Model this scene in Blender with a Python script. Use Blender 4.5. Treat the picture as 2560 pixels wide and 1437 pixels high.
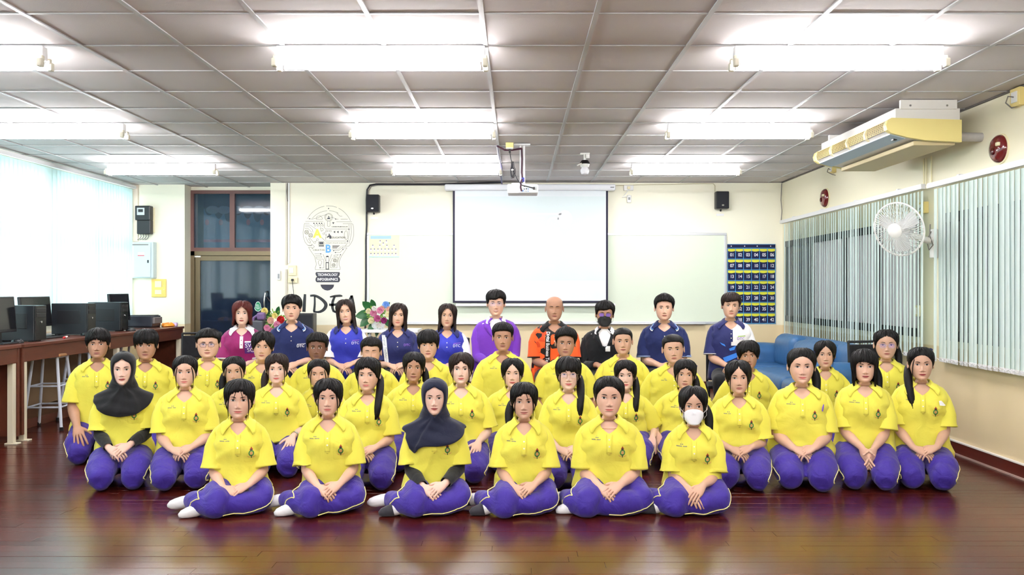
import bpy, bmesh, math, random
import numpy as np
from mathutils import Vector, Matrix, Euler
from mathutils.bvhtree import BVHTree

for o in list(bpy.data.objects):
 bpy.data.objects.remove(o, do_unlink=True)
scene = bpy.context.scene
COL = scene.collection
PI = math.pi

# ------------------------------------------------------------------ camera
CAMZ = 1.35            # lens height
FPX = 2170.0           # focal length in pixels of the 2560 px wide frame
VPX, VPY = 1290.0, 722.0
cam_d = bpy.data.cameras.new('camera')
cam_d.sensor_width = 36.0
cam_d.lens = 36.0 * FPX / 2560.0
cam_d.shift_x = -(VPX - 1280.0) / 2560.0
cam_d.shift_y = (VPY - 718.5) / 2560.0
cam_d.clip_start = 0.05
cam_d.clip_end = 200
cam = bpy.data.objects.new('camera', cam_d)
COL.objects.link(cam)
cam.location = (0, 0, CAMZ)
cam.rotation_euler = (PI / 2, 0, 0)
scene.camera = cam

# ------------------------------------------------------------------ sky and exposure
world = bpy.data.worlds.new('world')
scene.world = world
world.use_nodes = True
bg = world.node_tree.nodes['Background']
bg.inputs['Color'].default_value = (0.80, 0.95, 1.0, 1)
bg.inputs['Strength'].default_value = 2.3
TUBE_STRENGTH = 40.0
vs = scene.view_settings
vs.view_transform = 'Standard'
vs.look = 'None'
vs.gamma = 1.0
vs.use_curve_mapping = False
vs.exposure = 1.36

# ------------------------------------------------------------------ room measures
XR, XL = 3.61, -5.33
YB, YCOL, YDOOR, YF = 11.75, 12.05, 12.30, -3.0
ZC = 2.794
XCOL = -4.60           # right side of the pillar left of the door
XDOORR = -3.325        # right side of the door recess


def W(px, py, Y):
 """a point at depth Y seen at photo pixel (px, py), in metres"""
 return Vector(((px - VPX) * Y / FPX, Y, CAMZ - (py - VPY) * Y / FPX))


# ------------------------------------------------------------------ materials
MATS = {}


def lin(c):
 return tuple((v / 12.92) if v <= 0.04045 else ((v + 0.055) / 1.055) ** 2.4 for v in c)


def S(r, g, b):
 """sRGB 0-255 to linear rgba"""
 return (*lin((r / 255, g / 255, b / 255)), 1.0)


def mat(name, col, rough=0.6, metal=0.0, spec=0.5, var=0.0, vscale=8.0, bump=0.0, bscale=60.0,
  emit=None, estr=0.0, trans=0.0, alpha=1.0, objvar=0.0, sheen=0.0, coat=0.0, stretch=None):
 if name in MATS:
  return MATS[name]
 m = bpy.data.materials.new(name)
 m.use_nodes = True
 nt = m.node_tree
 N, L = nt.nodes, nt.links
 p = N['Principled BSDF']
 p.inputs['Base Color'].default_value = col
 p.inputs['Roughness'].default_value = rough
 p.inputs['Metallic'].default_value = metal
 p.inputs['Specular IOR Level'].default_value = spec
 p.inputs['Transmission Weight'].default_value = trans
 p.inputs['Alpha'].default_value = alpha
 p.inputs['Sheen Weight'].default_value = sheen
 p.inputs['Coat Weight'].default_value = coat
 if emit:
  p.inputs['Emission Color'].default_value = emit
  p.inputs['Emission Strength'].default_value = estr
 vec = None
 if var or bump:
  tc = N.new('ShaderNodeTexCoord')
  vec = tc.outputs['Object']
  if stretch:
   mp = N.new('ShaderNodeMapping')
   mp.inputs['Scale'].default_value = stretch
   L.new(vec, mp.inputs['Vector'])
   vec = mp.outputs['Vector']
 src = None
 if var:
  no = N.new('ShaderNodeTexNoise')
  no.inputs['Scale'].default_value = vscale
  no.inputs['Detail'].default_value = 4
  L.new(vec, no.inputs['Vector'])
  mx = N.new('ShaderNodeMix')
  mx.data_type = 'RGBA'
  mx.inputs['A'].default_value = tuple(c * (1 - var) for c in col[:3]) + (1,)
  mx.inputs['B'].default_value = tuple(min(1, c * (1 + var)) for c in col[:3]) + (1,)
  L.new(no.outputs['Fac'], mx.inputs['Factor'])
  src = mx.outputs['Result']
 if objvar:
  oi = N.new('ShaderNodeObjectInfo')
  hs = N.new('ShaderNodeHueSaturation')
  mr = N.new('ShaderNodeMapRange')
  mr.inputs['To Min'].default_value = 1 - objvar
  mr.inputs['To Max'].default_value = 1 + objvar
  L.new(oi.outputs['Random'], mr.inputs['Value'])
  L.new(mr.outputs['Result'], hs.inputs['Value'])
  if src:
   L.new(src, hs.inputs['Color'])
  else:
   hs.inputs['Color'].default_value = col
  src = hs.outputs['Color']
 if src:
  L.new(src, p.inputs['Base Color'])
 if bump:
  nb = N.new('ShaderNodeTexNoise')
  nb.inputs['Scale'].default_value = bscale
  nb.inputs['Detail'].default_value = 3
  L.new(vec, nb.inputs['Vector'])
  bp = N.new('ShaderNodeBump')
  bp.inputs['Strength'].default_value = bump
  bp.inputs['Distance'].default_value = 0.01
  L.new(nb.outputs['Fac'], bp.inputs['Height'])
  L.new(bp.outputs['Normal'], p.inputs['Normal'])
 MATS[name] = m
 return m


def two_tone_paint(name, top, low, zsplit):
 """wall paint: a cream coat above, a beige dado below"""
 m = mat(name, top, rough=0.55, var=0.02, vscale=1.5, bump=0.05, bscale=90)
 nt = m.node_tree
 N, L = nt.nodes, nt.links
 p = N['Principled BSDF']
 g = N.new('ShaderNodeNewGeometry')
 sp = N.new('ShaderNodeSeparateXYZ')
 L.new(g.outputs['Position'], sp.inputs['Vector'])
 mr = N.new('ShaderNodeMapRange')
 mr.inputs['From Min'].default_value = zsplit - 0.006
 mr.inputs['From Max'].default_value = zsplit + 0.006
 L.new(sp.outputs['Z'], mr.inputs['Value'])
 mx = N.new('ShaderNodeMix')
 mx.data_type = 'RGBA'
 mx.inputs['A'].default_value = low
 mx.inputs['B'].default_value = top
 L.new(mr.outputs['Result'], mx.inputs['Factor'])
 L.new(mx.outputs['Result'], p.inputs['Base Color'])
 return m


def wood(name, c1, c2, rough=0.3, scale=(1, 30, 30), objvar=0.15, coat=0.0, rough_var=0.0):
 m = bpy.data.materials.new(name)
 m.use_nodes = True
 nt = m.node_tree
 N, L = nt.nodes, nt.links
 p = N['Principled BSDF']
 tc = N.new('ShaderNodeTexCoord')
 oi = N.new('ShaderNodeObjectInfo')
 ad = N.new('ShaderNodeVectorMath')
 ad.operation = 'MULTIPLY_ADD'
 cb = N.new('ShaderNodeCombineXYZ')
 L.new(oi.outputs['Random'], cb.inputs['X'])
 L.new(oi.outputs['Random'], cb.inputs['Y'])
 ad.inputs[1].default_value = (13, 29, 0)
 L.new(cb.outputs['Vector'], ad.inputs[0])
 g = N.new('ShaderNodeNewGeometry')
 L.new(g.outputs['Position'], ad.inputs[2])
 mp = N.new('ShaderNodeMapping')
 mp.inputs['Scale'].default_value = scale
 L.new(ad.outputs['Vector'], mp.inputs['Vector'])
 no = N.new('ShaderNodeTexNoise')
 no.inputs['Scale'].default_value = 1.6
 no.inputs['Detail'].default_value = 6
 no.inputs['Roughness'].default_value = 0.65
 L.new(mp.outputs['Vector'], no.inputs['Vector'])
 mx = N.new('ShaderNodeMix')
 mx.data_type = 'RGBA'
 mx.inputs['A'].default_value = c1
 mx.inputs['B'].default_value = c2
 L.new(no.outputs['Fac'], mx.inputs['Factor'])
 hs = N.new('ShaderNodeHueSaturation')
 mr = N.new('ShaderNodeMapRange')
 mr.inputs['To Min'].default_value = 1 - objvar
 mr.inputs['To Max'].default_value = 1 + objvar
 L.new(oi.outputs['Random'], mr.inputs['Value'])
 L.new(mr.outputs['Result'], hs.inputs['Value'])
 L.new(mx.outputs['Result'], hs.inputs['Color'])
 L.new(hs.outputs['Color'], p.inputs['Base Color'])
 p.inputs['Roughness'].default_value = rough
 p.inputs['Coat Weight'].default_value = coat
 if rough_var:
  r2 = N.new('ShaderNodeMapRange')
  r2.inputs['To Min'].default_value = rough - rough_var
  r2.inputs['To Max'].default_value = rough + rough_var
  n2 = N.new('ShaderNodeTexNoise')
  n2.inputs['Scale'].default_value = 2.2
  n2.inputs['Detail'].default_value = 5
  L.new(g.outputs['Position'], n2.inputs['Vector'])
  L.new(n2.outputs['Fac'], r2.inputs['Value'])
  L.new(r2.outputs['Result'], p.inputs['Roughness'])
 bp = N.new('ShaderNodeBump')
 bp.inputs['Strength'].default_value = 0.06
 bp.inputs['Distance'].default_value = 0.004
 L.new(no.outputs['Fac'], bp.inputs['Height'])
 L.new(bp.outputs['Normal'], p.inputs['Normal'])
 MATS[name] = m
 return m


# ------------------------------------------------------------------ mesh helpers
class MB:
 """collects polygons; build() links them as ONE mesh object"""

 def __init__(self):
  self.v, self.f, self.m = [], [], []
  self.mi = 0

 def add(self, verts, faces):
  o = len(self.v)
  self.v.extend([tuple(map(float, p)) for p in verts])
  self.f.extend([tuple(i + o for i in f) for f in faces])
  self.m.extend([self.mi] * len(faces))
  return o

 def box(self, x0, x1, y0, y1, z0, z1):
  self.add([(x0, y0, z0), (x1, y0, z0), (x1, y1, z0), (x0, y1, z0), (x0, y0, z1), (x1, y0, z1), (x1, y1, z1), (x0, y1, z1)],
     [(3, 2, 1, 0), (4, 5, 6, 7), (0, 1, 5, 4), (1, 2, 6, 5), (2, 3, 7, 6), (3, 0, 4, 7)])
  return self

 def rbox(self, x0, x1, y0, y1, z0, z1, r=0.005, seg=2):
  """box with rounded edges"""
  bm = bmesh.new()
  bmesh.ops.create_cube(bm, size=1.0)
  for v in bm.verts:
   v.co = Vector(((x0 + x1) / 2 + v.co.x * (x1 - x0), (y0 + y1) / 2 + v.co.y * (y1 - y0), (z0 + z1) / 2 + v.co.z * (z1 - z0)))
  bmesh.ops.bevel(bm, geom=list(bm.edges), offset=r, segments=seg, affect='EDGES', profile=0.5)
  bm.verts.index_update()
  self.add([v.co for v in bm.verts], [[v.index for v in f.verts] for f in bm.faces])
  bm.free()
  return self

 def tube(self, pts, rad, n=8, caps=True, closed=False):
  pts = [Vector(p) for p in pts]
  rads = rad if hasattr(rad, '__len__') else [rad] * len(pts)
  k = len(pts)
  up = Vector((0, 0, 1))
  prev = None
  vs_ = []
  for i, p in enumerate(pts):
   a = pts[(i - 1) % k] if (closed or i > 0) else pts[i]
   b = pts[(i + 1) % k] if (closed or i < k - 1) else pts[i]
   t = (b - a)
   if t.length < 1e-9:
    t = Vector((0, 0, 1))
   t.normalize()
   if prev is None:
    u = t.cross(up)
    if u.length < 1e-3:
     u = t.cross(Vector((1, 0, 0)))
    u.normalize()
   else:
    u = prev - t * prev.dot(t)
    if u.length < 1e-6:
     u = t.cross(up)
    u.normalize()
   prev = u
   w_ = t.cross(u)
   for j in range(n):
    an = 2 * PI * j / n
    vs_.append(p + (u * math.cos(an) + w_ * math.sin(an)) * rads[i])
  fs = []
  for i in range(k if closed else k - 1):
   i2 = (i + 1) % k
   for j in range(n):
    j2 = (j + 1) % n
    fs.append((i * n + j, i * n + j2, i2 * n + j2, i2 * n + j))
  if caps and not closed:
   fs.append(tuple(range(n - 1, -1, -1)))
   fs.append(tuple(range((k - 1) * n, k * n)))
  self.add(vs_, fs)
  return self

 def lathe(self, prof, n=16, origin=(0, 0, 0), axis=(0, 0, 1)):
  """prof: list of (radius, height)"""
  ax = Vector(axis).normalized()
  u = ax.cross(Vector((0, 0, 1)))
  if u.length < 1e-3:
   u = Vector((1, 0, 0))
  u.normalize()
  w_ = ax.cross(u)
  og = Vector(origin)
  vs_, fs = [], []
  for r, h in prof:
   for j in range(n):
    a = 2 * PI * j / n
    vs_.append(og + ax * h + (u * math.cos(a) + w_ * math.sin(a)) * max(r, 1e-5))
  for i in range(len(prof) - 1):
   for j in range(n):
    j2 = (j + 1) % n
    fs.append((i * n + j, i * n + j2, (i + 1) * n + j2, (i + 1) * n + j))
  fs.append(tuple(range(n - 1, -1, -1)))
  fs.append(tuple(range((len(prof) - 1) * n, len(prof) * n)))
  self.add(vs_, fs)
  return self

 def prism(self, poly, d, frame=None):
  """poly: 2-D points (a, b); extruded by d. frame: function (a, b, c) -> point"""
  fr = frame or (lambda a, b, c: (a, c, b))
  n = len(poly)
  vs_ = [fr(a, b, 0) for a, b in poly] + [fr(a, b, d) for a, b in poly]
  fs = [tuple(range(n)), tuple(range(2 * n - 1, n - 1, -1))]
  for i in range(n):
   j = (i + 1) % n
   fs.append((i, i + n, j + n, j))
  self.add(vs_, fs)
  return self

 def mesh(self, name, mats, smooth=False, recalc=True):
  me = bpy.data.meshes.new(name)
  me.from_pydata(self.v, [], self.f)
  ms = mats if isinstance(mats, (list, tuple)) else [mats]
  for m_ in ms:
   me.materials.append(m_)
  if len(ms) > 1:
   me.polygons.foreach_set('material_index', self.m)
  if recalc:
   bm = bmesh.new()
   bm.from_mesh(me)
   bmesh.ops.recalc_face_normals(bm, faces=bm.faces)
   bm.to_mesh(me)
   bm.free()
  if smooth:
   me.polygons.foreach_set('use_smooth', [True] * len(me.polygons))
   if smooth != 'all':
    me.set_sharp_from_angle(angle=math.radians(40))
  me.update()
  return me

 def build(self, name, mats, parent=None, smooth=False, recalc=True, loc=None):
  return place(name, self.mesh(name, mats, smooth, recalc), parent, loc)


def place(name, me, parent=None, loc=None, rot=None, scale=None):
 o = bpy.data.objects.new(name, me)
 COL.objects.link(o)
 if parent is not None:
  o.parent = parent
 if loc is not None:
  o.location = loc
 if rot is not None:
  o.rotation_euler = rot
 if scale is not None:
  o.scale = scale
 return o


def tag(o, label=None, cat=None, group=None, kind=None):
 if label:
  o['label'] = label
 if cat:
  o['category'] = cat
 if group:
  o['group'] = group
 if kind:
  o['kind'] = kind
 return o


def thing(name, label, cat, loc=(0, 0, 0), rotz=0.0, group=None):
 o = bpy.data.objects.new(name, None)
 o.empty_display_size = 0.1
 COL.objects.link(o)
 o.location = loc
 o.rotation_euler = (0, 0, rotz)
 return tag(o, label, cat, group)


def copy_tree(o, parent=None):
 c = o.copy()
 COL.objects.link(c)
 c.parent = parent
 for ch in list(o.children):
  copy_tree(ch, c)
 return c


def box_obj(name, m, parent, x0, x1, y0, y1, z0, z1, r=0.0):
 b = MB()
 if r:
  b.rbox(x0, x1, y0, y1, z0, z1, r)
 else:
  b.box(x0, x1, y0, y1, z0, z1)
 return b.build(name, m, parent)


def text_mesh(txt, size, depth=0.0, align='CENTER', spacing=1.0, bold=0.0, xs=1.0):
 """mesh of lettering lying in the XZ plane, facing -Y, centred on its origin"""
 cu = bpy.data.curves.new('lettering', 'FONT')
 cu.body = txt
 cu.size = size
 cu.align_x = align
 cu.align_y = 'CENTER'
 cu.extrude = depth
 cu.offset = bold
 cu.space_character = spacing
 cu.resolution_u = 3
 ob = bpy.data.objects.new('lettering', cu)
 COL.objects.link(ob)
 dg = bpy.context.evaluated_depsgraph_get()
 me = bpy.data.meshes.new_from_object(ob.evaluated_get(dg))
 bpy.data.objects.remove(ob, do_unlink=True)
 n = len(me.vertices)
 co = np.empty(n * 3)
 me.vertices.foreach_get('co', co)
 co = co.reshape(-1, 3)
 out = np.stack([co[:, 0] * xs, -co[:, 2], co[:, 1]], 1)
 me.vertices.foreach_set('co', out.ravel())
 me.update()
 return me


def lettering(name, txt, size, m, parent, loc, rotz=0.0, roll=0.0, **kw):
 me = text_mesh(txt, size, **kw)
 me.materials.clear()
 me.materials.append(m)
 o = place(name, me, parent, loc, (0, roll, rotz))
 return o


random.seed(7)
# ================================================================== THE SETTING
M_paint = two_tone_paint('wall_paint', S(245, 242, 222), S(230, 212, 172), 0.862)
M_paintR = two_tone_paint('wall_paint_side', S(240, 234, 208), S(222, 204, 166), 0.862)
M_white = mat('white_plastic', S(238, 238, 236), rough=0.45)
M_floor = wood('floor_wood', S(46, 12, 8), S(88, 28, 17), rough=0.23, scale=(1.2, 26, 26), objvar=0.22, rough_var=0.07)
M_tile = mat('ceiling_board', S(206, 200, 200), rough=0.85, var=0.04, vscale=3, bump=0.12, bscale=160, objvar=0.02)
M_tbar = mat('ceiling_bar', S(188, 188, 190), rough=0.5)
M_base = wood('skirting_wood', S(66, 24, 18), S(98, 40, 28), rough=0.35, scale=(20, 1.2, 20))
M_bronze = mat('bronze_aluminium', S(112, 98, 74), rough=0.4, metal=0.6)
M_brownframe = mat('brown_frame', S(104, 68, 62), rough=0.5)
M_blackframe = mat('dark_window_frame', S(34, 32, 36), rough=0.5)

# ---- floor: sub floor slab + planks
b = MB().box(XL - .2, XR + .2, YF - .2, YDOOR + .3, -0.12, -0.0035)
floor = tag(b.build('floor', M_floor), kind='structure')


def plank_mesh(L_, w_):
 b_ = MB()
 h, c = 0.02, 0.0007
 x, y = L_ / 2 - .0006, w_ / 2 - .0006
 vs_ = [(-x, -y, -h), (x, -y, -h), (x, y, -h), (-x, y, -h), (-x, -y, -c), (x, -y, -c), (x, y, -c), (-x, y, -c),
   (-x + c, -y + c, 0), (x - c, -y + c, 0), (x - c, y - c, 0), (-x + c, y - c, 0)]
 fs = [(0, 1, 5, 4), (1, 2, 6, 5), (2, 3, 7, 6), (3, 0, 4, 7), (4, 5, 9, 8), (5, 6, 10, 9), (6, 7, 11, 10), (7, 4, 8, 11), (8, 9, 10, 11)]
 b_.add(vs_, fs)
 return b_


PW, PLEN = 0.09, 1.62
pm = plank_mesh(PLEN, PW).mesh('plank', M_floor, recalc=False)
rest = MB()
rng = random.Random(11)
npl = 0
y = YF
rows = int((YDOOR + .1 - YF) / PW)
for r in range(rows):
 yy = YF + (r + .5) * PW
 x = XL - rng.uniform(0, PLEN)
 while x < XR:
  x0, x1 = max(x, XL), min(x + PLEN, XR)
  x += PLEN
  if x1 - x0 < .06:
   continue
  if yy > YB and x1 > XDOORR + .02:
   x1 = min(x1, XDOORR + .05)
   if x1 - x0 < .06:
    continue
  tilt = rng.gauss(0, .0022)
  dz = rng.uniform(-.0006, .0006)
  # visible part of the frame, nearest rows first
  half = yy * 1310 / FPX
  if yy > 3.98 and npl < 300 and x1 > -half and x0 < half:
   place('plank', pm, floor, ((x0 + x1) / 2, yy, dz), (tilt, 0, 0), ((x1 - x0) / PLEN, 1, 1))
   npl += 1
  else:
   q = plank_mesh(x1 - x0, PW)
   rest.add([((x0 + x1) / 2 + v[0], yy + v[1], v[2] + dz + v[1] * tilt) for v in q.v], q.f)
tag(rest.build('plank_field', M_floor, floor, recalc=False), kind='stuff')

# ---- ceiling: backing, boards, bars
b = MB().box(XL - .2, XR + .2, YF - .2, YDOOR + .3, ZC + .03, ZC + .12)
ceiling = tag(b.build('ceiling', M_tile), kind='structure')
GX = [-.18 + .6 * k for k in range(-9, 7)]
GX = [XL] + [g for g in GX if XL + .04 < g < XR - .04] + [XR]
GY = [4.55 + .6 * k for k in range(-13, 14)]
GY = [YF] + [g for g in GY if YF + .05 < g < YDOOR - .02] + [YDOOR]
rng = random.Random(5)
rest = MB()
tcache = {}
for i in range(len(GX) - 1):
 for j in range(len(GY) - 1):
  x0, x1, y0, y1 = GX[i], GX[i + 1], GY[j], GY[j + 1]
  if y0 >= YB - .05 and x0 > XDOORR - .05:
   continue
  w_, h_ = round(x1 - x0 - .006, 3), round(y1 - y0 - .006, 3)
  cx, cy = (x0 + x1) / 2, (y0 + y1) / 2
  if y1 > 3.4:
   if (w_, h_) not in tcache:
    tcache[(w_, h_)] = MB().box(-w_ / 2, w_ / 2, -h_ / 2, h_ / 2, 0, .012).mesh('ceiling_tile', M_tile)
   place('ceiling_tile', tcache[(w_, h_)], ceiling, (cx, cy, ZC + rng.uniform(.0005, .004)), (rng.gauss(0, .0022), rng.gauss(0, .0016), 0))
  else:
   rest.box(cx - w_ / 2, cx + w_ / 2, cy - h_ / 2, cy + h_ / 2, ZC + .002, ZC + .014)
tag(rest.build('ceiling_tile_field', M_tile, ceiling), kind='stuff')
for g in GX[1:-1]:
 yend = YB if g > XDOORR else YDOOR
 box_obj('ceiling_runner', M_tbar, ceiling, g - .013, g + .013, YF, yend, ZC - .006, ZC + .001)
for g in GY[1:-1]:
 if g < 3.3:
  continue
 x1 = XR if g < YB else XDOORR
 box_obj('ceiling_tee', M_tbar, ceiling, XL, x1, g - .008, g + .008, ZC - .004, ZC + .001)

# ---- back wall with the pillar and the door recess
b = MB()
b.box(XDOORR, XR + .2, YB, YB + .8, 0, ZC + .03)
wall_back = tag(b.build('wall_back', M_paint), kind='structure')
b = MB().box(XL - .2, XCOL, YCOL, YCOL + .5, 0, ZC + .03)
tag(b.build('wall_pillar', M_paint), kind='structure')

# ---- door and transom
dz0, dz1 = 0.0, W(0, 628, YDOOR).z       # door frame top
tz1 = W(0, 476, YDOOR).z                 # transom top
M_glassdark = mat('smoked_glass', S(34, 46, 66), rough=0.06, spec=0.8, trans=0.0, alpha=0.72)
b = MB()
xf0, xf1 = XCOL, XDOORR
b.box(xf0, xf1, YDOOR, YDOOR + .06, tz1, ZC + .03)
hd = tag(b.build('wall_door_header', M_paint), kind='structure')
door = tag(MB().box(xf0, xf0 + .055, YDOOR - .03, YDOOR + .05, 0, dz1).box(xf1 - .03, xf1, YDOOR - .03, YDOOR + .05, 0, dz1)
   .box(xf0, xf1, YDOOR - .03, YDOOR + .05, dz1 - .06, dz1).build('door_1', M_bronze), kind='structure')
# door leaf stiles, rails, glass
lx0, lx1 = xf0 + .06, xf1 - .035
lz1 = dz1 - .065
leaf = MB()
leaf.rbox(lx0, lx0 + .07, YDOOR - .02, YDOOR + .02, .02, lz1, .004)
leaf.rbox(lx1 - .07, lx1, YDOOR - .02, YDOOR + .02, .02, lz1, .004)
leaf.rbox(lx0 + .07, lx1 - .07, YDOOR - .02, YDOOR + .02, lz1 - .07, lz1, .004)
leaf.rbox(lx0 + .07, lx1 - .07, YDOOR - .02, YDOOR + .02, .02, .12, .004)
leafo = leaf.build('door_leaf', M_bronze, door)
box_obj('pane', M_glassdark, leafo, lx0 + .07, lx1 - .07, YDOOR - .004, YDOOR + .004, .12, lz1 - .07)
h = MB()
p = [W(664, 752, YDOOR - .03), W(661, 760, YDOOR - .07), W(658, 775, YDOOR - .085), W(657, 790, YDOOR - .085), W(658, 805, YDOOR - .07), W(660, 812, YDOOR - .03)]
p = [W(668, 728, YDOOR - .03), W(663, 733, YDOOR - .08), W(661, 745, YDOOR - .09), W(660, 758, YDOOR - .09), W(661, 768, YDOOR - .08), W(666, 774, YDOOR - .03)]
h.tube(p, .011, 8)
h.build('door_handle', mat('chrome', S(225, 225, 228), rough=0.2, metal=1.0), leafo, smooth=True)
# door closer arm seen beyond the handle
MB().tube([W(666, 742, YDOOR - .05), W(692, 772, YDOOR - .08)], .012, 6).build('door_chain', mat('black_plastic', S(22, 22, 26), rough=0.4), leafo)
# closer cover plate on the top rail
box_obj('door_label', M_white, leafo, W(488, 0, YDOOR).x, W(503, 0, YDOOR).x, YDOOR - .024, YDOOR - .019, lz1 - .02, lz1 + .0)
# green round sticker
st = MB()
c0 = W(645, 766, YDOOR - .006)
st.prism([(c0.x + .055 * math.cos(a) * (1 if math.sin(a) < 0 else .75), c0.z + .072 * math.sin(a)) for a in np.linspace(0, 2 * PI, 20, endpoint=False)], -.002,
   lambda a, bb, c: (a, YDOOR - .0045 + c, bb))
sto = st.build('sticker', mat('sticker_white', S(225, 238, 230)), leafo)
st = MB()
st.prism([(c0.x + .046 * math.cos(a) * (1 if math.sin(a) < 0 else .75), c0.z + .062 * math.sin(a)) for a in np.linspace(0, 2 * PI, 20, endpoint=False)], -.002,
   lambda a, bb, c: (a, YDOOR - .0070 + c, bb))
st.build('sticker_face', mat('sticker_green', S(40, 150, 100)), leafo)
b = MB()
for (a0, a1, z_) in ((-.03, .012, .022), (-.024, .022, .004), (-.032, .03, -.016), (-.02, .024, -.032)):
 b.box(c0.x + a0, c0.x + a1, YDOOR - .0105, YDOOR - .0092, c0.z + z_ - .004, c0.z + z_ + .004)
b.build('sticker_lines', MATS['sticker_white'], leafo)
# transom window
b = MB()
b.box(xf0, xf1, YDOOR - .03, YDOOR + .05, dz1, dz1 + .05).box(xf0, xf1, YDOOR - .03, YDOOR + .05, tz1 - .05, tz1)
b.box(xf0, xf0 + .045, YDOOR - .03, YDOOR + .05, dz1 + .05, tz1 - .05)
xm = W(582, 0, YDOOR).x
b.box(xm - .035, xm + .035, YDOOR - .03, YDOOR + .05, dz1 + .05, tz1 - .05)
b.box(xf1 - .012, xf1, YDOOR - .03, YDOOR + .05, dz1 + .05, tz1 - .05)
trans = tag(b.build('window_1', M_brownframe), kind='structure')
M_glassclear = mat('window_glass', S(60, 84, 104), rough=0.05, alpha=0.35, spec=0.7)
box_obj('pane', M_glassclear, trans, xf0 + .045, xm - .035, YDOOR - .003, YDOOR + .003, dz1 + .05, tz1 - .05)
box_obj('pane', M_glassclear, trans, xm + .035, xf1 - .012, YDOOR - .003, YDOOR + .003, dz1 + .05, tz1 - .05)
# printed banner hung in the corridor, seen through the transom
YBN = YDOOR + .35
bn = thing('banner', 'dim blue printed banner hanging behind the panes over the glass door', 'banner', (-4.0, YBN, 1.9))
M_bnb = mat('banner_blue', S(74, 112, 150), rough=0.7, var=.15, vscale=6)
box_obj('sheet', M_bnb, bn, -.55, .62, 0, .01, -.05, .95)
drip = MB()
M_bnd = mat('banner_dark', S(26, 44, 70), rough=0.7)
drip.box(-.55, .62, -.004, -.001, .62, .95)
for k in range(8):
 xx = -.54 + k * .14
 drip.prism([(xx + .07 + .065 * math.cos(a), .62 - (.10 + .05 * (k % 3)) * max(0, math.sin(a))) for a in np.linspace(0, PI, 9)], -.003, lambda a, bb, c: (a, -.001 + c, bb))
drip.build('drip_border', M_bnd, bn)
box_obj('stripe', mat('banner_red', S(150, 70, 110), rough=.7), bn, -.55, .62, -.005, -.001, .13, .17)
box_obj('stripe', mat('banner_yellow', S(150, 150, 70), rough=.7), bn, -.45, .35, -.007, -.004, .84, .93)
M_bnp = mat('banner_pink', S(170, 110, 130), rough=.7)
for k in range(6):
 xx = -.5 + k * .2
 MB().prism([(xx + .03 * math.cos(a), .42 + .045 * math.sin(a)) for a in np.linspace(0, 2 * PI, 10, endpoint=False)], -.002, lambda a, bb, c: (a, -.005 + c, bb)).build('drop', M_bnp, bn)
cl_ = MB()
for k in range(7):
 xx = -.42 + k * .17
 cl_.prism([(xx + .10 * math.cos(a), .60 + .06 * math.sin(a)) for a in np.linspace(0, 2 * PI, 12, endpoint=False)], -.002, lambda a, bb, c: (a, -.005 + c - .0004 * k, bb))
cl_.build('clouds', mat('banner_cloud', S(110, 130, 150), rough=.7), bn)
lettering('lettering', 'M.Q', .17, mat('banner_ink', S(22, 30, 50)), bn, (-.20, -.010, .70))
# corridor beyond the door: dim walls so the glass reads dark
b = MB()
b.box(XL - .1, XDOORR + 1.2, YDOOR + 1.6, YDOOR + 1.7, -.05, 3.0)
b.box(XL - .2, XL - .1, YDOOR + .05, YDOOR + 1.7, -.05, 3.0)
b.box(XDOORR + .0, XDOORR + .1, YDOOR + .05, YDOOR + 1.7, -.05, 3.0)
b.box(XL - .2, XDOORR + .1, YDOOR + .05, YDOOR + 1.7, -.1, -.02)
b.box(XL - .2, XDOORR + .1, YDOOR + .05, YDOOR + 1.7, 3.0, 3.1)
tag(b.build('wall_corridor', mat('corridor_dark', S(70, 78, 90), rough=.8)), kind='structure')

# ---- left wall: low wall, header, posts, glazing
ZW0, ZW1 = 0.95, 2.70
b = MB()
b.box(XL - .2, XL, YF - .2, YCOL, 0, ZW0).box(XL - .2, XL, YF - .2, YCOL, ZW1, ZC + .03)
posts = [YF - .2, .2, 3.4, 6.6, 9.8, 11.95]
for y0 in posts:
 b.box(XL - .2, XL, y0, y0 + .1, ZW0, ZW1)
wall_left = tag(b.build('wall_left', M_paint), kind='structure')
M_alu = mat('window_aluminium', S(150, 165, 165), rough=.4, metal=.4)
M_pane = mat('clear_pane', S(235, 250, 250), rough=0.0, alpha=0.12)
wn = 2
for k in range(len(posts) - 1):
 y0, y1 = posts[k] + .1, posts[k + 1]
 nb = max(2, round((y1 - y0) / 1.05))
 b = MB()
 for zz in (ZW0, 1.88, ZW1 - .06):
  b.box(XL - .13, XL - .07, y0, y1, zz, zz + (.12 if zz == 1.88 else .06))
 for q in range(nb + 1):
  yy = y0 + (y1 - y0) * q / nb
  b.box(XL - .125, XL - .075, max(y0, yy - .03), min(y1, yy + .03), ZW0, ZW1)
 wo = tag(b.build('window_%d' % wn, M_alu), kind='structure')
 wn += 1
 for q in range(nb):
  ya, yb = y0 + (y1 - y0) * q / nb + .03, y0 + (y1 - y0) * (q + 1) / nb - .03
  box_obj('pane', M_pane, wo, XL - .102, XL - .098, ya, yb, ZW0 + .06, 1.88)
  box_obj('pane', M_pane, wo, XL - .102, XL - .098, ya, yb, 2.0, ZW1 - .06)

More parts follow.
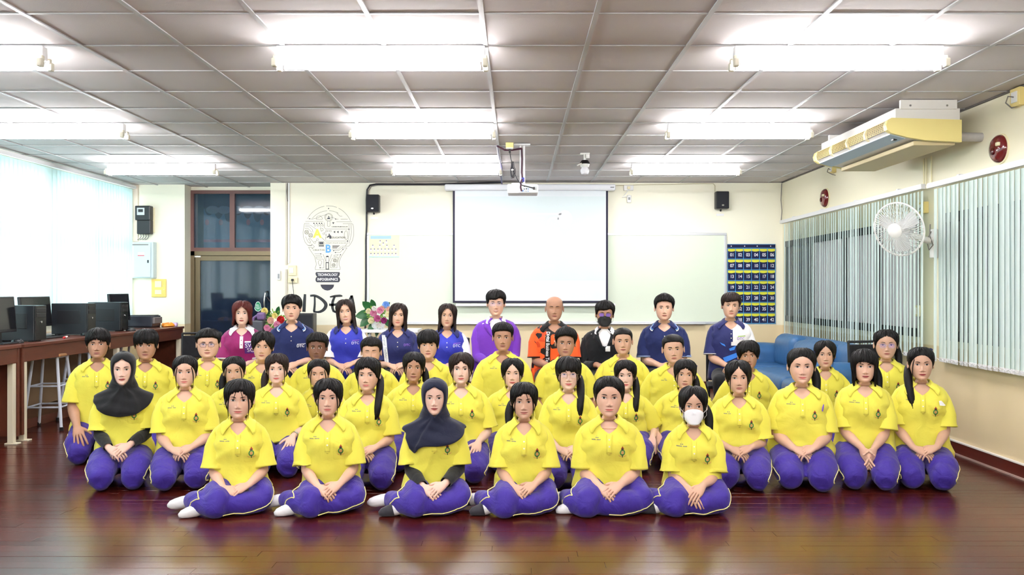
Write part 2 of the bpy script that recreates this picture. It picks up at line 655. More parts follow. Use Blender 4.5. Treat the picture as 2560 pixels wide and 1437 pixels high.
# ---- right wall with two windows
R1 = (7.76, 11.60)
R2 = (3.60, 7.31)
R3 = (-1.5, 2.8)
RZ0, RZ1 = 0.92, 1.985
b = MB()
b.box(XR, XR + .2, YF - .2, YB + .3, 0, RZ0).box(XR, XR + .2, YF - .2, YB + .3, RZ1, ZC + .03)
prev = YF - .2
for (a, c) in (R3, R2, R1):
 b.box(XR, XR + .2, prev, a, RZ0, RZ1)
 prev = c
b.box(XR, XR + .2, prev, YB + .3, RZ0, RZ1)
wall_right = tag(b.build('wall_right', M_paintR), kind='structure')
M_frost = mat('frosted_pane', S(250, 238, 242), rough=.35, var=.05, vscale=2)
M_darkpane = mat('dark_pane', S(26, 30, 46), rough=.08, spec=.7)
M_greypane = mat('grey_pane', S(92, 92, 100), rough=.2)
for (a, c, cuts, kinds) in ((R1[0], R1[1], (8.65, 9.55, 10.6), ('f', 'f', 'f', 'g')), (R2[0], R2[1], (4.6, 5.75, 6.35), ('d', 'd', 'd', 'd')), (R3[0], R3[1], (0, 1.4), ('d', 'd', 'd'))):
 b = MB()
 b.box(XR - .012, XR + .06, a, c, RZ0, RZ0 + .075).box(XR - .012, XR + .06, a, c, RZ1 - .075, RZ1)
 ed = [a] + list(cuts) + [c]
 for e in ed:
  b.box(XR - .008, XR + .055, max(a, e - .035), min(c, e + .035), RZ0 + .075, RZ1 - .075)
 wo = tag(b.build('window_%d' % wn, M_blackframe), kind='structure')
 wn += 1
 for q in range(len(ed) - 1):
  mm = {'f': M_frost, 'd': M_darkpane, 'g': M_greypane}[kinds[q]]
  box_obj('pane', mm, wo, XR + .02, XR + .028, ed[q] + .035, ed[q + 1] - .035, RZ0 + .075, RZ1 - .075)
tag(MB().box(XR + .2, XR + .3, YF, YB, 0, ZC).build('sky_block_right', M_paintR), kind='structure')  # unseen slab added outside the panes to keep sky light out

# ---- wall behind the camera
tag(MB().box(XL - .2, XR + .2, YF - .35, YF - .2, 0, ZC + .03).build('wall_front', M_paint), kind='structure')

# ---- skirtings
b = MB().rbox(XR - .022, XR, YF, YB, 0, .100, .004)
tag(b.build('baseboard_right', M_base), kind='structure')
tag(MB().box(XR - .026, XR, YF, YB, .100, .110).build('trim_1', mat('white_trim', S(236, 234, 228))), kind='structure')
tag(MB().box(XR - .036, XR - .022, YF, YB, 0, .012).build('trim_2', mat('pale_bead', S(170, 150, 140), rough=.4)), kind='structure')
tag(MB().rbox(XDOORR, XR - .03, YB - .022, YB, 0, .100, .004).build('baseboard_back', M_base), kind='structure')
# cornice line where the right wall meets the ceiling
tag(MB().box(XR - .02, XR, YF, YB, ZC - .012, ZC + .001).build('trim_3', mat('dark_cornice', S(92, 86, 82))), kind='structure')
tag(MB().box(XDOORR, XR - .02, YB - .014, YB, ZC - .010, ZC + .001).build('trim_4', mat('grey_cornice', S(150, 144, 138))), kind='structure')

# ================================================================== CEILING LAMPS
M_tube = mat('lit_tube', (1, 1, 1, 1), rough=.3, emit=(1.0, 0.985, 1.0, 1), estr=TUBE_STRENGTH)
M_batten = mat('lamp_batten', S(236, 236, 238), rough=.4)
M_socket = mat('lamp_socket', S(222, 218, 200), rough=.45)


def lamp_proto():
 L_ = 1.235
 root = thing('fluorescent_lamp', '', 'lamp', (0, 0, 0), group='ceiling fluorescent lamps')
 MB().rbox(-L_ / 2, L_ / 2, -.030, .030, .030, .112, .006).build('batten', M_batten, root)
 for sy in (-1, 1):
  b_ = MB().lathe([(.014, -L_ / 2 + .03), (.014, L_ / 2 - .03)], 10, (0, sy * .055, .004), (1, 0, 0))
  b_.build('tube', M_tube, root, smooth=True)
 for sx in (-1, 1):
  for sy in (-1, 1):
   b_ = MB()
   b_.rbox(sx * L_ / 2 - .016, sx * L_ / 2 + .016, sy * .055 - .021, sy * .055 + .021, -.020, .030, .007)
   b_.rbox(sx * L_ / 2 - .012, sx * L_ / 2 + .012, min(sy * .025, sy * .055), max(sy * .025, sy * .055), .016, .05, .005)
   b_.build('socket', M_socket, root)
 return root


lamps = [(-.80, 5.15, 'largest fluorescent ceiling lamp, above the middle of the group, nearest row'),
   (1.91, 5.15, 'nearest fluorescent ceiling lamp on the right half of the ceiling'),
   (-3.41, 5.15, 'fluorescent ceiling lamp cut by the upper left edge of the picture'),
   (-.81, 7.55, 'middle fluorescent ceiling lamp in the central line, second row'),
   (1.935, 7.55, 'fluorescent ceiling lamp left of the air conditioner, second row'),
   (-4.02, 7.55, 'second row fluorescent ceiling lamp above the computer bench'),
   (-.795, 9.95, 'small far fluorescent ceiling lamp left of the projector pole'),
   (1.94, 9.95, 'small far fluorescent ceiling lamp right of the ceiling camera'),
   (-4.06, 9.95, 'small far fluorescent ceiling lamp near the door and the blinds'),
   (-.80, 2.75, 'fluorescent ceiling lamp behind the photographer, central line first'),
   (1.91, 2.75, 'fluorescent ceiling lamp behind the photographer, right line first'),
   (-3.6, 2.75, 'fluorescent ceiling lamp behind the photographer, left line first'),
   (-.80, .35, 'fluorescent ceiling lamp behind the photographer, central line last'),
   (1.91, .35, 'fluorescent ceiling lamp behind the photographer, right line last'),
   (-.80, -2.05, 'fluorescent ceiling lamp at the rear of the room, central line'),
   (1.91, -2.05, 'fluorescent ceiling lamp at the rear of the room, right line'),
   (-3.6, -2.05, 'fluorescent ceiling lamp at the rear of the room, left line'),
   (-3.6, .35, 'fluorescent ceiling lamp behind the photographer, left line last')]
proto = lamp_proto()
for i, (x, y, lab) in enumerate(lamps):
 o = proto if i == 0 else copy_tree(proto)
 o.location = (x, y, ZC - .120)
 o['label'] = lab

# ================================================================== VERTICAL BLINDS
def blind_mat(name, c1, c2, fac):
 m_ = bpy.data.materials.new(name)
 m_.use_nodes = True
 nt_ = m_.node_tree
 nt_.nodes.clear()
 out_ = nt_.nodes.new('ShaderNodeOutputMaterial')
 mixs = nt_.nodes.new('ShaderNodeMixShader')
 df = nt_.nodes.new('ShaderNodeBsdfDiffuse')
 tl = nt_.nodes.new('ShaderNodeBsdfTranslucent')
 df.inputs['Color'].default_value = c1
 tl.inputs['Color'].default_value = c2
 mixs.inputs['Fac'].default_value = fac
 nt_.links.new(df.outputs[0], mixs.inputs[1])
 nt_.links.new(tl.outputs[0], mixs.inputs[2])
 nt_.links.new(mixs.outputs[0], out_.inputs['Surface'])
 return m_


M_blindL = blind_mat('sheer_blind_fabric', S(222, 238, 238), S(206, 236, 236), .45)
M_blindR = blind_mat('blind_fabric', S(232, 246, 243), S(226, 244, 240), .22)
M_rail = mat('blind_rail', S(226, 226, 228), rough=.4)


def slat_mesh(zlen, M_blind):
 b_ = MB()
 n = 4
 w_ = .089
 vs_, fs = [], []
 for i in range(n + 1):
  u = i / n - .5
  x = .004 * (1 - (2 * u) ** 2)
  vs_ += [(x, u * w_, 0), (x, u * w_, -zlen)]
 for i in range(n):
  fs.append((2 * i, 2 * i + 2, 2 * i + 3, 2 * i + 1))
 b_.add(vs_, fs)
 return b_.mesh('slat', M_blind, smooth='all', recalc=False)


def blind(name, label, x, y0, y1, ztop, zbot, step, phi, jitter, rngseed):
 r_ = random.Random(rngseed)
 root = thing(name, label, 'blind', (x, y0, ztop), group='vertical window blinds')
 box_obj('head_rail', M_rail, root, -.02, .02, 0, y1 - y0, -.03, .012)
 sm_ = slat_mesh(ztop - zbot - .05, M_blindR if x > 0 else M_blindL)
 wm = MB().rbox(-.004, .004, -.04, .04, -.035, 0, .003).mesh('bottom_weight', M_rail)
 n = int((y1 - y0 - .04) / step)
 for i in range(n):
  a = phi + r_.gauss(0, jitter)
  s_ = place('slat', sm_, root, (r_.gauss(0, .002), .03 + i * step, -.045), (r_.gauss(0, .002), r_.gauss(0, .002), -a))
  if x > 0:
   place('bottom_weight', wm, s_, (0, 0, -(ztop - zbot - .05)))
 if x > 0:
  ch = MB()
  pts = []
  for i in range(n):
   yy = .03 + i * step
   pts += [(-.02, yy, -(ztop - zbot) + .0), (-.02, yy + step * .5, -(ztop - zbot) - .012)]
  ch.tube(pts, .0022, 4)
  ch.build('bottom_chain', M_rail, root)
  for i in range(4):
   yy = (i + .5) * (y1 - y0) / 4
   MB().rbox(-.01, .035, yy - .02, yy + .02, .010, .026, .003).build('rail_bracket', M_rail, root)
 return root


blind('vertical_blind', 'bright pale vertical blinds along the left window behind the computers', XL + .06, -2.6, 12.0, 2.762, .97, .078, math.radians(12), .06, 3)
blind('vertical_blind', 'half open white vertical blinds above the blue sofa, behind the wall fan', 3.52, 7.50, 11.52, 2.245, .775, .070, math.radians(12.5), .05, 4)
blind('vertical_blind', 'white vertical blinds cut by the right edge of the picture', 3.52, 3.4, 7.40, 2.235, .775, .070, math.radians(8.5), .03, 8)
# ================================================================== PEOPLE: shared shape functions
# person space: origin on the floor under the body, x to the viewer's right, the person faces -y
def ci(xs, ys, v):
 """smooth (monotone-ish cubic Hermite) interpolation"""
 xs = np.asarray(xs, float)
 ys = np.asarray(ys, float)
 v = np.asarray(v, float)
 d = np.gradient(ys, xs)
 i = np.clip(np.searchsorted(xs, v) - 1, 0, len(xs) - 2)
 h = xs[i + 1] - xs[i]
 t = np.clip((v - xs[i]) / h, 0, 1)
 t2, t3 = t * t, t * t * t
 return (2 * t3 - 3 * t2 + 1) * ys[i] + (t3 - 2 * t2 + t) * h * d[i] + (-2 * t3 + 3 * t2) * ys[i + 1] + (t3 - t2) * h * d[i + 1]


def gs(x, s):
 return np.exp(-(x / s) ** 2)


def wnoise(p, seed, freq, k=7):
 """cheap smooth noise: a few random plane waves, about -1..1"""
 r_ = np.random.RandomState(seed)
 out = np.zeros(len(p))
 q = p + .35 / freq * np.stack([np.sin(p[:, 1] * freq * 1.3 + r_.rand() * 6), np.sin(p[:, 2] * freq * 1.1 + r_.rand() * 6), np.sin(p[:, 0] * freq * 1.2 + r_.rand() * 6)], 1)
 for _ in range(k):
  d = r_.randn(3)
  d *= freq * (0.6 + .8 * r_.rand()) / np.linalg.norm(d)
  out += np.sin(q @ d + r_.rand() * 6.28)
 return out / math.sqrt(k)


HZ = [-.02, 0, .010, .025, .045, .065, .085, .105, .125, .145, .165, .185, .200, .212, .219, .2225]
HW = [.026, .031, .040, .0495, .0575, .0635, .0675, .0700, .0715, .0725, .0715, .0655, .0545, .0385, .0215, .001]
HF = [.082, .0835, .088, .0885, .0880, .0872, .0865, .0860, .0885, .0905, .0880, .079, .066, .046, .025, .001]
HB = [.048, .050, .052, .057, .067, .080, .091, .098, .102, .103, .100, .090, .075, .052, .028, .001]
HEXP = 2.25
NSEG = 72
_t = np.arange(NSEG) / NSEG
AZ = 2 * PI * _t - .6 * np.sin(2 * PI * _t)      # azimuth, 0 = front, dense in front


class Face:
 """the head of one person, in head space (chin at z = 0, forward = +f)"""

 def __init__(s, fw=1.0, jaw=1.0, nose=1.0, lips=1.0, male=False):
  s.fw, s.jaw, s.nose, s.lip, s.male = fw, jaw, nose, lips, male

 def w(s, z):
  z = np.asarray(z, float)
  base = ci(HZ, HW, z) * s.fw
  return base * (1 + (s.jaw - 1) * np.clip(1 - z / .09, 0, 1))

 def relief(s, x, z):
  ax = np.abs(x)
  A = np.interp(z, [.056, .061, .066, .071, .076, .085, .100, .115, .125, .14], [0, .004, .0125, .0175, .0185, .0145, .0085, .0045, .003, 0]) * s.nose
  sg = np.interp(z, [.056, .070, .08, .1, .12], [.014, .0115, .0095, .0075, .008])
  D = A * gs(x, sg)
  D = D + .0062 * s.nose * gs(ax - .0135, .0055) * gs(z - .067, .0055)
  D = D - .0065 * gs(ax - .030, .014) * gs(z - .1125, .0095)
  D = D + .0025 * gs(ax - .030, .012) * gs(z - .1105, .006)
  D = D + .0028 * gs(ax - .026, .016) * gs(z - .131, .007) * (1.25 if s.male else .7)
  D = D + .0040 * s.lip * gs(z - .0480, .0042) * gs(x, .020) + .0048 * s.lip * gs(z - .0385, .0048) * gs(x, .017)
  D = D - .0022 * gs(z - .0432, .0016) * gs(x, .024)
  D = D - .0028 * gs(z - .0285, .0055) * gs(x, .022)
  D = D + .0030 * gs(z - .010, .011) * gs(x, .018)
  D = D + .0030 * gs(ax - .041, .016) * gs(z - .080, .020)
  D = D - .0016 * gs(x, .006) * gs(z - .054, .004)
  return D

 def F(s, x, z):
  """forward distance of the face surface at (x, z)"""
  x = np.asarray(x, float)
  z = np.asarray(z, float)
  w_ = s.w(z)
  f_ = ci(HZ, HF, z)
  q = np.clip(1 - (np.abs(x) / w_) ** HEXP, 0, 1) ** (1 / HEXP)
  return f_ * q + s.relief(x, z) * np.clip(q * 2.2, 0, 1)

 def ring(s, z, az=None, off=0.0):
  """points of the head surface at height z for azimuths az: (x, forward, z)"""
  az = AZ if az is None else az
  z = np.broadcast_to(np.asarray(z, float), az.shape)
  w_ = s.w(z) + off
  f_ = ci(HZ, HF, z) + off
  b_ = ci(HZ, HB, z) + off
  sa, ca = np.sin(az), np.cos(az)
  x = w_ * np.sign(sa) * np.abs(sa) ** (2 / HEXP)
  q = np.abs(ca) ** (2 / HEXP)
  y = np.where(ca > 0, f_ * q + (s.relief(x, z) * np.clip(q * 2.2, 0, 1) if off < .004 else 0), -b_ * q)
  return np.stack([x, y, z], -1)


def rotm(rx, ry, rz):
 return np.array(Euler((rx, ry, rz)).to_matrix())


def to_person(p):
 """head space (x, forward, z) to person axes (x, -forward, z)"""
 q = np.array(p, float)
 q[..., 1] = -q[..., 1]
 return q


def grid_faces(nr, nc, closed=True, base=0):
 fs = []
 for i in range(nr - 1):
  for j in range(nc if closed else nc - 1):
   j2 = (j + 1) % nc
   fs.append((base + i * nc + j, base + i * nc + j2, base + (i + 1) * nc + j2, base + (i + 1) * nc + j))
 return fs


class PM:
 """numpy polygon collector for people"""

 def __init__(s):
  s.v, s.f, s.m, s.n = [], [], [], 0
  s.mi = 0

 def add(s, v, f):
  o = s.n
  v = np.asarray(v, float).reshape(-1, 3)
  s.v.append(v)
  s.n += len(v)
  s.f.extend([tuple(i + o for i in q) for q in f])
  s.m.extend([s.mi] * len(f))
  return o

 def verts(s):
  return np.concatenate(s.v)

 def build(s, name, mats, parent=None, verts=None, recalc=True, sharp=None):
  v = s.verts() if verts is None else verts
  me = bpy.data.meshes.new(name)
  me.from_pydata(v.tolist(), [], s.f)
  ms = mats if isinstance(mats, (list, tuple)) else [mats]
  for m_ in ms:
   me.materials.append(m_)
  if len(ms) > 1:
   me.polygons.foreach_set('material_index', s.m)
  if recalc:
   bm = bmesh.new()
   bm.from_mesh(me)
   lo = [q for q in bm.verts if not q.link_faces]
   if lo:
    bmesh.ops.delete(bm, geom=lo, context='VERTS')
   bmesh.ops.recalc_face_normals(bm, faces=bm.faces)
   bm.to_mesh(me)
   bm.free()
  me.polygons.foreach_set('use_smooth', [True] * len(me.polygons))
  if sharp:
   me.set_sharp_from_angle(angle=math.radians(sharp))
  me.update()
  return place(name, me, parent)


def edges_of(faces):
 e = set()
 for f in faces:
  for i in range(len(f)):
   a, b_ = f[i], f[(i + 1) % len(f)]
   e.add((a, b_) if a < b_ else (b_, a))
 return np.array(sorted(e))


def lap_smooth(v, faces, mask, it=4, lam=.5):
 e = edges_of(faces)
 cnt = np.bincount(e.ravel(), minlength=len(v)).astype(float)
 cnt[cnt == 0] = 1
 for _ in range(it):
  s_ = np.zeros_like(v)
  np.add.at(s_, e[:, 0], v[e[:, 1]])
  np.add.at(s_, e[:, 1], v[e[:, 0]])
  s_ /= cnt[:, None]
  v = v + (s_ - v) * (lam * mask)[:, None]
 return v


def vert_normals(v, faces):
 n = np.zeros_like(v)
 q = np.array([f for f in faces if len(f) == 4])
 if len(q):
  nn = np.cross(v[q[:, 2]] - v[q[:, 0]], v[q[:, 3]] - v[q[:, 1]])
  for k in range(4):
   np.add.at(n, q[:, k], nn)
 t_ = np.array([f for f in faces if len(f) == 3])
 if len(t_):
  nn = np.cross(v[t_[:, 1]] - v[t_[:, 0]], v[t_[:, 2]] - v[t_[:, 0]])
  for k in range(3):
   np.add.at(n, t_[:, k], nn)
 return n / np.maximum(np.linalg.norm(n, axis=1, keepdims=True), 1e-9)


# --------------------------------------------------- torso profile
class Torso:
 """torso surface between the neck base and the pelvis; zs = shoulder height"""

 def __init__(s, zs, zp, bw=1.0, female=True, belly=0.0, lean=0.0, xs=0.0, depth=1.0):
  s.zs, s.zp, s.bw = zs, zp, bw
  L_ = zs - zp
  bust = .016 if female else .004
  s.z = np.array([zp - .06, zp, zp + .28 * L_, zp + .50 * L_, zs - .135, zs - .095, zs - .055, zs - .022, zs + .003, zs + .024, zs + .044, zs + .066])
  s.W = np.array([.158, .164, .154, .149, .153, .157, .160, .159, .149, .112, .065, .050]) * np.array([bw] * 9 + [(1 + bw) / 2] * 3)
  s.Ff = (np.array([.105, .112, .098 + belly, .100 + belly * .7, .108 + bust, .106 + bust, .098 + bust * .5, .087, .074, .060, .046, .041])) * depth
  s.B = np.array([.115, .118, .098, .095, .100, .100, .098, .093, .084, .074, .064, .058]) * depth
  s.lean, s.xs = lean, xs

 def c(s, z):
  """centre line: leans forward (+) and sideways between pelvis and neck"""
  t = (np.asarray(z, float) - s.zp) / (s.zs - s.zp)
  return s.xs * (1 - t), s.lean * (t - 1)

 def pt(s, az, z, off=0.0, e=2.35, flare=0.0):
  z = np.broadcast_to(np.asarray(z, float), np.shape(az))
  w_ = ci(s.z, s.W, z) + off
  f_ = ci(s.z, s.Ff, z) + off
  b_ = ci(s.z, s.B, z) + off
  sa, ca = np.sin(az), np.cos(az)
  x = w_ * np.sign(sa) * np.abs(sa) ** (2 / e)
  y = np.where(ca > 0, f_, -b_) * np.abs(ca) ** (2 / e)
  cx, cy = s.c(z)
  return np.stack([x + cx, -(y + cy), z], -1)


def patch_ring(rows, r0, j0, k=5):
 """boundary vertex ids (20) of a k x k quad patch whose first corner is (row r0, column j0)"""
 ids = []
 for j in range(k):
  ids.append((r0, j0 + j))
 for i in range(k):
  ids.append((r0 + i, j0 + k))
 for j in range(k):
  ids.append((r0 + k, j0 + k - j))
 for i in range(k):
  ids.append((r0 + k - i, j0))
 return [r * NSEG + (j % NSEG) for r, j in ids]


def frame_rings(pts, rads, hint, n=20, ell=None):
 """rings of n points around a path with parallel-transported frames; returns list (n,3) and the last frame"""
 pts = [np.array(p, float) for p in pts]
 out = []
 u = None
 for i, p in enumerate(pts):
  a = pts[max(0, i - 1)]
  b_ = pts[min(len(pts) - 1, i + 1)]
  t = b_ - a
  t /= max(np.linalg.norm(t), 1e-9)
  u = (hint if u is None else u)
  u = u - t * (u @ t)
  u /= max(np.linalg.norm(u), 1e-9)
  w_ = np.cross(t, u)
  ang = 2 * PI * np.arange(n) / n
  ru, rw = (rads[i], rads[i]) if ell is None else ell[i]
  out.append(p + np.cos(ang)[:, None] * u * ru + np.sin(ang)[:, None] * w_ * rw)
 return out


def bridge(pm, ra, rb_pts, prev_ids=None):
 pass


def best_match(ring_a, ring_b):
 """rotate / reverse ring_b so that it lines up with ring_a"""
 best = None
 n = len(ring_a)
 for rev in (False, True):
  rb = ring_b[::-1] if rev else ring_b
  for k in range(n):
   r2 = np.roll(rb, k, 0)
   d = ((r2 - ring_a) ** 2).sum()
   if best is None or d < best[0]:
    best = (d, rev, k)
 return best[1], best[2]


def ik_elbow(Sh, Wr, l1, l2, hint):
 d = Wr - Sh
 D = np.linalg.norm(d)
 D2 = min(D, (l1 + l2) * .995)
 t = d / D
 a = (l1 * l1 - l2 * l2 + D2 * D2) / (2 * D2)
 h2 = max(l1 * l1 - a * a, 1e-6)
 hh = hint - t * (hint @ t)
 hh /= max(np.linalg.norm(hh), 1e-9)
 return Sh + t * a + hh * math.sqrt(h2)


# ring order of the hand: index 0 = radial side, 1..9 dorsal, 10 = ulnar side, 11..19 palmar
PHI = 2 * PI * np.arange(20) / 20


def hand(pm, wrist_ids, Wr, d, n, sd, hs=1.0, curl=(.35, .45, .3), spread=.05, thumb=.5, tcurl=.3):
 """palm, four fingers and a thumb grown from the 20-vertex wrist ring.
 d = finger direction, n = back-of-hand normal, sd = +1 when the thumb lies along +cross(n, d)"""
 d = d / np.linalg.norm(d)
 n = n - d * (n @ d)
 n /= np.linalg.norm(n)
 r = np.cross(n, d) * sd
 lin_u = np.empty(20)
 lin_v = np.empty(20)
 lin_u[0], lin_v[0] = 1, 0
 lin_u[10], lin_v[10] = -1, 0
 for i in range(9):
  u = .93 * (1 - 2 * i / 8)
  lin_u[1 + i], lin_v[1 + i] = u, (1 - abs(u) ** 3.5) ** .4
  lin_u[19 - i], lin_v[19 - i] = u, -(1 - abs(u) ** 3.5) ** .4
 cu, sv = np.cos(PHI), np.sin(PHI)
 rings = []
 for (t, hw, th, k, us) in ((.014, .0285, .0175, .2, 0), (.030, .0345, .0160, .5, .002), (.052, .0385, .0150, .8, .002), (.072, .0395, .0135, 1, 0), (.086, .0385, .0115, 1, 0)):
  u = (1 - k) * cu + k * lin_u
  v_ = (1 - k) * sv + k * lin_v
  arch = -.006 * k * (u ** 2)
  rings.append(Wr + d * (t * hs) + np.outer(u * hw + us, r) * hs + np.outer(v_ * th + arch, n) * hs)
 ids = [wrist_ids]
 for q in rings:
  o = pm.add(q, [])
  ids.append(list(range(o, o + 20)))
 thumb_rows = (1, 3)       # between palm rings 1..3 on the radial side
 for i in range(len(ids) - 1):
  for j in range(20):
   j2 = (j + 1) % 20
   if thumb_rows[0] <= i < thumb_rows[1] and j in (19, 0):
    continue
   pm.f.append((ids[i][j], ids[i][j2], ids[i + 1][j2], ids[i + 1][j]))
   pm.m.append(pm.mi)
 K = ids[-1]
 # mid row of the knuckle end
 base = Wr + d * (.086 * hs)
 mid = [K[0]]
 for i in range(1, 8):
  u = .93 * (1 - 2 * i / 8)
  o = pm.add([base + r * (u * .0385 * hs) + n * (-.006 * u * u * hs) + d * (.002 * hs)], [])
  mid.append(o)
 mid.append(K[10])
 top = [K[1 + i] for i in range(9)]
 bot = [K[19 - i] for i in range(9)]
 # side slivers between the round sides and the outer fingers
 lens = [(.024, .040, .023, .020), (.016, .045, .027, .022), (.014, .042, .025, .021), (.008, .033, .019, .018)]
 for fi in range(4):
  c0, c1, c2 = 2 * fi, 2 * fi + 1, 2 * fi + 2
  loop = [top[c0], top[c1], top[c2], mid[c2], bot[c2], bot[c1], bot[c0], mid[c0]]
  V = pm.verts()
  cen = V[loop].mean(0)
  ang_s = spread * (1.5 - fi)
  dd = d * math.cos(ang_s) + r * math.sin(ang_s)
  nn = n.copy()
  L4 = lens[fi]
  pos = cen + dd * .002 * hs
  prev = loop
  rr = .0082 if fi < 3 else .0070
  sec = []
  segs = [(L4[0] * .35 + .004, 0.0), (L4[1] * .5, curl[0]), (L4[1] * .5, 0), (L4[2] * .5, curl[1]), (L4[2] * .5, 0), (L4[3] * .55, curl[2]), (L4[3] * .45, 0.05)]
  rr_k = [1.08, 1.02, .98, 1.0, .9, .92, .72]
  for (ll, an), rk in zip(segs, rr_k):
   ca, sa = math.cos(an), math.sin(an)
   dd, nn = dd * ca - nn * sa, nn * ca + dd * sa
   pos = pos + dd * ll * hs
   sec.append((pos.copy(), dd.copy(), nn.copy(), rr * rk * hs))
  rl = np.cross(nn, dd)
  for (p_, d_, n_, r_) in sec:
   rv = np.cross(n_, d_) * sd
   # order: top radial, top mid, top ulnar, ulnar, bottom ulnar, bottom mid, bottom radial, radial
   cs = [(.72, .72), (0, 1), (-.72, .72), (-1, 0), (-.72, -.72), (0, -1), (.72, -.72), (1, 0)]
   o = pm.add([p_ + rv * (a * r_) + n_ * (b_ * r_ * .95) for a, b_ in cs], [])
   cur = list(range(o, o + 8))
   for j in range(8):
    j2 = (j + 1) % 8
    pm.f.append((prev[j], prev[j2], cur[j2], cur[j]))
    pm.m.append(pm.mi)
   prev = cur
  o = pm.add([sec[-1][0] + sec[-1][1] * .005 * hs], [])
  for j in range(8):
   pm.f.append((prev[j], prev[(j + 1) % 8], o))
   pm.m.append(pm.mi)
 # thumb from the radial patch
 A, B, C = ids[1], ids[2], ids[3]
 loop = [A[1], A[0], A[19], B[19], C[19], C[0], C[1], B[1]]
 V = pm.verts()
 cen = V[loop].mean(0)
 dd = r * math.sin(thumb + .25) + d * math.cos(thumb + .25) - n * .25
 dd /= np.linalg.norm(dd)
 nn = np.cross(dd, np.cross(n * .6 + r * .4, dd))
 nn /= np.linalg.norm(nn)
 pos = cen + dd * .004 * hs
 prev = loop
 for ll, an, rk in ((.012, .0, 1.3), (.018, .0, 1.1), (.008, tcurl * .5, 1.08), (.012, tcurl * .5, .95), (.012, 0.1, .9), (.009, 0, .66)):
  ca, sa = math.cos(an), math.sin(an)
  rv0 = np.cross(nn, dd)
  bend = -r * sd * 0
  dd = dd * ca - (r * .8 + n * .2 - dd * ((r * .8 + n * .2) @ dd)) * sa
  dd /= np.linalg.norm(dd)
  pos = pos + dd * ll * hs
  u_ = (V[loop[6]] + V[loop[0]]) / 2 - (V[loop[2]] + V[loop[4]]) / 2
  u_ = u_ - dd * (u_ @ dd)
  u_ /= np.linalg.norm(u_)
  w_ = V[loop[5]] - V[loop[1]]
  w_ = w_ - dd * (w_ @ dd) - u_ * (w_ @ u_)
  w_ /= np.linalg.norm(w_)
  r_ = .0090 * rk * hs
  # loop order: dorsal-proximal, proximal, palmar-proximal, palmar, palmar-distal, distal, dorsal-distal, dorsal
  cs = [(.72, -.72), (0, -1), (-.72, -.72), (-1, 0), (-.72, .72), (0, 1), (.72, .72), (1, 0)]
  o = pm.add([pos + u_ * (a * r_) + w_ * (b_ * r_) for a, b_ in cs], [])
  cur = list(range(o, o + 8))
  for j in range(8):
   j2 = (j + 1) % 8
   pm.f.append((prev[j], prev[j2], cur[j2], cur[j]))
   pm.m.append(pm.mi)
  prev = cur
 o = pm.add([pos + dd * .005 * hs], [])
 for j in range(8):
  pm.f.append((prev[j], prev[(j + 1) % 8], o))
  pm.m.append(pm.mi)


def tube_pm(pm, pts, rads, n=10, caps=True, squash=None):
 """rounded tube for trouser legs etc. squash: (axis vector, factor)"""
 rings = frame_rings(pts, rads, np.array([1.0, .13, .07]), n)
 if squash is not None:
  ax, k = squash
  ax = np.array(ax, float)
  for i, p in enumerate(pts):
   q = rings[i] - np.array(p)
   rings[i] = np.array(p) + q - np.outer(q @ ax, ax) * (1 - k)
 o = pm.add(np.concatenate(rings), grid_faces(len(pts), n))
 if caps:
  pm.f.append(tuple(o + j for j in range(n)))
  pm.f.append(tuple(o + (len(pts) - 1) * n + j for j in reversed(range(n))))
  pm.m.extend([pm.mi] * 2)


def remesh(pm, voxel, smooth_it=4):
 me = bpy.data.meshes.new('tmp')
 me.from_pydata(pm.verts().tolist(), [], pm.f)
 bm = bmesh.new()
 bm.from_mesh(me)
 bmesh.ops.recalc_face_normals(bm, faces=bm.faces)
 bm.to_mesh(me)
 bm.free()
 ob = bpy.data.objects.new('tmp', me)
 COL.objects.link(ob)
 rm = ob.modifiers.new('r', 'REMESH')
 rm.mode = 'VOXEL'
 rm.voxel_size = voxel
 rm.use_smooth_shade = True
 sm_ = ob.modifiers.new('s', 'SMOOTH')
 sm_.factor = .5
 sm_.iterations = smooth_it
 dg = bpy.context.evaluated_depsgraph_get()
 r_ = bpy.data.meshes.new_from_object(ob.evaluated_get(dg))
 bpy.data.objects.remove(ob, do_unlink=True)
 bpy.data.meshes.remove(me)
 v = np.empty(len(r_.vertices) * 3)
 r_.vertices.foreach_get('co', v)
 nn = np.empty(len(r_.vertices) * 3)
 r_.vertices.foreach_get('normal', nn)
 return r_, v.reshape(-1, 3), nn.reshape(-1, 3)


# --------------------------------------------------- materials for people
def skin_mat(name, c):
 if name in MATS:
  return MATS[name]
 m_ = mat(name, c, rough=.48, spec=.35, var=.05, vscale=25, bump=.05, bscale=300)
 p_ = m_.node_tree.nodes['Principled BSDF']
 p_.inputs['Subsurface Weight'].default_value = .12
 p_.inputs['Subsurface Radius'].default_value = (.01, .004, .002)
 p_.inputs['Subsurface Scale'].default_value = .6
 return m_


SKIN = {'pale': skin_mat('skin_pale', S(222, 184, 166)), 'light': skin_mat('skin_light', S(212, 170, 148)), 'mid': skin_mat('skin_mid', S(202, 161, 138)),
  'tan': skin_mat('skin_tan', S(174, 131, 107)), 'dark': skin_mat('skin_dark', S(122, 86, 70))}
LIPS = {'pale': mat('lips_red', S(196, 88, 86), rough=.35), 'light': mat('lips_rose', S(196, 104, 96), rough=.4), 'mid': mat('lips_dusky', S(164, 92, 82), rough=.45),
  'tan': mat('lips_brown', S(140, 80, 72), rough=.45), 'dark': mat('lips_deep', S(98, 56, 54), rough=.45)}
M_lipstick = mat('lips_dark_red', S(150, 46, 50), rough=.35)


